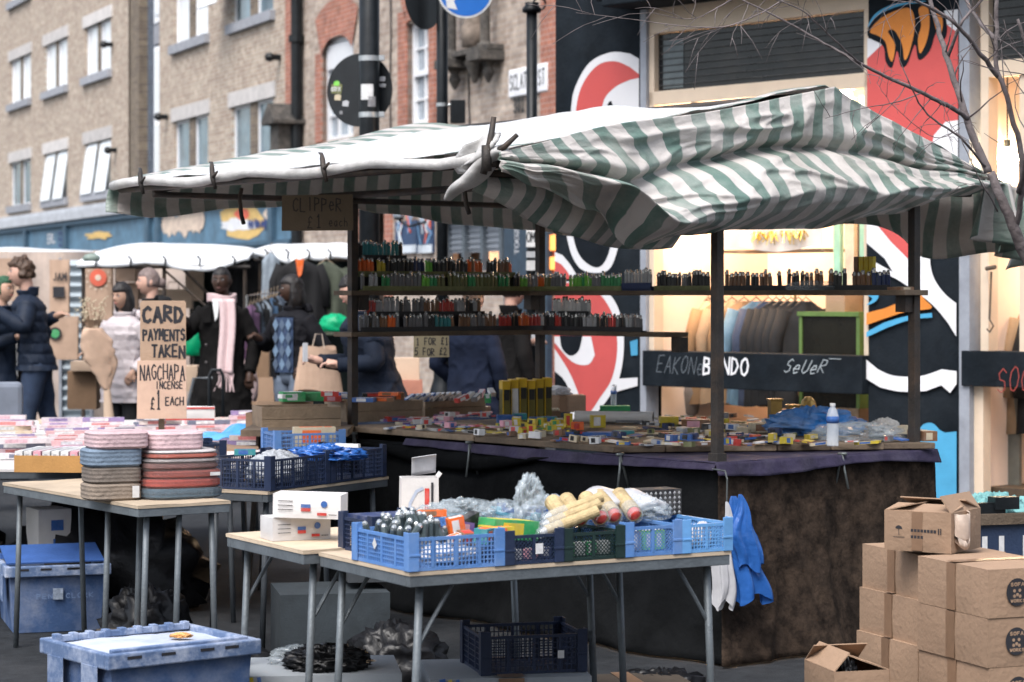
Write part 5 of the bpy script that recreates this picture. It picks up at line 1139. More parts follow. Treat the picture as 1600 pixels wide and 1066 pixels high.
# ---- things heaped in the crates
def inT1(x, y, z): return T1(x, y, z)
silv = mat('shiny_silver', (.45, .47, .48), .2, .3, 40, metal=.7, bump=0)
r = random.Random(11)
bat_proto = None
for i in range(58):
    gx = i % 10; gy = i // 10; x = .03 + gx * .0205 + r.uniform(-.005, .005); y = .12 + gy * .038 + r.uniform(-.008, .008); z = .760 + .065 * math.sin(math.pi * min(1, (gx + 1) / 10)) * math.sin(math.pi * (gy + 1.5) / 8) + r.uniform(-.006, .006)
    P = T1(x - .0, y, z)
    if bat_proto is None:
        mb = MB(); mb.lathe([(.010, 0), (.0105, .003), (.0105, .045), (.008, .047)], 8, m=0); mb.lathe([(.0095, .0472), (.0085, .053), (.0045, .058)], 8, m=1); bat_proto = o = mb.build('torch_lighter', [mat('gun_grey', (.06, .08, .085), .3), silv])
    else: o = bat_proto.copy(); C.objects.link(o)
    o.location = P; o.rotation_euler = (r.uniform(-.5, .3), r.uniform(-.5, .5), r.uniform(0, 6))
    tag(o, f'silver-tipped torch lighter, {ordn(gx + 1)} across, {ordn(gy + 1)} row back, bright blue crate', 'lighter', 'torch lighters heaped in the bright blue crate')
def pack(name, label, cat, P, rz, dims, c1, c2=None, group=None, rx=0., ry=0.):
    mb = MB(); w_, d_, h_ = dims; mb.box(-w_ / 2, -d_ / 2, 0, w_ / 2, d_ / 2, h_, 0)
    if c2: mb.box(-w_ * .3, -d_ / 2 - .0006, h_ * .15, w_ * .15, -d_ / 2, h_ * .85, 1); mb.box(-w_ * .35, -d_ * .3, h_, w_ * .2, d_ * .3, h_ + .0006, 1); mb.box(w_ * .25, -d_ * .4, h_, w_ * .42, d_ * .4, h_ + .0006, 1)
    o = mb.build(name, [pp_(c1), pp_(c2 or c1)], loc=P, rot=(rx, ry, rz)); return tag(o, label, cat, group)
GP = 'small packs tossed into the crates'
for (lab, x, y, z, c1, c2, dm, rz) in (
    ('orange pack standing beside the torch lighters', .235, .14, .80, 'orange', 'white', (.05, .03, .05), .3), ('brown and orange pack leaning on the torch lighters', .2, .24, .845, 'orange', 'brown', (.09, .03, .02), .2),
    ('white capped small pack below the orange one', .19, .07, .785, 'white', 'orange', (.04, .03, .02), .4), ('dark red pack in the bright blue crate', .24, .1, .775, 'brown', 'red', (.045, .04, .035), .6),
    ('pink and maroon pack in the bright blue crate', .265, .17, .785, 'purple', 'pink', (.06, .05, .045), .8), ('green banded dark pack at the end of the bright blue crate', .285, .06, .775, 'teal', 'orange', (.055, .045, .045), 1.1), ('black sachet leaning at the back of the bright blue crate', .31, .2, .78, 'black', None, (.08, .03, .07), .9)):
    pack('small_pack', lab, 'pack', T1(x, y, z), RA + rz - .5, dm, c1, c2, GP, rx=r.uniform(-.3, .3), ry=r.uniform(-.3, .3))
crumple('foam_filling', 'white beads filling the bottom of the bright blue crate', 'filling', T1(.2, .16, .72), (.12, .13, .045), mat('white_beads', (.55, .56, .6), .5, .3, 60, bump=.9, fine=80), 2, .12)
pack('printed_carton', 'yellow, orange and green carton in the small navy crate', 'carton', T1(.42, .16, .772), RA + .1, (.17, .1, .06), 'green', 'yellow', None, ry=.1)
pack('printed_carton', 'flat yellow carton tucked beside the green one', 'carton', T1(.36, .12, .80), RA, (.07, .1, .018), 'yellow', 'orange', None)
for i, (x, c) in enumerate(((.345, 'purple'), (.385, 'white'), (.44, 'pink'), (.49, 'navy'), (.36, 'white'), (.4, 'navy'))): pack('small_pack', f'{["maroon", "white", "rosy", "dark", "pale", "inky"][i]} pack low in the small navy crate', 'pack', T1(x, .05 + .05 * (i // 4), .722), RA, (.034, .03, .03), c, 'silver', GP)
for i, (x, c) in enumerate(((.57, 'green'), (.61, 'silver'), (.65, 'green'), (.70, 'silver'), (.6, 'red'))): pack('small_pack', f'{["green", "silver", "bottle green", "grey", "red"][i]} pack low in the dark green crate', 'pack', T1(x, .05 + .06 * (i // 4), .722 + .03 * (i // 4)), RA, (.036, .03, .04), c, 'white', GP)
for i, (x, c) in enumerate(((.79, 'silver'), (.83, 'grey'), (.88, 'lime'), (.92, 'lime'))): pack('small_pack', f'{["silver", "grey", "lime", "pale lime"][i]} pack low in the mid blue crate', 'pack', T1(x, .08, .722), RA, (.038, .04, .06), c, 'white', GP)
for i in range(3): crumple('wrapped_tissue', ['white tissue pack nearest the mid blue crate', 'white tissue pack in the middle of the pale blue crate', 'white tissue pack by the hanging bags'][i], 'tissue pack', T1(1.0 + .055 * i, .1, .722), (.03, .06, .05), bagw, i + 20, .2, group='tissue packs in the pale blue crate')
# cream tube bundles, wrapped, red tipped
creamm = mat('cream_tube', (.42, .32, .17), .7, .25, 30, bump=.3)
def tube_thing(lab, p, q, rr, tip='red', grp='cream tubes with red tips heaped in the dark green crate'):
    t = thing('cream_tube', lab, 'tube', p, 0, grp); v = (q - p)
    nn_ = 34 if tip == 'red' else 16; mb = MB(); mb.tube([v * (i / nn_) for i in range(nn_ + 1)], [rr * (.93 if i % 2 else 1.) * (.97 + .03 * math.sin(i * 1.7)) for i in range(nn_ + 1)], 14); mb.build('tube_body', creamm, t, smooth=False)
    mb = MB(); d = v.normalized(); mb.tube([-d * .016, -d * .010, d * .002], [rr * .35, rr * .55, rr * .9], 12); mb.build('end_cap', pp_('red') if tip == 'red' else bagw, t, smooth=True)
    mb = MB(); mb.tube([-d * .03, -d * .01, v * .3], [rr * .75, rr * 1.05, rr * 1.07], 14, cap=False); mb.build('clear_sleeve', bagc, t, smooth=True)
for i in range(5):
    a = T1(.60 + i * .062, .10 + .02 * (i % 2), .822 + .003 * i); b = a + Vector((-.04, .15, .045)); tube_thing(['first cream tube, by the window foil bundle', 'second cream tube of the row with red caps', 'third cream tube, middle of the row with red caps', 'fourth cream tube of the row with red caps', 'fifth cream tube, next to the white sheet'][i], a, b, .027)
for i in range(3):
    a = T1(.50 + .03 * i, .06 + .035 * i, .80 + .018 * i); tube_thing(['lowest long wafer tube slanting out over the crate', 'middle long wafer tube slanting out over the crate', 'top long wafer tube slanting out over the crate'][i], a, a + Vector((.16, .07, .055)), .018, 'white', 'long wafer tubes slanting over the dark green crate')
# clear and white bags
crumple('clear_plastic_bag', 'tall clear bag twisted upright behind the wafer tubes', 'bag', T1(.62, .36, .80), (.05, .06, .10), bagc, 5, .3)
for i, (x, y, z, sx, sy, sz, m_, lab) in enumerate(((.36, .5, .78, .09, .07, .05, bagc, 'flat clear bag right behind the open white box'), (.48, .55, .79, .1, .08, .05, bagc, 'pale clear bag in the middle of the turquoise crate'), (.6, .52, .78, .08, .07, .05, bagc, 'frosty clear bag beside the deep blue crate'), (.43, .36, .74, .07, .05, .05, bagc, 'small clear bag slumped before the turquoise crate'), (.54, .36, .745, .06, .05, .045, bagc, 'rounded clear bag behind the yellow carton'), (.78, .5, .79, .09, .08, .05, bagc, 'clear bag over the deep blue crate'))):
    crumple('clear_plastic_bag', lab, 'bag', T1(x, y, z), (sx, sy, sz), m_, i + 30, .35, group='clear plastic bags among the crates')
t = thing('bagged_white_sheet', 'white folded sheet half pulled from a clear bag', 'packed sheet', T1(.88, .2, .80), RA + .1)
mb = MB(); mb.grid(lambda a, b: (-.1 + .26 * a, .12 * b - .02, .02 + .075 * math.sin(math.pi * (.25 + a * .6)) * (.4 + .6 * b) + .01 * math.sin(a * 9)), 16, 8); mb.build('folded_sheet', bagw, t, smooth=True, solid=.02)
crumple('clear_sleeve', '', '', (.08, .03, 0), (.11, .08, .05), bagc, 44, .35, parent=t)
kb = thing('patterned_black_box', 'black box with white geometric pattern behind the pale blue crate', 'box', T1(1.0, .3, .80), RA - .05)
mb = MB(); mb.box(0, 0, 0, .16, .1, .085); mb.build('box_body', pp_('black'), kb); mb = MB()
for i in range(9):
    for j in range(5):
        if 3 <= i <= 5 and j < 2: continue
        x = .008 + i * .0178; z = .008 + j * .016; stroke(mb, [(x - .004, z), (x, z + .006), (x + .004, z)], .0018, -.001); stroke(mb, [(x, z - .004), (x, z + .004)], .0012, -.001)
mb.box(.06, -.002, .008, .09, -.001, .035); mb.build('printed_pattern', pp_('white'), kb)
t = thing('navy_label_box', 'navy printed pack lid behind the torch lighters', 'pack', T1(.105, .45, .80), RA)
mb = MB(); mb.box(.006, .006, 0, .225, .19, .025); mb.build('pack_body', pp_('navy'), t); mb = MB(); write(mb, 'LARGE BLUE FOIL', .02, .012, .012, .0125, .002, .0055, 0, cw=.008, jit=0.); mb.build('lettering', pp_('white'), t)
# ---- carrier bags hanging from the corner hook
hk = Vector((.845, 9.52, .80))
t = thing('bag_hook', 'thin steel rod hook holding the carrier bags at the counter corner', 'hook', hk); mb = MB(); mb.tube([(-.02, .06, .0), (.03, -.06, -.0), (.035, -.10, -.03), (.033, -.10, -.13)], .0035, 6); mb.build('rod', clampm, t)
def carrier(name, lab, P, w_, h_, m_, seed, lean=0.):
    def fn(a, b):
        t = 2 * math.pi * a; wd = w_ * (.12 + .88 * min(1, b * 1.7) ** .8) * (1 + .1 * math.sin(b * 7 + seed)); fold = 1 + .28 * math.sin(5 * t + seed + b * 2) * (.4 + .6 * b) + .1 * math.sin(11 * t + 4 * b)
        return (math.cos(t) * wd * .5 * fold + lean * b * b + .01 * math.sin(b * 9), math.sin(t) * wd * .24 * fold, -h_ * b * (1 + .06 * math.sin(3 * t + seed)))
    mb = MB(); mb.grid(fn, 60, 30); return tag(mb.build(name, m_, loc=P, smooth=True), lab, 'bag', 'carrier bags hanging at the stall corner')
carrier('blue_carrier_bag', 'longer blue carrier bag hanging from the rod hook', hk + Vector((.06, -.10, -.10)), .15, .42, bagb, 1., .05)
carrier('blue_carrier_bag', 'shorter blue carrier bag crumpled in front of the longer one', hk + Vector((.085, -.13, -.09)), .11, .30, bagb, 4.1, .03)
carrier('white_carrier_bag', 'slim white carrier bag hanging beside the blue ones', hk + Vector((.03, -.13, -.12)), .075, .42, bagw, 2.4, -.02)
# ================================================================ things on the counter
CT = .860
def cp(px, py, z=CT): return onz(px, py, z)
GC = 'small goods laid out on the counter boards'
# yellow display cartons, standing
yel = mat('display_yellow', (.6, .38, .02), .45, .1, 12); yblk = mat('display_black', (.02, .02, .02), .4); yol = mat('display_olive', (.12, .10, .02), .5, .2)
P0 = Vector((-.05, 12.25, CT))
for i in range(6):
    t = thing('display_carton', f'tall yellow and black display carton, {ordn(i + 1)} from the near end of the row', 'carton', P0 + Vector((.045 * i, .028 * i, 0)), .15, 'yellow display cartons on the counter')
    h_ = .205 + .006 * (i % 3)
    mb = MB(); mb.box(0, 0, 0, .04, .12, h_ * .78); mb.build('carton_body', yol if i != 1 else pp_('white'), t)
    mb = MB(); mb.box(-.001, -.003, h_ * .78, .041, .121, h_); mb.build('yellow_top', yel, t); mb = MB(); mb.box(.004, -.0025, h_ * .5, .036, -.0005, h_ * .775); mb.build('black_band', yblk if i != 1 else pp_('white'), t)
    mb = MB(); mb.box(.0, -.0035, .0, .006, -.0004, h_ * .78); mb.build('yellow_spine', yel, t)
# wooden boxes behind the counter items along the short side
for i, (x, y, w_, h_, lab) in enumerate(((-1.24, 11.42, .40, .125, 'nearest wooden stock box jutting out past the corner post'), (-.86, 11.95, .44, .11, 'middle wooden stock box behind the corner post'), (-.47, 12.45, .42, .10, 'farthest wooden stock box under the row of blue packs'))):
    t = thing('wooden_stock_box', lab, 'box', (x, y, CT - (.02 if i == 0 else 0)), .28 + .2 * i, 'wooden stock boxes along the short side')
    mb = MB()
    for k in range(4): mb = MB(); y_ = 0 if k < 2 else .28; mb.box(0, y_, h_ * (k % 2) / 2 + .002, w_, y_ + .012, h_ * (k % 2 + 1) / 2); mb.build('side_plank', wood_m, t, bevel=.002)
    for x_ in (.0005, w_ - .012): mb = MB(); mb.box(x_, .0125, 0, x_ + .0115, .2795, h_); mb.build('end_board', wood_m, t)
    mb = MB(); mb.box(.013, .013, h_ - .03, w_ - .013, .279, h_ - .02); mb.build('inner_tray', cardd, t)
mb = MB(); mb.box(-1.32, 11.2, .835, -.80, 11.95, .866); tag(mb.build('support_plank', wood_d), 'dark plank carrying the nearest wooden stock box', 'plank')
for (x, y) in ((-1.28, 11.3), (-1.28, 11.9), (-.85, 11.9)): pass
t = thing('plank_trestle', 'dark trestle legs under the plank beyond the corner post', 'trestle', (-1.1, 11.6, 0)); mb = MB()
for (x, y) in ((-.2, -.3), (-.2, .3), (.2, .3)): mb.tube([(x * .7, y, .835), (x, y, 0)], .015, 6)
mb.build('leg_frame', steel, t)
items = []
zz = .985
for (lab, px, py, c1, c2, dm, rz, z) in (
    ('green bagged pack at the near end of the wooden boxes', 455, 622, 'green', 'white', (.12, .1, .05), .3, .97), ('long green pack beside the bagged one', 487, 621, 'green', None, (.14, .07, .045), .1, .97), ('white edged green sleeve lying across', 448, 617, 'white', 'green', (.09, .04, .02), .7, 1.02),
    ('lower red pack next to the green ones', 519, 622, 'red', 'pink', (.09, .06, .03), .0, .97), ('upper red pack of the pair', 514, 614, 'red', 'white', (.09, .06, .025), .1, 1.002), ('pale blue flat pack by the corner post', 537, 617, 'blue', 'white', (.07, .06, .03), .2, .985),
    ('blue sleeve just past the corner post', 568, 623, 'blue', 'white', (.11, .06, .022), -.2, zz), ('dark sleeve lying behind the blue one', 585, 615, 'black', 'red', (.13, .05, .02), .1, 1.0), ('rust coloured pack, lower of two', 598, 622, 'brown', 'orange', (.1, .08, .02), .1, zz), ('rust coloured pack, upper of two', 607, 613, 'orange', 'brown', (.1, .07, .018), -.1, 1.01), ('short rust pack at the end of the pair', 622, 620, 'brown', 'orange', (.05, .06, .04), .2, zz)):
    P = onz(px, py + 6, z); items.append(pack('flat_pack', lab, 'pack', P + Vector((0, .05, 0)), rz, dm, c1, c2, 'packs on top of the wooden stock boxes'))
for i in range(10): pack('slim_pack', f'slanting {"blue" if i % 2 == 0 else "white"} slim pack, {ordn(i + 1)} in the row on the wooden boxes', 'pack', onz(640 + i * 8, 625 - i * .4, .965) + Vector((0, .02, .0)), 1.0, (.085, .026, .018), 'blue' if i < 5 and i % 2 == 0 else 'white' if i % 2 else 'grey', 'white' if i % 2 == 0 else 'silver', 'slim packs in a slanting row', ry=-.35)
for i, (px, py, c) in enumerate(((722, 618, 'red'), (733, 614, 'white'), (745, 616, 'grey'), (752, 610, 'pink'), (762, 618, 'green'), (768, 608, 'white'))): pack('slim_pack', f'{["red", "white", "grey", "pink", "green", "off-white"][i]} slim pack heaped just before the yellow cartons', 'pack', onz(px, py + 8, .99), .8 + .2 * i, (.08, .03, .022), c, 'white', 'slim packs heaped by the yellow cartons', ry=-.3)
# flat packs on the counter's near left
r = random.Random(4); cols_ = ['pink', 'white', 'cream', 'white', 'pink', 'red', 'silver', 'purple']
for j, (py, a, b, n) in enumerate(((646, 590, 720, 6), (652, 580, 760, 8), (659, 590, 700, 6), (664, 625, 690, 3))):
    for i in range(n):
        px = a + (b - a) * (i + .5) / n + r.uniform(-4, 4); c = r.choice(cols_); c2 = r.choice(['red', 'blue', 'white', 'purple'])
        pack('flat_pack', f'flat {c} pack, {ordn(i + 1)} along in the {["rear", "second", "third", "front"][j]} row near the corner post', 'pack', cp(px, py, CT) + Vector((0, 0, .001 + .002 * (i % 3))), r.uniform(-.5, .7), (.10, .045, .014 + .01 * (i % 2)), c, c2, GC)
pack('brown_book', 'stack of thin brown books behind the flat packs', 'books', cp(745, 645), .1, (.15, .1, .035), 'brown', 'cream', None); pack('wrapped_pack', 'white wrapped pack leaning behind the flat packs', 'pack', cp(718, 646), .5, (.06, .05, .04), 'white', 'grey', None, ry=-.5)
for i, (px, py, dm, c) in enumerate(((790, 662, (.09, .06, .045), 'blue'), (812, 661, (.07, .06, .05), 'teal'), (838, 660, (.07, .05, .028), 'blue'), (858, 660, (.08, .05, .03), 'teal'))): pack('blue_carton', ['blue carton nearest the yellow display', 'tallest teal carton in the blue group', 'low blue carton behind the yellow packs', 'teal carton at the end of the blue group'][i], 'carton', cp(px, py), .1, dm, c, 'blue', 'blue cartons in mid counter')
k = 0
for j, (py, a, b, n) in enumerate(((667, 775, 880, 8), (672, 790, 885, 8), (678, 810, 880, 5))):
    for i in range(n):
        px = a + (b - a) * (i + .5) / n; pack('yellow_pack', f'small yellow pack, {ordn(i + 1)} along in the {["rear", "middle", "front"][j]} row of the yellow heap', 'pack', cp(px, py) + Vector((0, 0, .004 * (k % 4))), r.uniform(-.8, .8), (.042, .03, .018 + .012 * (k % 3)), 'yellow', r.choice(['red', 'green', 'white', 'black']), 'small yellow packs heaped on the counter', rx=r.uniform(-.3, .3)); k += 1
for i, (px, py, dm, lab) in enumerate(((888, 668, (.04, .03, .07), 'yellow and red carton standing at the end of the yellow heap'), (934, 668, (.075, .04, .062), 'yellow and red carton with a white face beside the paper roll'), (902, 672, (.06, .03, .04), 'low orange striped carton between two upright ones'))): pack('printed_carton', lab, 'carton', cp(px, py), .1, dm, 'yellow' if i < 2 else 'orange', 'white' if i == 1 else 'red', 'yellow and red cartons in mid counter')
t = thing('paper_roll', 'long white paper roll with a dark open end lying on the counter', 'paper roll', cp(900, 662) + Vector((0, .12, .03)))
mb = MB(); d = Vector((.40, -.10, 0)); mb.tube([Vector((0, 0, 0)), d], .030, 20, cap=False); mb.tube([d * .001, d * .002], .03, 20); mb.build('rolled_paper', mat('paper_white', (.6, .58, .56), .8, .06), t, smooth=True); mb = MB(); mb.tube([d * .97, d * .995], .0285, 16); mb.build('dark_core', ink, t)
carton('small brown box behind the yellow cartons, white foam on top', cp(845, 648) + Vector((0, .25, 0)), .1, .26, .16, .095, cardb, True, None, group=None); crumple('foam_wrap', 'white foam wrap lying on the small brown box', 'packing foam', cp(870, 648) + Vector((0, .33, .094)), (.09, .06, .035), bagw, 14, .3)
t = thing('egg_tray', 'tray of pale knobbly sachets beside the yellow display', 'tray', cp(842, 652) + Vector((0, .05, 0)), .1); mb = MB(); mb.box(0, 0, 0, .12, .07, .03); mb.build('tray_box', cardd, t); mb = MB()
for i in range(7):
    for j in range(3): mb.ball((.012 + .016 * i, .012 + .02 * j, .036), .010, 8)
mb.build('sachet_tops', pp_('cream'), t)
def bottle(lab, P, s=1., lc='blue'):
    t = thing('plastic_bottle', lab, 'bottle', P, 0, 'water bottles on the counter'); mb = MB(); pr = [(.030, 0), (.032, .01)] + [(.032 - .002 * (i % 2), .01 + .012 * i) for i in range(1, 10)] + [(.031, .13), (.031, .155), (.022, .185), (.013, .198), (.013, .205)]
    mb.lathe([(a * s, b * s) for a, b in pr], 20); mb.build('bottle_body', mat('clear_pet', (.8, .85, .9), .05, .05, 10, bump=0, alpha=.38, spec=.9), t, smooth=True)
    mb = MB(); mb.lathe([(.0325 * s, .118 * s), (.0325 * s, .152 * s)], 20); mb.build('bottle_label', pp_(lc), t, smooth=True); mb = MB(); mb.lathe([(.0145 * s, .203 * s), (.0145 * s, .218 * s)], 14); mb.build('bottle_cap', pp_('white'), t)
bottle('clear water bottle with blue label standing at the counter edge', onz(1301, 697, .86), .86); bottle('small bottle with blue label standing on the green tin near the mural', cp(960, 643) + Vector((0, .1, .03)), .55)
pack('green_tin', 'flat dark green tin under the small bottle', 'tin', cp(962, 643) + Vector((0, .1, 0)), 0, (.17, .1, .028), 'green', None, None)
for (nm, lab, cat, px, py, dm, rz, c1, c2) in (
    ('yellow_carton', 'plain yellow carton beside the end of the paper roll', 'carton', 1045, 668, (.09, .06, .055), .1, 'yellow', None), ('sweet_box', 'brown box end with a pale pink printed face', 'box', 1087, 669, (.14, .07, .044), -.1, 'brown', 'pink'), ('blue_tray', 'long flat blue tray on the counter edge', 'tray', 925, 681, (.26, .08, .018), -.1, 'blue', None), ('blue_tray', 'short flat blue tray behind the foil scraps', 'tray', 975, 679, (.09, .07, .02), .1, 'teal', None),
    ('dark_bottle', 'dark little bottle lying at the counter edge', 'bottle', 1062, 688, (.05, .03, .026), .3, 'navy', 'white'), ('yellow_tape', 'pale yellow tape roll beside the post', 'tape', 1110, 682, (.045, .04, .03), .2, 'cream', 'yellow'), ('green_pack', 'thin green pack at the counter edge by the post', 'pack', 1106, 690, (.06, .03, .012), .1, 'green', None),
    ('marker_pen', 'fat navy marker lying past the post', 'pen', 1148, 687, (.075, .025, .022), .05, 'navy', 'red'), ('red_pack', 'small red pack at the counter edge', 'pack', 1180, 686, (.05, .03, .02), .1, 'red', 'orange'), ('dark_pack', 'black pack behind the navy marker', 'pack', 1140, 672, (.06, .04, .03), .1, 'black', None),
    ('cream_box', 'cream box with brown end before the blue plastic', 'box', 1190, 675, (.12, .07, .045), .1, 'cream', 'brown'), ('cream_box', 'little cream box beside the black pack', 'box', 1160, 677, (.05, .04, .03), .1, 'cream', None), ('wood_block', 'pale block of wood sticking out past the rear post', 'wood block', 1441, 688, (.07, .16, .045), .3, 'brown', 'cream'), ('cork_roll', 'short cream roll behind the rear post', 'roll', 1410, 678, (.10, .05, .04), .1, 'cream', None)):
    pack(nm, lab, cat, cp(px, py), rz, dm, c1, c2)
for i in range(7): pack('foil_scrap', f'scrap of foil or paper, {ordn(i + 1)} from the roll end along the counter edge', 'scrap', cp(940 + i * 38 + (60 if i > 4 else 0), 684 - (i % 2) * 8), i * .7, (.05, .03, .006), ['silver', 'white', 'cream', 'brown', 'white', 'cream', 'white'][i], ['white', 'silver'][i % 2], 'scraps along the counter edge')
for i in range(6): pack('thin_stick_pack', f'thin brown stick pack, {ordn(i + 1)} from the mural side in mid counter', 'pack', cp(985 + i * 14, 676 + (i % 3) * 3), .15 * (i - 2), (.16, .018, .01), ['brown', 'cream', 'black'][i % 3], None, 'thin brown stick packs')
rr_ = random.Random(77); kinds = [('sachet', (.06, .045, .008)), ('blister_card', (.075, .05, .006)), ('little_box', (.05, .035, .03)), ('battery_pack', (.06, .03, .014)), ('packet', (.04, .04, .022)), ('stick_pack', (.12, .018, .012))]
for j, (py, a, b, n) in enumerate(((655, 960, 1180, 11), (661, 950, 1200, 13), (668, 975, 1215, 12), (675, 1000, 1230, 12), (683, 960, 1245, 13), (690, 1030, 1280, 8))):
    for i in range(n):
        px = a + (b - a) * (i + .5) / n + rr_.uniform(-6, 6); kd, dm = rr_.choice(kinds); c = rr_.choice(['cream', 'brown', 'white', 'silver', 'olive', 'red', 'navy', 'cream', 'grey', 'yellow', 'black', 'white', 'orange'])
        P_ = cp(px, py + rr_.uniform(-2, 2)); P_.z += .002 + .004 * (i % 3); q = rr_.uniform(.7, 1.2)
        pack(kd, f'{c} {kd.replace("_", " ")}, {ordn(i + 1)} along in {["the rearmost", "the second", "the third", "the fourth", "the fifth", "the foremost"][j]} line of oddments', 'packet', P_, rr_.uniform(-.9, .9), (dm[0] * q, dm[1] * q, dm[2]), c, rr_.choice(['white', 'red', 'blue', 'black', 'cream', None]), 'oddments strewn over the far half of the counter', rx=rr_.uniform(-.1, .1), ry=rr_.uniform(-.12, .12))
for j, (p0_, p1_, n) in enumerate((((600, 668), (985, 697), 24), ((640, 663), (990, 689), 20), ((1005, 698), (1410, 692), 24), ((990, 693), (1180, 690), 12))):
    for i in range(n):
        q = (i + .5) / n; px = p0_[0] + (p1_[0] - p0_[0]) * q + rr_.uniform(-5, 5); py = p0_[1] + (p1_[1] - p0_[1]) * q + rr_.uniform(-2.5, 2.5)
        if 1284 < px < 1320: continue
        kd, dm = rr_.choice(kinds); c = rr_.choice(['cream', 'white', 'silver', 'white', 'brown', 'yellow', 'blue', 'grey', 'cream', 'red', 'black', 'olive']); P_ = cp(px, py); P_.z += .003 * (i % 4)
        pack(kd, f'{c} {kd.replace("_", " ")}, {ordn(i + 1)} along the {["long front board", "second line of the front board", "slanting board past the corner", "short line before the post"][j]}', 'packet', P_, rr_.uniform(-.9, .9), (dm[0] * rr_.uniform(.7, 1.1), dm[1], dm[2]), c, rr_.choice(['white', 'red', 'blue', 'black', 'yellow', None]), 'oddments along the counter edge', rx=rr_.uniform(-.1, .1), ry=rr_.uniform(-.12, .12))
for j, (py, a, b, n) in enumerate(((649, 640, 770, 7), (656, 690, 800, 6), (673, 700, 800, 6), (669, 640, 720, 4))):
    for i in range(n):
        px = a + (b - a) * (i + .5) / n + rr_.uniform(-5, 5); kd, dm = rr_.choice(kinds[:3]); c = rr_.choice(['white', 'silver', 'blue', 'cream', 'pink', 'navy', 'white'])
        P_ = cp(px, py); P_.z += .012 + .004 * (i % 3); pack(kd, f'{c} {kd.replace("_", " ")}, {ordn(i + 1)} along in {["the back", "the middle", "the front", "the short front"][j]} line left of the yellow heap', 'packet', P_, rr_.uniform(-.9, .9), dm, c, rr_.choice(['white', 'red', 'blue', 'black']), 'oddments among the flat packs')
# blue and white plastic heap
crumple('blue_plastic_sheet', 'big heap of crumpled blue plastic behind the clear water bottle', 'plastic sheet', cp(1278, 682) + Vector((0, .15, 0)), (.22, .14, .085), mat('bright_blue_plastic', (.03, .2, .55), .25, .3, 6, bump=.5, fine=20, transl=.2, dirt=(.5, .6, .75), dirt_amt=.5, dscale=5), 3, .4, 48)
crumple('clear_plastic_sheet', 'clear plastic crumpled over the end of the blue heap', 'plastic sheet', cp(1345, 690) + Vector((0, .1, .0)), (.20, .12, .055), bagc, 9, .45, 44); crumple('white_paper_ball', 'crumpled white paper at the end of the blue heap', 'paper', cp(1388, 680) + Vector((0, .1, 0)), (.07, .06, .05), mat('paper_white2', (.6, .57, .52), .8, .08), 12, .35)
# chair seen through the glass line: brown rounded chair back and brass goods
t = thing('round_chair_back', 'brown rounded leather chair back low in the shop window', 'chair', SW.w(S(1213), .3, .42), SW.a)
mb = MB(); rz_ = .17
for i in range(1): mb.ball((0, 0, .62), (.165, .09, .22), 24)
mb.build('backrest', mat('brown_leather', (.16, .07, .035), .45, .25, 8, bump=.2), t, smooth=True); mb = MB(); mb.box(-.15, -.15, .35, .15, .12, .42); mb.build('seat', MATS['brown_leather'], t, bevel=.02)
for s_ in (-.12, .12):
    mb = MB(); mb.tube([(s_, 0, .35), (s_ * 1.1, 0, 0)], .015, 8); mb.build('leg', wood_d, t)
brass = mat('aged_brass', (.32, .2, .06), .35, .3, 12, metal=.7)
for i, (px, h_, lab) in enumerate(((1222, .12, 'square brass box on the counter before the chair back'), (1252, .09, 'low brass ornament next to the square brass box'), (1276, .14, 'round gold ornament behind the blue plastic'))):
    t = thing('brass_ornament', lab, 'ornament', cp(px, 668) + Vector((0, .32, 0)), .2, 'brass ornaments on the counter'); mb = MB()
    if i < 2: mb.box(-.03, -.03, 0, .03, .03, h_); mb.box(-.035, -.035, h_, .035, .035, h_ + .01)
    else: mb.lathe([(.03, 0), (.045, .03), (.05, .07), (.035, .12), (.015, h_)], 12)
    mb.build('ornament_body', brass, t, bevel=.002)
# goods on the right shelf
crumple('silver_plastic_bag', 'silvery plastic bag lying on the rear shelf', 'bag', U(upx(2.38, 1282), 2.33, shz), (.13, .06, .03), bagc, 17, .2)
for i in range(4): pack('gold_pack', f'tall gold pack, {ordn(i + 1)} of four at the end of the rear shelf', 'pack', U(upx(2.40, 1330 + i * 8), 2.44, shz + .0), SA + R(90), (.024, .02, .155), 'brown' if i == 0 else 'yellow', 'brown', 'gold packs on the rear shelf')
pack('glass_jar_tray', 'small dark tray with pale scraps at the very end of the rear shelf', 'tray', U(upx(2.40, 1413), 2.38, shz), SA, (.1, .08, .014), 'brown', 'cream')

# ================================================================ cardboard signs
def sign(lab, P, rz, w_, h_, m_, lines, wd=.006, name='cardboard_sign', round_=False, th=.004, rx=0., group=None, inkm=ink):
    t = thing(name, lab, 'sign', P, rz, group); t.rotation_euler = (rx, 0, rz); mb = MB()
    pts = [(0, 0), (w_, 0), (w_, h_ * .97), (w_ * .97, h_), (w_ * .05, h_), (0, h_ * .96)] if round_ else [(0, 0), (w_, .003), (w_ - .003, h_), (.002, h_ - .003)]
    mb.prism(pts, -th / 2, th / 2); mb.build('card', m_, t, bevel=.0008); mb = MB()
    for k, (s_, x, z, h, adv, wdd) in enumerate(lines): write(mb, s_, x * w_, z * h_, h * h_, adv * w_, wdd, -th / 2 - .0012, 0, seed=k + 3, jit=.07)
    mb.build('lettering', inkm, t); return t
YS = 12.4
P = aty(219, 566, YS); w1 = 72 / FPX * YS
sign('cardboard sign reading CARD PAYMENTS TAKEN, above the incense sign', P, -.03, w1, 96 / FPX * YS, mat('sign_card', (.36, .25, .175), .85, .12, 7, bump=.3, fine=50), [('CARD', .07, .66, .24, .23, .018), ('PAYMENTS', .07, .36, .17, .117, .011), ('TAKEN', .26, .08, .19, .15, .012)], round_=True)
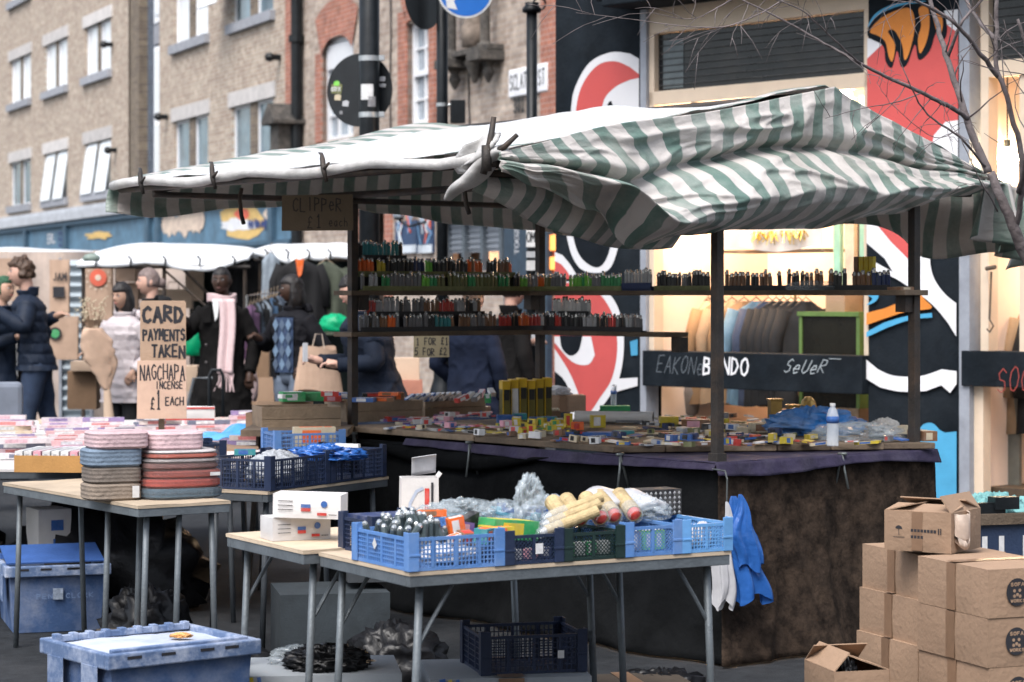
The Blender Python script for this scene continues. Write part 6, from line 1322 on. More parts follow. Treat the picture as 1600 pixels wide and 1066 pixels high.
P = aty(214, 655, YS - .03)
sign('cardboard sign reading NAGCHAPA INCENSE £1 EACH, standing among the incense', P, -.03, 78 / FPX * YS, 92 / FPX * YS, mat('sign_card2', (.5, .345, .26), .85, .1, 7, bump=.2, fine=50), [('NAGCHAPA', .07, .67, .25, .115, .0075), ('INCENSE', .38, .52, .12, .08, .006), ('£', .28, .16, .2, .1, .0075), ('1', .40, .16, .32, .1, .009), ('EACH', .58, .24, .13, .095, .007)])
t = thing('sign_stake', 'wooden stake holding up the two incense table signs', 'stake', aty(252, 655, YS + .03)); mb = MB(); mb.box(-.015, -.0, -.2, .015, .02, .62); mb.build('stake', wood_m, t)
P = U(2.62, 1.05, 0); P = aty(440, 361, 11.35)
t = sign('dim cardboard sign reading CLIPPER £1 each, hanging from the canopy bar', P, .03, 112 / FPX * 11.35, 57 / FPX * 11.35, mat('sign_card3', (.17, .13, .085), .85, .12, 7, bump=.2), [('CLIPPeR', .16, .55, .36, .10, .0055), ('£', .36, .08, .34, .1, .0045), ('1', .48, .08, .36, .1, .0055), ('each', .66, .12, .24, .07, .0035)], inkm=mat('faded_ink', (.045, .04, .035), .7)); 
P = aty(646, 559, 13.0)
sign('card sign reading ANY LIGHTER 1 FOR £1 5 FOR £2, hung under the lower shelf', P, .02, 56 / FPX * 13, 50 / FPX * 13, mat('sign_card4', (.23, .2, .13), .85, .1, 7), [('ANY LIGHTER', .04, .72, .22, .088, .004), ('1 FOR £1', .08, .40, .22, .115, .005), ('5 FOR £2', .04, .08, .22, .115, .005)])

# ================================================================ incense tables and their goods
greyt = mat('dark_grey_steel', (.07, .08, .09), .5)
cloth_t = mat('pale_cover_sheet', (.5, .48, .47), .8, .1, 4, bump=.2)
for i, (x, y, w_, d_) in enumerate(((-3.3, 10.55, 2.05, 1.15), (-3.7, 11.75, 2.3, 1.35), (-4.1, 13.15, 2.6, 1.5))):
    table(['dark legged table of incense trays, nearest of three', 'middle table spread with incense packs', 'farthest table spread with incense packs'][i], (x, y, 0), .06, w_, d_, z=.72 + .002 * i, brace=False, top=cloth_t, lm=greyt, splay=.02)
r = random.Random(21); cols_ = [('pink', 'white'), ('pink', 'purple'), ('white', 'pink'), ('white', 'purple'), ('purple', 'white'), ('cream', 'red'), ('red', 'white'), ('white', 'navy'), ('yellow', 'white'), ('pink', 'red'), ('white', 'red'), ('navy', 'white')]
protoP = {}
def ipack(P, rz, key, lab, sz=1.0):
    if key not in protoP:
        mb = MB(); mb.box(-.125, -.022, 0, .125, .022, .026, 0); mb.box(-.08, -.0225, .004, .03, -.0221, .022, 1); mb.box(-.07, -.016, .026, .05, .016, .0264, 1); mb.box(.08, -.016, .026, .10, .016, .0264, 1)
        o = mb.build('incense_pack', [mat('incense_' + key[0], tuple(.35 * c + .65 * d for c, d in zip(PL[key[0]], (.6, .5, .52))) if key[0] in ('pink', 'white', 'cream', 'yellow', 'red') else tuple(.75 * c + .25 * .5 for c in PL[key[0]]), .4, .15, 40, spec=.6), mat('incense_print_' + key[1], tuple(.7 * c + .3 * .5 for c in PL[key[1]]), .45, .3, 60)]); protoP[key] = o
    else: o = protoP[key].copy(); C.objects.link(o)
    o.location = P; o.rotation_euler = (0, 0, rz); o.scale = (sz, sz, sz); tag(o, lab, 'incense pack', 'incense packs spread over the long tables')
rowsP = [(11.25, 3, 0), (11.55, 7, 0), (11.8, 8, 1), (12.0, 8, 0), (12.2, 7, 1), (12.55, 8, 0), (12.8, 8, 1), (13.1, 8, 0), (13.4, 9, 1), (13.7, 9, 0), (14.0, 9, 1), (14.3, 8, 0)]
for j, (y, n, lay_) in enumerate(rowsP):
    xl = -y * .232 - .1
    for i in range(n):
        x = xl + i * .30 + r.uniform(-.03, .03)
        if x > -1.75 + (y - 11.3) * .02 and y > 12.1 and x < -1.0 and False: continue
        if x > -1.25 - (y - 11) * .02: continue
        ly = r.choice([1, 1, 2, 3]) if y > 11.5 else 1
        for q in range(ly): k_ = r.choice(cols_); ipack((x + r.uniform(-.01, .01), y + r.uniform(-.03, .03), .726 + .027 * q), .06 + r.uniform(-.22, .3) + (.12), k_, f'{k_[0]} and {k_[1]} incense pack, {["bottom", "middle", "top"][q] if ly == 3 else ["lower", "upper"][q] if ly == 2 else "single"}, {ordn(i + 1)} along, {ordn(j + 1)} row')
# tray of white packs in a brown tray at the near end
P = onz(22, 738, .73); t = thing('cardboard_tray', 'brown cardboard tray of upright white packs at the near table end', 'tray', P, .02 - .12)
mb = MB(); w_, d_, h_ = .36, .40, .075; mb.box(0, 0, 0, w_, .004, h_); mb.box(0, d_, 0, w_, d_ + .004, h_); mb.box(0, .0045, 0, .004, d_ - .0005, h_); mb.box(w_ - .004, .0045, 0, w_, d_ - .0005, h_); mb.box(.0045, .0045, 0, w_ - .0045, d_ - .0005, .003); mb.build('tray_body', mat('ochre_card', (.42, .22, .07), .8, .15, 8), t)
for i in range(8):
    c = ['white', 'silver', 'pink', 'white'][i % 4]
    o = pack('upright_pack', f'{c} pack standing in the brown tray, {ordn(i + 1)} from the street side', 'pack', Vector(P) + Vector((.03 + .042 * i, .2 - .004 * i, .012)), -.1, (.034, .34, .08), 'white' if c != 'pink' else 'pink', 'silver', 'packs standing in the brown tray')
# red edged long box, blue tarp, cardboard bits, big box
P = onz(282, 664, .74); o_ = carton('long white box with red edging beside the incense signs', (P.x, P.y - .6, .80), .12, .28, .1, .075, wcard, False, lambda mb, w_, d_, h_: (mb.box(0, -.0066, h_ * .86, w_, -.006, h_, 3), mb.box(0, -.0066, 0, w_, -.006, h_ * .12, 3), mb.box(0, -.0067, .0, .012, -.0061, h_, 3), mb.box(.075, -.0067, .0, .085, -.0061, h_, 3), write(mb, 'K', .025, .018, .035, .03, .007, -.007, 3, jit=0.)), group=None)
def tarp(a, b):
    x = -.24 + .52 * a; y = .35 * b; rr = max(0, 1 - ((a - .5) / .55) ** 2); z = .16 * (1 - (1 - a) ** 2 * .7) * math.sin(math.pi * min(1, b * .8 + .1)) * (.35 + .65 * a) + .02 * noise.noise(Vector((a * 6, b * 6, 5))) + .01 * abs(math.sin(a * 14 + b * 5)); return (x, y, max(.0, z))
mb = MB(); mb.grid(tarp, 40, 26); P = onz(372, 668, .73); tag(mb.build('blue_tarpaulin', mat('tarp_blue', (.07, .33, .66), .35, .2, 5, bump=.4, fine=16, dirt=(.3, .5, .75), dirt_amt=.4), loc=(-1.42, 12.1, .745), rot=(0, 0, .1), solid=.003), 'light blue plastic sheet draped beside the brown print box', 'plastic sheet')
P = onz(388, 682, .74)
carton('brown box with a blue round print, beside the blue sheet', (-1.36, 11.78, .735), -.1, .30, .24, .185, cardb, False, lambda mb, w_, d_, h_: (mb.add([(.175 + .035 * math.cos(a * .4), -.0065, .10 + .062 * math.sin(a * .4)) for a in range(16)], [tuple(range(15, -1, -1))], 2), mb.add([(.175 + .018 * math.cos(a * .4), -.0069, .12 + .02 * math.sin(a * .4)) for a in range(16)], [tuple(range(15, -1, -1))], 1), mb.add([(.115 + .013 * math.cos(a * .5), -.0065, .035 + .018 * math.sin(a * .5)) for a in range(13)], [tuple(range(12, -1, -1))], 0)), group=None, flaps=[('b', 1.2, .05)])
carton('flattish brown box lying tilted before the blue sheet', (-1.58, 11.35, .735), .55, .24, .09, .04, cardb, False, None, group='small brown boxes by the navy crates'); carton('long brown box end-on beside the navy crates', (-1.42, 11.08, .735), .12, .20, .22, .05, cardb, False, None, group='small brown boxes by the navy crates'); carton('little ochre box tucked between the brown ones', (-1.52, 11.3, .735), .2, .1, .1, .045, mat('ochre_card', (.42, .22, .07)), False, None, group='small brown boxes by the navy crates')
for i, (x, y, lab) in enumerate(((-1.75, 11.1, 'pale paper sheet curling behind the wider roll stack'), (-1.5, 10.75, 'crumpled white packs behind the navy crates'), (-1.25, 11.1, 'white paper flap near the long brown box'), (-1.95, 11.35, 'soft pinkish packs beside the pink coils'))): crumple('crumpled_wrapping', lab, 'wrapping', (x, y, .725), (.16, .1, .035), mat('pinkish_paper', (.55, .47, .46), .6, .15, 8, bump=.3), 50 + i, .4, 30, 'loose wrapping on the incense tables')
crumple('blue_carrier', 'crumpled blue bag over the edge of the navy crates', 'bag', (-.82, 10.12, .80), (.17, .1, .045), bagb, 61, .35); pack('silver_pen_case', 'white tube lying across the second navy crate', 'tube', (-.72, 10.1, .855), -.5, (.12, .02, .016), 'white', None); crumple('pack_heap', 'silvery packs filling the first navy crate', 'goods', (-1.02, 9.95, .72), (.15, .17, .10), mat('silver_packs', (.35, .37, .4), .3, .5, 45, bump=.6, fine=40), 62, .15, kind=None) if False else crumple('pack_heap', 'silvery packs filling the first navy crate', 'goods', (-1.02, 9.95, .72), (.13, .17, .09), mat('silver_packs', (.35, .37, .4), .3, .5, 45, bump=.6, fine=40), 62, .15)
pack('cyan_tube', 'cyan tube with a dark cap lying on the first navy crate', 'tube', (-1.13, 9.75, .845), .1, (.09, .03, .025), 'teal', 'blue'); pack('colourful_box', 'yellow and orange box upright in the tipped blue crate', 'box', (-.95, 11.05, .80), .2, (.2, .08, .09), 'cream', 'orange')
# ---- below the tables
bcard = mat('white_fruit_box', (.30, .33, .36), .8, .12, 5, dirt=(.2, .2, .2), dirt_amt=.5)
def curves(mb, w_, d_, h_):
    for (c, off, wd) in ((2, 0, .02), (4, .025, .012), (2, .05, .012)):
        pts = [(.04 + off + .18 * (i / 9) ** 1.4, h_ * (.98 - .98 * (i / 9) ** .8)) for i in range(10)]; stroke(mb, pts, wd, -.0066 - off * .01, c)
    stroke(mb, [(w_ * .7, h_ * .1), (w_ * .78, h_ * .5), (w_ * .9, h_ * .7)], .03, -.0066, 2)
carton('white fruit box with blue and yellow curves, left under the front table', (-.92, 7.55, 0), .12, .56, .4, .27, bcard, False, curves, group='white fruit boxes under the front table')
carton('white fruit box with curves under the small navy crate', (-.27, 7.62, 0), .12, .54, .42, .25, bcard, True, curves, group='white fruit boxes under the front table')
crumple('bin_bag', 'black bag slumped on the left white fruit box', 'bag', (-.62, 7.72, .27), (.14, .1, .055), bagk, 70, .3); crate('navy crate on the white fruit box, with a white sticker', Vector((-.10, 7.68, .252)), .25, .36, .3, .13, cnavy, sticker=(.26, .05, .022))
crumple('shiny_sleeve', 'shiny clear sleeve behind the black bag', 'bag', (-.72, 7.8, .27), (.1, .05, .045), bagc, 72, .3)
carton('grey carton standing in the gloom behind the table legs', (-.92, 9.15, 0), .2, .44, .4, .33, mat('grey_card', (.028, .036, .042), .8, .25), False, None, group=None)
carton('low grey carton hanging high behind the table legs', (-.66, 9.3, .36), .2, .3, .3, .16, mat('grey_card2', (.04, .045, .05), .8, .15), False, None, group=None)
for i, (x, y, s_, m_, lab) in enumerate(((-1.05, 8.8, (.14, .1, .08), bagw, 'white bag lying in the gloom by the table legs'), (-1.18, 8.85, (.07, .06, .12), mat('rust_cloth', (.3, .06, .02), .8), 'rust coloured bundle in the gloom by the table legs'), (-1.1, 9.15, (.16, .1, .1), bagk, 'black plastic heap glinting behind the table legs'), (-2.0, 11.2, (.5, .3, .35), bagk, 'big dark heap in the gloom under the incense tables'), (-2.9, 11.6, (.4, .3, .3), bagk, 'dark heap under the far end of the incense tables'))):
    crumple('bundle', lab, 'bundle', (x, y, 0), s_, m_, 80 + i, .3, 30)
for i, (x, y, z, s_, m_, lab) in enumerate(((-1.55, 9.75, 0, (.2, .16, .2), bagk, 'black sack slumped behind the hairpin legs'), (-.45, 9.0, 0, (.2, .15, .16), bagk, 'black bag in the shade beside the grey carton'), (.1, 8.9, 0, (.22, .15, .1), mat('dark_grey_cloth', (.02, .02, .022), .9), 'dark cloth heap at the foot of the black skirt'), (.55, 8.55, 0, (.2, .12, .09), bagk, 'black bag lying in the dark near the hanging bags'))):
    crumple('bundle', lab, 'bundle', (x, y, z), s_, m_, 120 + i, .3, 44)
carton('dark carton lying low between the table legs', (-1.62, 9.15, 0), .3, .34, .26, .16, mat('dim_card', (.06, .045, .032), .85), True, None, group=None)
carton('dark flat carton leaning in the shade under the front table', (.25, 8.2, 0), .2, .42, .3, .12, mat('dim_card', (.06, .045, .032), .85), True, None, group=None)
carton('white box with blue print under the incense tables', (-2.25, 10.95, .30), .5, .16, .2, .2, wcard, False, lambda mb, w_, d_, h_: (mb.box(.06, -.0066, .1, .12, -.006, .15, 2), mb.box(.07, -.0066, .03, .11, -.006, .06, 2)), group=None)
carton('brown box under the white printed one', (-2.3, 10.95, 0), .5, .3, .3, .295, cardd, False, None, group=None)
t = thing('office_chair', 'grey upholstered chair back at the edge of the street', 'chair', (-3.05, 13.6 - 1.2, 0), .2); 
t.location = (-3.62, 16.0, 0)
mb = MB(); mb.box(-.22, -.04, .5, .22, .04, .92); mb.build('backrest', mat('grey_upholstery', (.16, .18, .22), .9, .1), t, bevel=.035); mb = MB(); mb.box(-.22, .05, .42, .22, .45, .5); mb.build('seat', MATS['grey_upholstery'], t, bevel=.03); mb = MB(); mb.tube([(0, .25, .42), (0, .25, .02)], .025, 8); mb.build('pedestal', black_iron, t)
# ================================================================ people
def skinm(n, c): return mat('skin_' + n, c, .5, .08, 20, bump=.05)
def G(x, s): return math.exp(-(x / s) ** 2)
def head_r(d, big=1.0):
    x, y, z = d
    rx, ry, rz = .074, .093, .112
    k = 1 - .22 * max(0, -z - .15) * (1 if y < .3 else .6)
    p = Vector((x * rx * k, y * ry * (1 - .1 * max(0, -z - .4)), z * rz))
    if y < 0:
        p.y -= .020 * G(x, .13) * G(z + .12, .16) * (1 if z < .1 else .6); p.y += .008 * (G(x - .36, .16) + G(x + .36, .16)) * G(z - .10, .12)
        p.y -= .006 * G(x, .28) * G(z + .46, .08) ; p.y -= .010 * G(x, .3) * G(z + .85, .2); p.y += .004 * G(x, .3) * G(z + .6, .06)
    return p
def hand(mb, w, d, s=1.0, curl=.6, side=1):
    d = d.normalized(); up = Vector((0, 0, 1)) if abs(d.z) < .8 else Vector((0, -1, 0)); sd = d.cross(up).normalized(); nn = sd.cross(d).normalized()
    pc = w + d * .045 * s; mb.tube([w - d * .01, w + d * .03 * s, w + d * .085 * s], [.024 * s, .032 * s, .030 * s], 10)
    for i, (o, l) in enumerate(((-.030, .062), (-.010, .075), (.010, .070), (.029, .055))):
        b = w + d * .08 * s + sd * o * s; q1 = b + (d * math.cos(curl * .5) - nn * math.sin(curl * .5)) * l * .45 * s; q2 = q1 + (d * math.cos(curl * 1.3) - nn * math.sin(curl * 1.3)) * l * .32 * s; q3 = q2 + (d * math.cos(curl * 2) - nn * math.sin(curl * 2)) * l * .25 * s
        mb.tube([b - d * .02, b, q1, q2, q3], [.009, .0095, .009, .008, .006], 6)
    b = w + d * .03 * s - sd * .028 * s * side; mb.tube([b, b - sd * .022 * side + d * .02, b - sd * .03 * side + d * .05 - nn * .012], [.011, .0105, .008], 6)
def person(label, P, rz, h, skin, hair, hairc, coat, arms, trouser=None, legs=((-.09, 0), (.10, 0)), turn=0., tilt=0., lean=(0, 0), coat_len=.82, puff=0., open_=None, shoes=True, belly=1.0, flare=1.1, hood=False):
    s = h / 1.75; t = thing('person', label, 'person', P, rz); t.scale = (s, s, s)
    lx, ly = lean
    L_ = lambda x, y, z: Vector((x + lx * max(0, (z - .9)) / .7, y + ly * max(0, (z - .9)) / .7, z))
    hc = L_(0, -.02, 1.635); HM = Matrix.Translation(hc) @ Matrix.Rotation(turn, 4, 'Z') @ Matrix.Rotation(tilt, 4, 'X')
    mb = MB()
    def hd(a, b):
        th = math.pi * b; ph = 2 * math.pi * a; return HM @ head_r((math.sin(th) * math.cos(ph), math.sin(th) * math.sin(ph), math.cos(th)))
    mb.grid(lambda a, b: hd(1 - a, b), 40, 30)
    for sx in (-1, 1): mb.ball((sx * .074, .01, -.005), (.012, .02, .03), 8, M=HM)
    mb.tube([L_(0, .01, 1.60), L_(0, .01, 1.50), L_(0, .0, 1.42)], [.050, .052, .055], 12)
    mb.tube([L_(0, 0, 1.43), L_(0, 0, 1.33), L_(0, 0, 1.1), L_(0, 0, .92)], [.055, .085, .085, .10], 12)
    ends = []
    for sx, (e, w_, hd_, curl) in zip((-1, 1), arms):
        sh = L_(sx * .17, 0, 1.38); e = Vector(e); w_ = Vector(w_); mb.tube([L_(sx * .06, 0, 1.37), L_(sx * .145, 0, 1.35), e, w_], [.035, .035, .032, .026], 8); hand(mb, w_, Vector(hd_), 1., curl, sx); ends.append((sh, e, w_))
    for sx, (fx, fy) in zip((-1, 1), legs): mb.tube([Vector((sx * .08, 0, .95)), Vector((fx * .9, fy * .5 - .01, .5)), Vector((fx, fy, .08))], [.07, .045, .035], 8)
    b_ = mb.build('body', skin, t, smooth=True); rm = b_.modifiers.new('r', 'REMESH'); rm.mode = 'VOXEL'; rm.voxel_size = .007; rm.use_smooth_shade = True
    # eyes and mouth
    mb = MB()
    for sx in (-1, 1): mb.ball((sx * .029, -.079, .012), (.0125, .008, .0055), 8, 0, HM); mb.ball((sx * .029, -.0865, .012), (.0055, .003, .0052), 8, 1, HM); mb.box(sx * .029 - .015, -.094, .026, sx * .029 + .015, -.083, .031, 1, HM)
    mb.build('eyes', [mat('eye_white', (.6, .6, .6), .3), mat('dark_brow', (.03, .02, .015), .6)], t)
    mb = MB(); mb.ball((0, -.089, -.052), (.021, .008, .006), 10, 0, HM); mb.build('lips', mat('lip_dark', (.10, .035, .03), .4) if skin.name.endswith('deep') else mat('lip_colour', (.34, .13, .11), .5), t, smooth=True)
    # hair
    if hair:
        st_, vol, frq, amp = hair
        def hr(a, b):
            th = math.pi * b; ph = 2 * math.pi * (1 - a); d = Vector((math.sin(th) * math.cos(ph), math.sin(th) * math.sin(ph), math.cos(th)))
            p = head_r(d); p.y = max(p.y, -.097)
            face = sm(.12, .42, -d.y) * sm(-.55, -.25, -(d.z) if st_ != 'beanie' else -(d.z - .1)) ; low = sm(.2, .55, -d.z) if st_ in ('short', 'beanie', 'up') else 0
            k = vol + amp * noise.noise(d * frq + Vector((vol * 9, 0, 0))) + (.05 * noise.noise(Vector((d.x * 16, d.y * 16, d.z * 5))) + .03 * noise.noise(d * 22) if st_ != 'beanie' else 0)
            k = k * (1 - face) + .9 * face; k = k * (1 - low) + .92 * low
            q = p * k
            if st_ in ('bob', 'long') and d.z < .1 and d.y > -.35:
                f = (1 - face) * sm(-.1, .5, -d.z); ex = (.10 if st_ == 'bob' else .24); q.z -= f * ex * (-d.z); q.x *= 1 + .25 * f; q.y = q.y * (1 + .1 * f) + .01 * f
            return HM @ q
        mb = MB(); mb.grid(hr, 90, 50); mb.build('beanie' if st_ == 'beanie' else 'hair', hairc, t, smooth=True)
        if st_ == 'up': mb = MB(); mb.ball((0, .1, -.01), (.04, .05, .045), 12, 0, HM); mb.build('hair_bun', hairc, t, smooth=True)
    # trousers, shoes
    if trouser:
        mb = MB()
        for sx, (fx, fy) in zip((-1, 1), legs):
            k_ = Vector((fx * .9, fy * .5 - .01, .5)); f_ = Vector((fx, fy, .09)); hp = Vector((sx * .085, 0, .92))
            pts = []; rs = []
            for i in range(13):
                q = i / 12; p = hp.lerp(k_, q * 2) if q < .5 else k_.lerp(f_, q * 2 - 1); pts.append(p + Vector((0, .006 * math.sin(i * 2.1), 0))); rs.append((.112 - .045 * min(1, q * 2)) if q < .5 else .067 - .008 * (q * 2 - 1) + (.006 * math.sin(i * 3.) if q > .8 else 0))
            mb.tube(pts, rs, 14)
        mb.lathe([(.13, .84), (.155, .90), (.145, 1.0), (.135, 1.08)], 18, sy=.72); mb.build('trousers', trouser, t, smooth=True)
    if shoes:
        for sx, (fx, fy) in zip((-1, 1), legs): mb = MB(); mb.ball((fx, fy - .05, .045), (.045, .125, .05), 14); mb.box(fx - .043, fy - .16, 0, fx + .043, fy + .06, .022); mb.build('shoe', mat('dark_shoe', (.02, .02, .022), .4), t, smooth=True)
    # coat
    mb = MB(); ztop_ = 1.47; zb = coat_len
    def cf(a, b):
        z = ztop_ + (zb - ztop_) * b; ang = 2 * math.pi * a
        tb = [(1.47, .075), (1.44, .13), (1.40, .185), (1.30, .20), (1.1, .175), (.95, .185), (.8, .195 * flare), (.3, .23 * flare)]
        tb = [(1.6 - q, r_) for q, r_ in tb]; rad = lerp2(tb, 1.6 - z)
        dp = .62 if z > 1.38 else .66 + .1 * sm(1.2, .9, z)
        f = 1 + .03 * noise.noise(Vector((math.cos(ang) * 2, math.sin(ang) * 2, z * 5))) + .02 * math.sin(ang * 7 + z * 6) * sm(1.2, .7, z)
        rg = 1 - 2 * abs(noise.noise(Vector((math.cos(ang) * 1.7 + h, math.sin(ang) * 1.7, z * 6.5 + h * 9)))); rg2 = 1 - 2 * abs(noise.noise(Vector((math.cos(ang) * 3.5, math.sin(ang) * 3.5 + h, z * 11)))); f += .07 * rg ** 3 + .03 * rg2 ** 3 - .03
        if puff: f += puff * abs(math.sin((z - 1.5) * math.pi / .085)) ** .7
        r_ = rad * f * belly
        gap = 0
        p = L_(r_ * math.cos(ang), r_ * dp * math.sin(ang) + .0, z)
        if open_ and math.sin(ang) < 0 and abs(math.cos(ang)) < open_ and z < 1.40: p.y += .10 * (1 - abs(math.cos(ang)) / open_)
        return p
    mb.grid(cf, 84, 80)
    for (sh, e, w_) in ends:
        pts = []; rs = []
        st0 = sh * .8 + L_(0, 0, 1.40) * .2
        for i in range(22):
            q = i / 21; p = st0.lerp(e, q * 2) if q < .5 else e.lerp(w_, q * 2 - 1); pts.append(p); rs.append((.080 - .018 * q * 2 if q < .5 else .062 - .012 * (q * 2 - 1)) * (1 + (puff * 1.6 * abs(math.sin(i * 1.1)) if puff else .04 * math.sin(i * 1.9)) + .08 * noise.noise(Vector((i * .8, h * 5, e.x * 9)))))
        mb.tube(pts, rs, 14)
    mb.build('coat', coat, t, smooth=True)
    mb = MB(); mb.grid(lambda a, b: L_((.078 + .018 * b) * math.cos(2 * math.pi * a), .012 + (.07 + .018 * b) * math.sin(2 * math.pi * a), 1.44 + .075 * b + (.01 if math.sin(2 * math.pi * a) > 0 else -.02 * b)), 24, 5); mb.build('collar', coat, t, smooth=True, solid=.014)
    if hood: mb = MB(); mb.grid(lambda a, b: L_((.10 + .03 * b) * math.cos(math.pi * a), .05 + (.07 + .05 * b) * math.sin(math.pi * a), 1.44 + .06 * math.sin(math.pi * b)), 20, 8); mb.build('hood', coat, t, smooth=True, solid=.03)
    return t
down = lambda sx, f=0.: ((sx * .25, .03, 1.13), (sx * .26, -.04 + f, .88), (0, -.1, -1), .5)
pocket = lambda sx: ((sx * .29, .07, 1.14), (sx * .20, -.11, .98), (-sx * .3, -.2, -.5), .5)
fold = lambda sx: ((sx * .27, -.02, 1.14), (sx * .10, -.24, 1.22), (-sx * .5, -.5, .2), .9)
hb = mat('hair_black', (.012, .01, .01), .5, .4, 40, bump=.6, fine=60); hbr = mat('hair_brown', (.07, .04, .025), .55, .4, 30, bump=.8, fine=50); hgr = mat('hair_ash', (.16, .12, .11), .55, .3, 30, bump=.6, fine=60)
navy_p = mat('navy_puffer', (.011, .018, .034), .6, .25, 8, bump=.2, spec=.2); black_c = mat('black_wool_coat', (.009, .0085, .0085), .95, .3, 10, bump=.3, spec=.08); pale_p = mat('pale_puffer', (.5, .45, .46), .6, .08, 8, bump=.2); jean = mat('dark_jeans', (.02, .035, .07), .85, .25, 12, bump=.3); jgrey = mat('grey_jeans', (.12, .15, .2), .85, .3, 7, bump=.3); black_t = mat('black_trousers', (.012, .012, .014), .8)
sk_l = skinm('light', (.5, .3, .23)); sk_a = skinm('tan', (.46, .28, .2)); sk_d = skinm('deep', (.05, .025, .016))
def at(px, Y, z=0.): return Vector(((px - CX) / FPX * Y, Y, z))
Yp = 19.6
person('man with curly brown hair in a navy quilted jacket, turned towards the green beanie', at(58, 19.2), R(-80), 1.83, sk_l, ('short', 1.2, 3.2, .28), hbr, navy_p, [((-.27, .05, 1.14), (-.2, -.14, .96), (.3, -.4, -.7), .3), ((.26, -.1, 1.2), (.22, -.36, 1.36), (0, -1, .3), .6)], jean, ((-.10, .18), (.12, -.12)), puff=.06, lean=(0, -.1), coat_len=.86, turn=.1)
t = person('person in a dark green beanie and long navy coat at the edge of the street', at(4, 19.3), R(60), 1.68, sk_a, ('beanie', 1.12, 3, .03), mat('green_beanie', (.03, .09, .05), .9, .3, 30, bump=.6), navy_p, [fold(-1), ((.3, -.1, 1.3), (.34, -.3, 1.40), (.2, -1, .3), .5)], jean, coat_len=.42, puff=.03)
mb = MB(); mb.tube([(.02, -.155, .5), (.02, -.15, 1.0), (.02, -.14, 1.3)], .006, 6); mb.build('white_zip', pp_('white'), t)
t = person('woman with black bob in a pale hip length puffer holding a paper wrapped bouquet', at(193, 18.9), R(-28), 1.62, sk_a, ('bob', 1.17, 3, .05), hb, pale_p, [((-.27, -.05, 1.14), (-.12, -.28, 1.13), (-.6, -.5, .1), .9), pocket(1)], black_t, coat_len=.70, puff=.035, hood=True, tilt=.1, turn=-.1)
person('woman with tied back ash hair and black coat, in profile behind the card sign', at(236, 19.5), R(-75), 1.75, sk_l, ('up', 1.08, 5, .04), hgr, mat('black_fleece', (.01, .011, .013), .95, .3, 14, bump=.4), [fold(-1), down(1)], black_t, coat_len=.78, hood=True)
t5 = person('woman with cropped hair in a long black coat and a pale pink fringed scarf', at(347, 18.7), R(-8), 1.755, sk_d, ('short', 1.04, 6, .01), hb, black_c, [((-.30, -.03, 1.2), (-.24, -.25, 1.30), (-.2, -.8, .5), 1.), ((.27, .03, 1.13), (.25, -.08, .90), (0, -.2, -1), .6)], black_t, coat_len=.28, flare=1.2, tilt=.05)
scm = mat('pale_pink_scarf', (.60, .45, .45), .95, .06, 20, bump=.5, fine=70)
mb = MB(); mb.grid(lambda a, b: (.105 * math.cos(2 * math.pi * a) + .0, -.01 + .098 * math.sin(2 * math.pi * a), 1.455 + .07 * b + .012 * math.sin(4 * math.pi * a)), 30, 6); mb.build('scarf_loop', scm, t5, smooth=True, solid=.03)
mb = MB(); mb.grid(lambda a, b: (.02 + .125 * a + .01 * math.sin(b * 5), -.15 - .015 * math.sin(a * 9) - .02 * b, 1.49 - .60 * b), 14, 20); mb.build('scarf_tail', scm, t5, smooth=True, solid=.016)
mb = MB()
for i in range(12): x = .022 + .011 * i; mb.tube([(x, -.17, .89), (x + .012 * math.sin(i), -.175, .83), (x - .045 * (i < 6) + .01 * math.sin(i * 2), -.17, .745)], .0045, 5)
mb.build('scarf_fringe', scm, t5)
mb = MB(); mb.prism([(-.045, 1.49), (.02, 1.49), (.0, 1.34), (-.02, 1.31)], -.142, -.13); mb.build('white_top', pp_('white'), t5)
mb = MB(); mb.grid(lambda a, b: (-.05 - .10 * a * (1 - .3 * b), -.145 - .004 * b, 1.44 - .14 * b * (1 - .4 * a) - .06 * a), 5, 6); mb.grid(lambda a, b: (.14 + .02 * a, -.12, 1.45 - .16 * b), 3, 3); mb.build('lapel', black_c, t5, solid=.012)
mb = MB()
for z in (1.12, .98): mb.ball((-.09, -.155, z), .012, 8)
mb.build('coat_buttons', mat('button', (.08, .07, .07), .3), t5)
crumple('pink_scarf_bundle', 'second pink scarf hanging by the card boxes, beside the black coat', 'scarf', at(388, 19.6, .62), (.08, .05, .26), scm, 91, .25, 24)
t6 = person('woman in a black jacket over a blue argyle jumper and grey jeans, looking away', at(458, 18.6), R(-35), 1.68, sk_d, ('bob', 1.16, 3, .06), hb, mat('black_jacket', (.009, .009, .012), .8, .3, 8, bump=.2, spec=.15), [((-.30, 0, 1.16), (-.19, -.2, 1.22), (-.2, -.9, .4), 1.), ((.30, .06, 1.14), (.22, -.12, 1.00), (-.4, -.3, -.4), .6)], jgrey, ((-.10, .03), (.10, -.05)), coat_len=.90, puff=.03, open_=.55, hood=True, turn=-.7)
argy = mat('argyle_navy', (.03, .05, .1), .95, .2, 30, bump=.5); mb = MB(); mb.grid(lambda a, b: (-.10 + .20 * a, -.118 - .022 * math.sin(math.pi * a), 1.40 - .46 * b), 10, 10)
for i in range(3):
    for j in range(4):
        x = -.07 + .07 * i; z = 1.34 - .11 * j; mb.add([(x, -.1455, z + .055), (x + .032, -.1455, z), (x, -.1455, z - .055), (x - .032, -.1455, z)], [(0, 3, 2, 1)], 1 + (i + j) % 2)
mb.build('argyle_jumper', [argy, mat('argyle_blue', (.12, .18, .26), .95), mat('argyle_slate', (.07, .1, .15), .95)], t6)
dn = mat('dark_navy_anorak', (.008, .012, .022), .75, .3, 7, bump=.3, spec=.12)
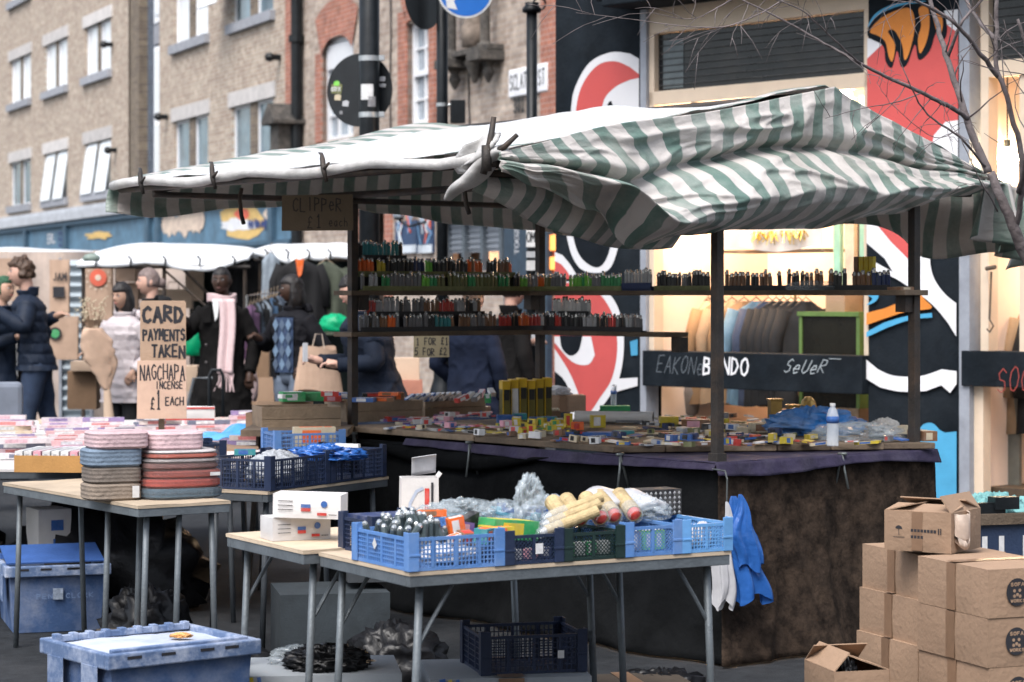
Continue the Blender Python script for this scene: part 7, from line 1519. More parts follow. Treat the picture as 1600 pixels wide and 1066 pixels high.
t7 = person('figure in a bulky dark navy anorak bending behind the lighter shelves', at(592, 15.4), R(-70), 1.66, sk_l, ('short', 1.1, 4, .08), hb, dn, [((-.28, -.12, 1.12), (-.16, -.38, 1.14), (-.2, -.9, .2), .9), ((.27, -.1, 1.14), (.16, -.34, 1.12), (-.3, -.9, .2), .9)], black_t, lean=(0, -.16), belly=1.3, coat_len=.62, puff=.03, tilt=.3, hood=True)
mb = MB(); mb.box(-.13, -.52, 1.14, -.06, -.50, 1.27); mb.build('phone', pp_('silver'), t7)
person('customer in a dark blue coat standing behind the card price sign', at(738, 16.2), R(150), 1.60, sk_l, ('short', 1.1, 4, .06), hbr, mat('ink_blue_coat', (.008, .012, .026), .8, .3, 7, bump=.3, spec=.12), [down(-1), pocket(1)], black_t, coat_len=.6, belly=1.1)
person('passer-by in black with a pale shopping bag beside the thin post', at(800, 17.6), R(120), 1.66, sk_l, ('short', 1.1, 4, .06), hb, black_c, [down(-1), fold(1)], black_t, coat_len=.7)
crumple('shopping_bag', 'pale patterned shopping bag carried by the passer-by in black', 'bag', at(781, 16.9, .70), (.07, .07, .13), mat('pale_patterned_bag', (.4, .45, .5), .4, .5, 25, bump=.3), 93, .3, 24)
# bouquet
t = thing('wrapped_bouquet', 'bouquet in brown paper with dried white sprigs held by the woman in the pale puffer', 'bouquet', at(157, 18.5, 0.88)); kraft = mat('kraft_paper', (.42, .29, .21), .8, .1, 6, bump=.5, fine=14)
mb = MB(); mb.grid(lambda a, b: ((.02 + .095 * math.sin(math.pi * min(1, (b * .9) ** 1.2)) ** .9) * math.cos(2 * math.pi * a) * (1 + .12 * math.sin(6 * math.pi * a + 5 * b) + .55 * abs(noise.noise(Vector((math.cos(6.283 * a) * 1.6, math.sin(6.283 * a) * 1.6, b * 5))))) - .10 * b + .05, (.02 + .08 * b) * math.sin(2 * math.pi * a), .50 * b - .12), 48, 26); mb.build('paper_wrap', kraft, t, smooth=True, solid=.003)
mb = MB(); mb.grid(lambda a, b: (.05 + (.025 + .02 * b) * math.cos(2 * math.pi * a) + .02 * b, (.02 + .012 * b) * math.sin(2 * math.pi * a), -.08 - .30 * b), 20, 8); mb.build('stem_wrap', cardl, t, smooth=True)
mb = MB(); r = random.Random(3)
for i in range(26):
    a = r.uniform(0, 6.28); l = r.uniform(.1, .28); x, z = -.05 + math.cos(a) * .03, .34; q = Vector((x + math.cos(a) * r.uniform(.02, .13), r.uniform(-.06, .06), z + l)); mb.tube([(x, 0, z), q], .002, 4); mb.ball(q, .008, 5, 1)
    for k in range(4): mb.ball(q + Vector((r.uniform(-.03, .03), r.uniform(-.02, .02), r.uniform(-.06, .02))), .006, 5, 1)
mb.build('dried_sprigs', [mat('stem', (.2, .13, .08), .8), pp_('cream')], t)

# ================================================================ the stalls across the street
wcan = mat('white_stall_canopy', (.74, .76, .78), .4, .04, 4, bump=.1, transl=.2)
def far_stall(label, xa, xb, Y, dp, ze, zr, seed=0):
    t = thing('market_stall', label, 'market stall', (xa, Y, 0), 0, 'white topped stalls across the street'); w_ = xb - xa
    def cf(a, b): return (w_ * a, dp * b, ze + (zr - ze) * math.sin(math.pi * b) * (1 - .5 * abs(2 * a - 1) ** 4) - .03 * math.sin(a * 9 + seed) * (b < .5) * (1 - b) - .05 * abs(math.sin(a * math.pi * 2)) * (1 - b) ** 3)
    mb = MB(); mb.grid(cf, 40, 16); mb.grid(lambda a, b: (w_ * a, -.01, ze - .03 * math.sin(a * 9 + seed) - .05 * abs(math.sin(a * math.pi * 2)) - (.03 + .02 * abs(math.sin(a * 11 + seed))) * b), 40, 2); mb.build('canopy', wcan, t, smooth=True, solid=.004)
    for x in (.05, w_ * .5, w_ - .05):
        for y in (.06, dp - .1): mb = MB(); mb.tube([(x, y, 0), (x, y, ze - .02)], .02, 6); mb.build('post', steel, t)
    mb = MB(); mb.tube([(0, .03, ze - .07), (w_, .03, ze - .07)], .018, 6); mb.tube([(w_ * .5, .06, ze - .1), (w_ * .75, .06, ze - .45)], .012, 6); mb.tube([(0, dp - .1, ze - .05), (w_, dp - .1, ze - .05)], .018, 6); mb.tube([(w_ * .62, .0, ze - .1), (w_ * .8, .2, ze - .42)], .015, 6); mb.build('cross_bar', steel, t)
    for i in range(5): mb = MB(); x = w_ * (i + .5) / 5; mb.tube([(x, -.02, ze + .03), (x + .03, -.04, ze), (x + .02, -.03, ze - .06)], .010, 5); mb.build('tarpaulin_grip', black_iron, t)
    return t
far_stall('white topped stall at the far end of the street', -7.0, -4.72, 26.0, 2.0, 1.965, 2.07)
far_stall('wide white topped stall behind the two signs', -4.08, -2.46, 21.6, 2.0, 1.86, 2.03, 2)
far_stall('white topped clothing stall behind the woman in the argyle jumper', -2.45, -1.45, 21.9, 2.0, 1.93, 2.04, 4)
crumple('striped_cloth_bundle', 'small green striped cloth knotted where two far canopies meet', 'cloth', at(143, 21.4, 1.84), (.08, .05, .05), strp, 95, .3, 20)
# backdrop of the far stalls
shut = mat('shutter_metal', (.36, .42, .46), .45, .15, 5, dirt=(.2, .22, .24)); t = thing('corrugated_shutter', 'grey corrugated steel shutter behind the far stall', 'shutter', (-4.80, 24.6, 0)); mb = MB()
mb.grid(lambda a, b: (.30 * a, .03 * math.sin(b * 1.9 * 2 * math.pi / .11), 1.9 * b), 2, 150); mb.build('shutter_curtain', shut, t, smooth=True); mb = MB(); mb.box(-.03, -.05, 0, .0, .05, 1.92); mb.box(.30, -.05, 0, .33, .05, 1.92); mb.build('guide_rail', greym, t)
def kraftbag(px, py0, px1, py1, Y, lab, mark=None, m_=None):
    P = aty(px, py1, Y); w_ = (px1 - px) / FPX * Y; h_ = (py1 - py0) / FPX * Y; t = thing('kraft_paper_bag', lab, 'paper bag', P, 0, 'printed paper bags hung up at the far stall')
    mb = MB(); mb.grid(lambda a, b: (w_ * a, -.02 - .012 * noise.noise(Vector((a * 4 + px, b * 4, 0))), h_ * b), 8, 10); mb.box(0, 0, 0, w_, .05, h_); mb.build('bag_body', m_ or kraft, t, smooth=True)
    mb = MB(); mb.tube([(w_ * .35, .02, h_), (w_ * .37, .02, h_ + .07), (w_ * .63, .02, h_ + .07), (w_ * .65, .02, h_)], .006, 5); mb.build('bag_handle', cream, t)
    if mark: mb = MB(); mark(mb, w_, h_); mb.build('printed_mark', [ink, coral, pp_('green'), cream], t)
    return t
def disc(mb, x, z, rr, y, m, n=18): mb.add([(x + rr * math.cos(a * 6.2832 / n), y, z + rr * math.sin(a * 6.2832 / n)) for a in range(n)], [tuple(range(n - 1, -1, -1))], m)
kraftbag(128, 403, 176, 500, 23.2, 'paper bag with a red printed disc, above the bouquet', lambda mb, w_, h_: (disc(mb, w_ * .55, h_ * .68, w_ * .28, -.04, 1), [disc(mb, w_ * (.55 + .38 * math.cos(a)), h_ * .68 + w_ * .38 * math.sin(a), .012, -.042, 3, 6) for a in [k_ * .5 for k_ in range(13)]], disc(mb, w_ * .55, h_ * .68, w_ * .1, -.044, 3), write(mb, 'FAZE', w_ * .3, h_ * .9, .05, .06, .012, -.042, 0)))
kraftbag(128, 500, 172, 562, 23.25, 'paper bag with small black lettering beside the bouquet', lambda mb, w_, h_: write(mb, 'BREAD', w_ * .3, h_ * .2, .06, .035, .009, -.042, 0, cw=.026))
kraftbag(78, 406, 108, 490, 23.9, 'paper bag with a jar printed in black, behind the curly haired man', lambda mb, w_, h_: (mb.box(w_ * .2, -.045, h_ * .3, w_ * .8, -.04, h_ * .5), write(mb, 'JAM', w_ * .2, h_ * .62, .08, .05, .012, -.042, 0)))
kraftbag(76, 494, 122, 562, 23.9, 'wide paper bag with a green badge behind the navy jacket', lambda mb, w_, h_: (disc(mb, w_ * .25, h_ * .6, w_ * .22, -.042, 0), disc(mb, w_ * .25, h_ * .6, w_ * .15, -.044, 2)))
kraftbag(-20, 404, 30, 470, 24.1, 'paper bag high up behind the green beanie'); kraftbag(182, 404, 212, 440, 23.2, 'paper bag in clear wrap behind the black bob'); kraftbag(196, 442, 216, 560, 23.3, 'tall paper bag half hidden by the ash haired woman')
kraftbag(212, 408, 236, 468, 23.4, 'pale paper bag nearest the stall post', None, cream); kraftbag(290, 412, 318, 470, 23.4, 'pale rustic paper bag under the far canopy bar', None, cardl); kraftbag(240, 452, 300, 482, 22.6, 'open brown box shaped bag behind the card sign top', None, cardl)
t = thing('clothes_backdrop', 'dark cloth backdrop of the clothing stall', 'backdrop cloth', (-3.25, 23.5, 0)); mb = MB(); mb.grid(lambda a, b: (1.85 * a, .05 * math.sin(a * 25), 1.9 * b), 50, 4); mb.build('cloth', mat('backdrop_green', (.014, .022, .02), .9, .4, 4, dirt=(.05, .07, .065)), t, smooth=True)
mb = MB(); mb.grid(lambda a, b: (-7.2 + 4.0 * a, 25.2 + .04 * math.sin(a * 40), 2.0 * b), 60, 4); tag(mb.build('windbreak_sheet', mat('sheet_brown', (.42, .34, .29), .8, .3, 2, dirt=(.2, .2, .22))), 'faded brown sheet closing the back of the far stalls', 'sheet')
def garment(name, lab, P, rz, w_, l_, m_, seed, grp, sleeves=True, cat='coat', parent=None):
    t = thing(name, lab, cat, P, rz, grp); mb = MB()
    def fn(a, b):
        ang = 2 * math.pi * a; sh = .18 + .82 * sm(0, .14, b); wd = w_ * sh * (1 + .18 * b) * .5; return (wd * math.cos(ang) * (1 + .07 * math.sin(5 * ang + seed)), wd * .42 * math.sin(ang) * (1 + .22 * math.sin(6 * ang + seed * 2 + b * 3)), -l_ * b - .01 * math.sin(ang * 3 + seed) * b)
    mb.grid(fn, 36, 14); mb.build('garment_body', m_, t, smooth=True)
    if sleeves:
        for s_ in (-1, 1): mb = MB(); mb.tube([(s_ * w_ * .40, 0, -.09 * l_), (s_ * w_ * .56, 0, -.35 * l_), (s_ * w_ * .60, -.02, -.72 * l_)], [.06, .055, .04], 10); mb.build('sleeve', m_, t, smooth=True)
    mb = MB(); mb.tube([(-w_ * .2, 0, -.03), (0, 0, .03), (w_ * .2, 0, -.03)], .006, 5); mb.tube([(0, 0, .03), (.0, 0, .07), (.015, 0, .09)], .003, 5); mb.build('hanger', wood_m, t); return t
gc = [('grey_garment', (.22, .26, .3)), ('black_garment', (.008, .008, .009)), ('plum_garment', (.1, .05, .1)), ('slate_garment', (.08, .1, .13)), ('olive_garment', (.06, .07, .05)), ('denim_garment', (.08, .15, .25))]
gm = [mat(n_, c, .9, .25, 7, bump=.3) for n_, c in gc]
garment('hanging_garment', 'grey blue sleeve shaped garment hanging from the clothing stall bar', at(423, 21.8, 1.93), .2, .16, .55, gm[0], 1, 'garments at the clothing stall', False, 'garment')
t = garment('hanging_garment', 'black hooded top with an orange lining on a wooden hanger', at(468, 21.7, 1.86), .1, .42, .62, gm[1], 2, 'garments at the clothing stall', True, 'garment'); mb = MB(); mb.prism([(-.04, -.0), (.04, 0), (.02, -.14), (-.01, -.18)], -.12, -.09); mb.build('orange_lining', pp_('orange'), t)
garment('hanging_garment', 'dark top hanging at the bar beside the lighter shelves', at(510, 21.8, 1.84), .1, .38, .7, gm[4], 3, 'garments at the clothing stall', True, 'garment'); garment('hanging_garment', 'long black coat behind the cropped hair woman', at(390, 22.2, 1.88), .1, .4, .9, gm[1], 4, 'garments at the clothing stall', True, 'garment')
for i in range(9): garment('railed_garment', f'{["plum", "black", "slate", "black", "grey", "black", "denim", "black", "slate"][i]} garment on the low rail, {ordn(i + 1)} from the black coat', at(392 + i * 5.2, 20.6 + .06 * i, 1.44 + .01 * i), R(75), .34, .55, gm[[2, 1, 3, 1, 0, 1, 5, 1, 3][i]], 5 + i, 'garments on the low rail', False, 'garment')
t = thing('clothes_rail', 'low clothes rail behind the argyle jumper', 'clothes rail', at(386, 20.55, 0)); mb = MB(); mb.tube([(0, 0, 0), (0, 0, 1.52), (.32, .6, 1.56), (.32, .6, 0)], .013, 6); mb.build('rail_frame', chrome, t)
gpl = mat('green_plastic', (.0, .33, .14), .35, .2, 5, bump=.3, transl=.2)
crumple('green_plastic_bag', 'bright green plastic bag behind the card sign edge', 'bag', at(301, 20.3, .99), (.09, .08, .17), gpl, 97, .12, 28); crumple('green_plastic_bag', 'bright green plastic bag beside the phone of the bending figure', 'bag', at(523, 20.4, 1.20), (.14, .08, .11), gpl, 98, .2, 28)
for (px, py, px1, py1, Y, lab, m_) in ((385, 545, 420, 590, 20.4, 'upper brown carton beside the pink scarf', cardd), (385, 590, 428, 640, 20.4, 'open brown carton under the upper one', cardb), (280, 572, 308, 612, 20.6, 'pale brown carton behind the signs', cardl), (110, 565, 165, 580, 20.0, 'thin pale table board over the brown block', cardl), (105, 580, 150, 640, 20.1, 'dark brown block under the pale board', cardd), (610, 560, 655, 600, 17.5, 'pinkish carton behind the shelf legs', cardl), (600, 595, 660, 625, 17.4, 'red brown carton low behind the shelf legs', mat('red_card', (.3, .13, .09), .8)), (375, 640, 425, 660, 20., 'white carton on the ground behind the blue sheet', wcard)):
    P = aty(px, py1, Y); carton(lab, P, .05, (px1 - px) / FPX * Y, .3, (py1 - py) / FPX * Y, m_, False, None, group='cartons and blocks across the street')
t = thing('paper_shopping_bag', 'creased kraft shopping bag hanging from the bending figure', 'bag', at(497, 18.0, .80), .2); mb = MB(); mb.grid(lambda a, b: ((.14 + .04 * b) * (1 if .0 <= a < 1 else 1) * math.cos(2 * math.pi * a) * (1 + .1 * math.sin(4 * math.pi * a + b)), .06 * math.sin(2 * math.pi * a), .31 - .34 * b + .02 * math.sin(a * 12)), 20, 8); mb.build('bag_body', kraft, t); mb = MB(); mb.tube([(-.05, 0, .3), (-.02, 0, .42), (.03, 0, .42), (.05, 0, .3)], .004, 5); mb.build('bag_handle', cream, t)
t = thing('suitcase_handle', 'black upright trolley handle before the long black coat', 'trolley', at(338, 17.0, 0)); mb = MB(); mb.tube([(-.05, 0, .3), (-.05, 0, .93), (-.03, 0, .97), (.03, 0, .97), (.05, 0, .93), (.05, 0, .3)], .013, 8); mb.build('handle', black_iron, t, smooth=True); mb = MB(); mb.box(-.17, -.1, .04, .17, .1, .36); mb.build('trolley_body', black_iron, t, bevel=.02)
for s_ in (-.12, .12): mb = MB(); mb.tube([(s_ - .01, 0, .03), (s_ + .01, 0, .03)], .03, 10); mb.build('wheel', black_iron, t)
t = thing('folding_chair', 'grey tubular folding frame behind the incense sign', 'chair', at(300, 17.2, 0)); mb = MB(); mb.tube([(-.2, 0, 0), (.0, .1, .9), (.14, .1, .9)], .012, 6); mb.tube([(.2, 0, 0), (.05, .1, .62), (-.12, .1, .62)], .012, 6); mb.build('chair_frame', greyt, t); mb = MB(); mb.box(-.18, -.1, .45, .18, .25, .48); mb.build('seat', greyt, t)

# ================================================================ posts and signs
def pole(nm, lab, px, wpx, Y, top, base=None, cat='post', bell=False):
    P = at(px, Y); r_ = wpx / 2 / FPX * Y; t = thing(nm, lab, cat, P); mb = MB(); mb.lathe([(r_, 0), (r_, top)], 20); mb.build('shaft', black_iron, t, smooth=True)
    if bell: mb = MB(); mb.lathe([(.21, 0), (.21, .08), (.19, .14), (.17, .3), (.15, .5), (.13, .62), (.09, .75), (.075, .80), (.075, .95), (r_ + .01, 1.0)], 20); mb.build('flared_base', black_iron, t, smooth=True)
    return t, P, r_
galvb = mat('galv_band', (.4, .42, .43), .35, .2, 10, metal=.7)
t, P, r_ = pole('lamp_post', 'thick black lamp post rising behind the stall, covered in stickers', 577, 32, 17.8, 6.0, cat='lamp post')
for z in (462 - 92, 462 - 180): zz_ = H + z * 17.8 / FPX; mb = MB(); mb.lathe([(r_ + .004, zz_ - .02), (r_ + .004, zz_ + .02)], 20); mb.box(.08, -.09, zz_ - .02, .12, -.03, zz_ + .02); mb.build('band', galvb, t)
for i, (px, py, w_, h_, m_) in enumerate(((574, 145, .1, .12, 'white'), (582, 160, .06, .08, 'grey'), (575, 300, .12, .06, 'white'), (570, 312, .16, .05, 'silver'))): zz_ = H + (462 - py) * 17.8 / FPX; x = (px - 577) / FPX * 17.8; mb = MB(); mb.grid(lambda a, b: ((r_ + .003) * math.sin(x / r_ + (a - .5) * w_ / r_), -(r_ + .003) * math.cos(x / r_ + (a - .5) * w_ / r_), zz_ + h_ * (b - .5)), 6, 1); mb.build('sticker', pp_(m_), t)
def rsign(nm, lab, px, py, Y, rad, turn, face=None, group=None):
    t = thing(nm, lab, 'road sign', aty(px, py, Y), turn, group); mb = MB(); n = 48
    mb.prism([(rad * math.cos(a * 2 * math.pi / n), rad * math.sin(a * 2 * math.pi / n)) for a in range(n)], -.004, .004); mb.build('sign_plate', face or mat('sign_back_black', (.008, .01, .012), .45, .3, 10), t); return t
t = rsign('round_sign', 'black back of a round road sign with a green sticker, on the thick lamp post', 562, 141, 17.95, .285, R(-24))
for i, (x, z, w_, h_, c) in enumerate(((-.20, .02, .1, .09, 'olive'), (-.19, -.05, .06, .05, 'cream'), (-.12, -.10, .06, .05, 'silver'), (-.2, .06, .05, .04, 'lime'), (-.16, -.17, .03, .03, 'grey'), (.2, .08, .06, .04, 'silver'), (.2, .03, .07, .03, 'silver'), (.15, -.06, .06, .07, 'brown'))): mb = MB(); mb.add([(x + w_ * a, -.006 - .0004 * i, z + h_ * b) for a, b in ((-.5, -.4), (.4, -.5), (.5, .3), (.1, .5), (-.45, .35))], [(0, 1, 2, 3, 4)]); mb.build('sticker', pp_(c), t)
mb = MB(); write(mb, 'GDX', -.245, .0, .03, .03, .006, -.01, 0, cw=.02); mb.build('sticker_print', pp_('white'), t)
t, P, r_ = pole('sign_post', 'slimmer black post with a flared foot and round signs at its top', 691, 18, 20., 6., bell=True)
zz_ = H + (462 - 164) * 20 / FPX; mb = MB(); mb.lathe([(r_ + .004, zz_ - .015), (r_ + .004, zz_ + .015)], 16); mb.build('band', galvb, t); mb = MB(); mb.box(.07, -.05, zz_ - .16, .20, .05, zz_ + .04); mb.build('control_box', black_iron, t, bevel=.005)
mb = MB(); mb.tube([(.0, 0, zz_), (.09, 0, zz_)], .014, 8); mb.build('clip', galvb, t)
t = rsign('round_sign', 'blue round keep-left sign with a white rim cut off at the top of the picture', 727, -16, 19.8, .245, R(8), pp_('white'))
mb = MB(); disc(mb, 0, 0, .228, -.006, 0, 40); mb.build('blue_field', mat('sign_blue', (.02, .14, .5), .35, .05), t); mb = MB(); mb.add([(-.16, -.008, -.16), (-.07, -.008, -.175), (-.10, -.008, -.10), (.05, -.008, .05), (0, -.008, .1), (-.15, -.008, -.05), (-.17, -.008, -.08)], [(0, 1, 2, 3, 4, 5, 6)]); mb.build('white_arrow', pp_('white'), t)
rsign('round_sign', 'dark round sign seen from behind, left of the blue one', 662, -6, 19.95, .29, R(58))
t, P, r_ = pole('street_post', 'thin black post with a ringed cap in front of the brick corner', 831, 17, 18.6, 3.82)
zt = H + (462 - 14) * 18.6 / FPX; mb = MB(); mb.lathe([(r_ + .03, zt - .03), (r_ + .035, zt), (r_ + .01, zt + .03), (r_ + .015, zt + .05)], 16); mb.build('cap', black_iron, t, smooth=True)
mb = MB(); mb.tube([(.06 + .05 * math.cos(a * .5), 0, zt + .04 + .05 * math.sin(a * .5)) for a in range(13)], .010, 6); mb.build('ring', black_iron, t)
for (py, c, w_, h_) in ((372, 'white', .11, .15), (398, 'silver', .08, .05), (415, 'white', .08, .08), (530, 'silver', .09, .1)): zz_ = H + (462 - py) * 18.6 / FPX; mb = MB(); mb.box(-.045, -r_ - .012, zz_ - h_ / 2, -.045 + w_, -r_ - .008, zz_ + h_ / 2); mb.build('sticker', pp_(c), t)
mb = MB(); write(mb, 'OMK', -.04, H + 84 * 18.6 / FPX, .08, .035, .009, -r_ - .013, 0, cw=.028); mb.build('sticker_print', ink, t)

# ================================================================ inside the shop window
def SI(px, py, off): x_, z_ = SW.p(px, py, off); return SW.w(x_, z_, off)
tanm = [mat('coat_sand', (.30, .20, .12), .9, .12, 7, bump=.3), mat('coat_camel', (.22, .13, .065), .9, .12, 7, bump=.3), mat('coat_beige', (.38, .29, .2), .9, .1, 7, bump=.3), mat('coat_denim', (.10, .17, .23), .9, .2, 9, bump=.3), mat('coat_black', (.010, .010, .011), .85, .3, 7, bump=.3), mat('coat_navy', (.03, .04, .07), .85, .3, 7, bump=.3)]
t = thing('clothes_rail', 'brass clothes rail inside the mural shop window', 'clothes rail', SI(1060, 452, .62) - Vector((0, 0, 0)), SW.a)
mb = MB(); mb.tube([(0, 0, 0), (1.15, 0, 0)], .012, 8); zr_ = SW.z(1060, 452, .62); mb.tube([(0, 0, 0), (0, 0, -zr_ + .3)], .01, 6); mb.tube([(1.15, 0, 0), (1.15, 0, -zr_ + .3)], .01, 6); mb.build('rail', brass, t)
for i in range(13):
    c = [2, 0, 2, 1, 0, 1, 3, 5, 4, 4, 4, 4, 4][i]; garment('shop_coat', f'{["beige", "sand", "cream", "camel", "sandy", "tan", "denim blue", "dark navy", "black", "black", "glossy black", "long black", "last black"][i]} coat, {ordn(i + 1)} from the near door side on the shop rail', SW.w(S(1066, .62) + .03 + (i * .118 if i < 8 else .90 + (i - 8) * .07), zr_ - .09, .62), SW.a + R(62), .40, .75, tanm[c], i * 1.3, 'coats on the shop rail')
t = thing('glass_cabinet', 'green framed dark glass cabinet in the shop window', 'cabinet', SW.w(S(1259, .35), .75, .3), SW.a); zc_ = SW.z(1259, 487, .35) - .75; wc_ = S(1352, .35) - S(1259, .35)
grn = mat('green_frame', (.10, .17, .045), .6); mb = MB(); mb.box(-.02, -.02, zc_ - .03, wc_, .4, zc_); mb.box(-.01, -.01, .0, .015, .39, zc_ - .03); mb.box(wc_ - .03, -.01, 0, wc_ - .0, .39, zc_ - .03); mb.build('cabinet_frame', grn, t); mb = MB(); mb.box(.016, 0, 0, wc_ - .031, .38, zc_ - .031); mb.build('cabinet_glass', mat('cabinet_dark', (.012, .011, .008), .2, .4, 3, spec=.3), t)
mb = MB(); mb.box(0, 0, -.45, wc_ - .02, .38, -.001); mb.build('cabinet_base', wood_m, t)
P = SW.w(S(1290, .4), .75 + zc_, .4); carton('cardboard stack standing on the green cabinet', P, SW.a, .17, .2, .12, cardb, False, None)
t = thing('brass_cabinet', 'tall brass edged display case behind the front corner post', 'display case', SW.w(S(1086, .8), 1.2, .8), SW.a); mb = MB(); mb.box(0, 0, 0, .14, .1, .95); mb.build('case_side', mat('amber_panel', (.5, .22, .04), .5, .2), t); mb = MB(); mb.box(-.012, -.012, 0, -.0005, .1, .97); mb.box(.1405, -.012, 0, .155, .1, .97); mb.box(-.012, -.012, .951, .155, .1, .975); mb.build('brass_edge', brass, t)
t = thing('draped_shelf', 'shelf draped with white cloth high in the shop window', 'shelf', SW.w(S(1128, .5), 1.83, .45), SW.a); wl = S(1295, .5) - S(1128, .5); mb = MB(); mb.box(0, 0, 0, wl, .35, .02); mb.build('shelf_board', wood_m, t); mb = MB(); mb.grid(lambda a, b: (wl * a, -.02 - .015 * math.sin(a * 22) * (1 - b), .02 + .20 * b + .02 * math.sin(a * 8)), 50, 6); mb.build('white_drape', mat('drape_white', (.6, .56, .52), .9, .08), t, smooth=True)
for (px, c, lab) in ((1302, (.3, .55, .42), 'mint green upright board at the window end'), (1320, (.62, .5, .38), 'cream hanging strip between the mint boards'), (1343, (.3, .55, .42), 'second mint green board next to the mural pillar')):
    x_ = S(px, .5); mb = MB(); mb.box(0, 0, 0, .08 if 'cream' in lab else .06, .04, 1.35); tag(mb.build('upright_board', mat('mint' if c[0] < .5 else 'cream_strip', c, .6), loc=SW.w(x_, 1.55, .5), rot=(0, 0, SW.a)), lab, 'board')
t = thing('gold_garland', 'gold tinsel garland under the window head', 'garland', SI(1215, 372, .4), SW.a); mb = MB(); r = random.Random(6)
for i in range(70): x = r.uniform(-.25, .25); mb.tube([(x, 0, .05), (x + r.uniform(-.05, .05), r.uniform(-.05, .05), .05 - r.uniform(.02, .1))], .004, 4)
mb.build('tinsel', mat('tinsel', (.7, .5, .1), .3, .3, metal=.7), t)
t = thing('display_bust', 'dim grey display bust low in the shop window', 'bust', SI(1068, 650, .45), SW.a); t.location.z = .3; mb = MB(); mb.lathe([(.05, 0), (.05, .3), (.13, .35), (.16, .5), (.13, .62), (.04, .66), (.035, .72)], 16, sy=.6); mb.ball((0, -.02, .8), (.065, .08, .09), 14); mb.build('torso', mat('bust_grey', (.16, .13, .11), .7), t, smooth=True)
for i in range(5): garment('shop_coat', f'{["camel", "sand", "brown", "tan", "dark"][i]} coat, {ordn(i + 1)} in the second shop window', SW.w(S(1572, .55) + .09 * i, SW.z(1572, 470, .55) - .05, .55), SW.a + R(60), .4, .8, tanm[[1, 0, 1, 0, 4][i]], 20 + i, 'coats in the second shop window')
t = thing('door_latch', 'rusty latch bolt on the second window frame', 'latch', SI(1552, 425, -.0), SW.a); mb = MB(); mb.tube([(0, -.02, 0), (0, -.04, -.3)], .007, 6); mb.tube([(-.03, -.03, .02), (.05, -.05, .03)], .014, 8); mb.tube([(0, -.04, -.3), (.03, -.04, -.34), (.0, -.04, -.38), (-.02, -.04, -.36)], .006, 6); mb.build('latch_bar', wood_d, t)
t = thing('leaning_board', 'dull grey board leaning inside the second window below the sill', 'board', SI(1548, 740, .35), SW.a); mb = MB(); mb.box(0, 0, -.1, .22, .03, .5); mb.build('board', mat('board_grey', (.14, .14, .12), .7), t)

# ================================================================ bare street tree
tr = thing('bare_tree', 'bare winter tree whose trunk leaves the picture beside the glowing bulb', 'tree', (2.33, 9.75, 0))
bark = mat('grey_bark', (.115, .095, .095), .85, .4, 14, bump=.9, fine=40, dirt=(.25, .22, .22), dirt_amt=.5, dscale=6); O_ = Vector((2.33, 9.75, 0)); rt = random.Random(12)
def tp(px, py, Y): return aty(px, py, Y) - O_
def smoothpts(pts, n=5):
    out = []; N = len(pts)
    for i in range(N - 1):
        p0, p1, p2, p3 = (Vector(pts[min(max(i + k - 1, 0), N - 1)]) for k in range(4))
        for j in range(n): t = j / n; out.append(.5 * (2 * p1 + (p2 - p0) * t + (2 * p0 - 5 * p1 + 4 * p2 - p3) * t * t + (3 * p1 - p0 - 3 * p2 + p3) * t ** 3) + Vector((rt.uniform(-.004, .004), rt.uniform(-.004, .004), 0)))
    return out + [Vector(pts[-1])]
def branch(nm, pts, r0, r1, tw=0, twl=.3):
    sp = smoothpts(pts); n = len(sp); mb = MB(); mb.tube(sp, [r0 + (r1 - r0) * i / (n - 1) for i in range(n)], 9)
    for k in range(tw):
        i = rt.randint(n // 6, n - 1); p = sp[i]; d = (sp[min(i + 1, n - 1)] - sp[max(i - 1, 0)]).normalized(); sd = Vector((rt.uniform(-1, 1), rt.uniform(-.6, .6), rt.uniform(-1, 1))).normalized(); q = (d * .8 + sd * .8).normalized(); l = twl * rt.uniform(.4, 1.3); c = p; pp = [p]; 
        for s_ in range(5): q = (q + Vector((rt.uniform(-.25, .25), rt.uniform(-.2, .2), rt.uniform(-.3, .15)))).normalized(); c = c + q * l / 5; pp.append(c)
        rr = max(.0014, (r0 + (r1 - r0) * i / (n - 1)) * .3); mb.tube(pp, [rr + (.001 - rr) * s_ / 5 for s_ in range(6)], 5)
        if rt.random() < .6:
            c = pp[3]; q2 = (q + Vector((rt.uniform(-.8, .8), 0, rt.uniform(-.8, .5)))).normalized(); mb.tube([c, c + q2 * l * .3, c + q2 * l * .55 + Vector((0, 0, -.02))], [.0016, .0012, .0008], 4)
    return mb.build(nm, bark, tr, smooth=True)
branch('trunk', [(0, 0, 0), (.0, 0, .5), tp(1648, 560, 9.7), tp(1622, 450, 9.65), tp(1592, 375, 9.6), tp(1571, 325, 9.58), tp(1548, 270, 9.6)], .037, .018)
branch('limb', [tp(1546, 270, 9.6), tp(1520, 210, 9.62), tp(1500, 150, 9.65), tp(1478, 85, 9.7), tp(1462, 30, 9.75), tp(1440, -40, 9.8)], .018, .008, 6, .3)
branch('limb', [tp(1586, 360, 9.6), tp(1596, 300, 9.5), tp(1592, 225, 9.45), tp(1572, 150, 9.4), tp(1557, 100, 9.4), tp(1558, 10, 9.4), tp(1552, -60, 9.4)], .013, .008, 7, .35)
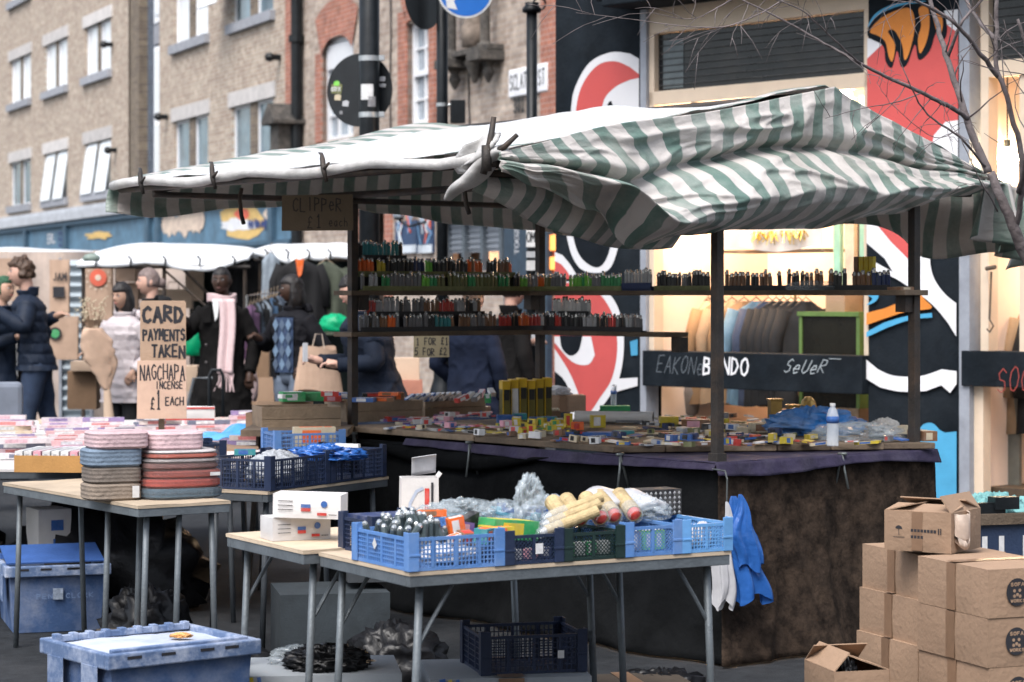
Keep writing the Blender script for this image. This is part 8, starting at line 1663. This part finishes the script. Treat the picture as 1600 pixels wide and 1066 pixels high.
branch('limb', [tp(1512, 185, 9.62), tp(1480, 165, 9.5), tp(1440, 145, 9.4), tp(1395, 125, 9.3), tp(1345, 100, 9.2), tp(1300, 75, 9.15), tp(1235, 38, 9.1), tp(1160, 0, 9.0)], .0105, .003, 9, .25)
branch('limb', [tp(1560, 120, 9.4), tp(1525, 75, 9.3), tp(1490, 35, 9.2), tp(1440, 5, 9.1), tp(1400, -15, 9.)], .011, .004, 10, .3)
branch('limb', [tp(1594, 300, 9.5), tp(1606, 230, 9.3), tp(1612, 120, 9.2), tp(1590, 30, 9.2)], .014, .006, 8, .35)
branch('limb', [tp(1541, 262, 9.6), tp(1500, 215, 9.4), tp(1450, 180, 9.3), tp(1420, 130, 9.2), tp(1405, 90, 9.2)], .006, .0015, 8, .2)
branch('limb', [tp(1553, 60, 9.4), tp(1520, 20, 9.7), tp(1500, -30, 9.8)], .010, .006, 6, .35); branch('limb', [tp(1480, 90, 9.7), tp(1500, 40, 9.6), tp(1530, 5, 9.6), tp(1560, -20, 9.6)], .008, .004, 6, .3)
branch('twig', [tp(1345, 100, 9.2), tp(1300, 60, 9.), tp(1250, 15, 8.9), tp(1180, -10, 8.8)], .004, .002, 8, .25); branch('twig', [tp(1240, -10, 8.9), tp(1190, 20, 8.9), tp(1130, 42, 8.9), tp(1060, 40, 8.9), tp(985, 30, 8.9), tp(900, 20, 8.9)], .0035, .001, 12, .22)
branch('twig', [tp(1160, -10, 9.), tp(1120, 12, 8.9), tp(1080, 30, 8.9), tp(1020, 20, 8.9)], .003, .001, 8, .2); branch('twig', [tp(1440, 145, 9.4), tp(1400, 160, 9.2), tp(1345, 170, 9.1), tp(1290, 185, 9.05)], .003, .001, 4, .15)
branch('twig', [tp(1500, 200, 9.5), tp(1460, 215, 9.4), tp(1400, 170, 9.3), tp(1370, 130, 9.3)], .002, .001, 5, .15); branch('twig', [tp(1560, 330, 9.55), tp(1530, 280, 9.4), tp(1500, 215, 9.4), tp(1475, 185, 9.4)], .0035, .001, 6, .18)
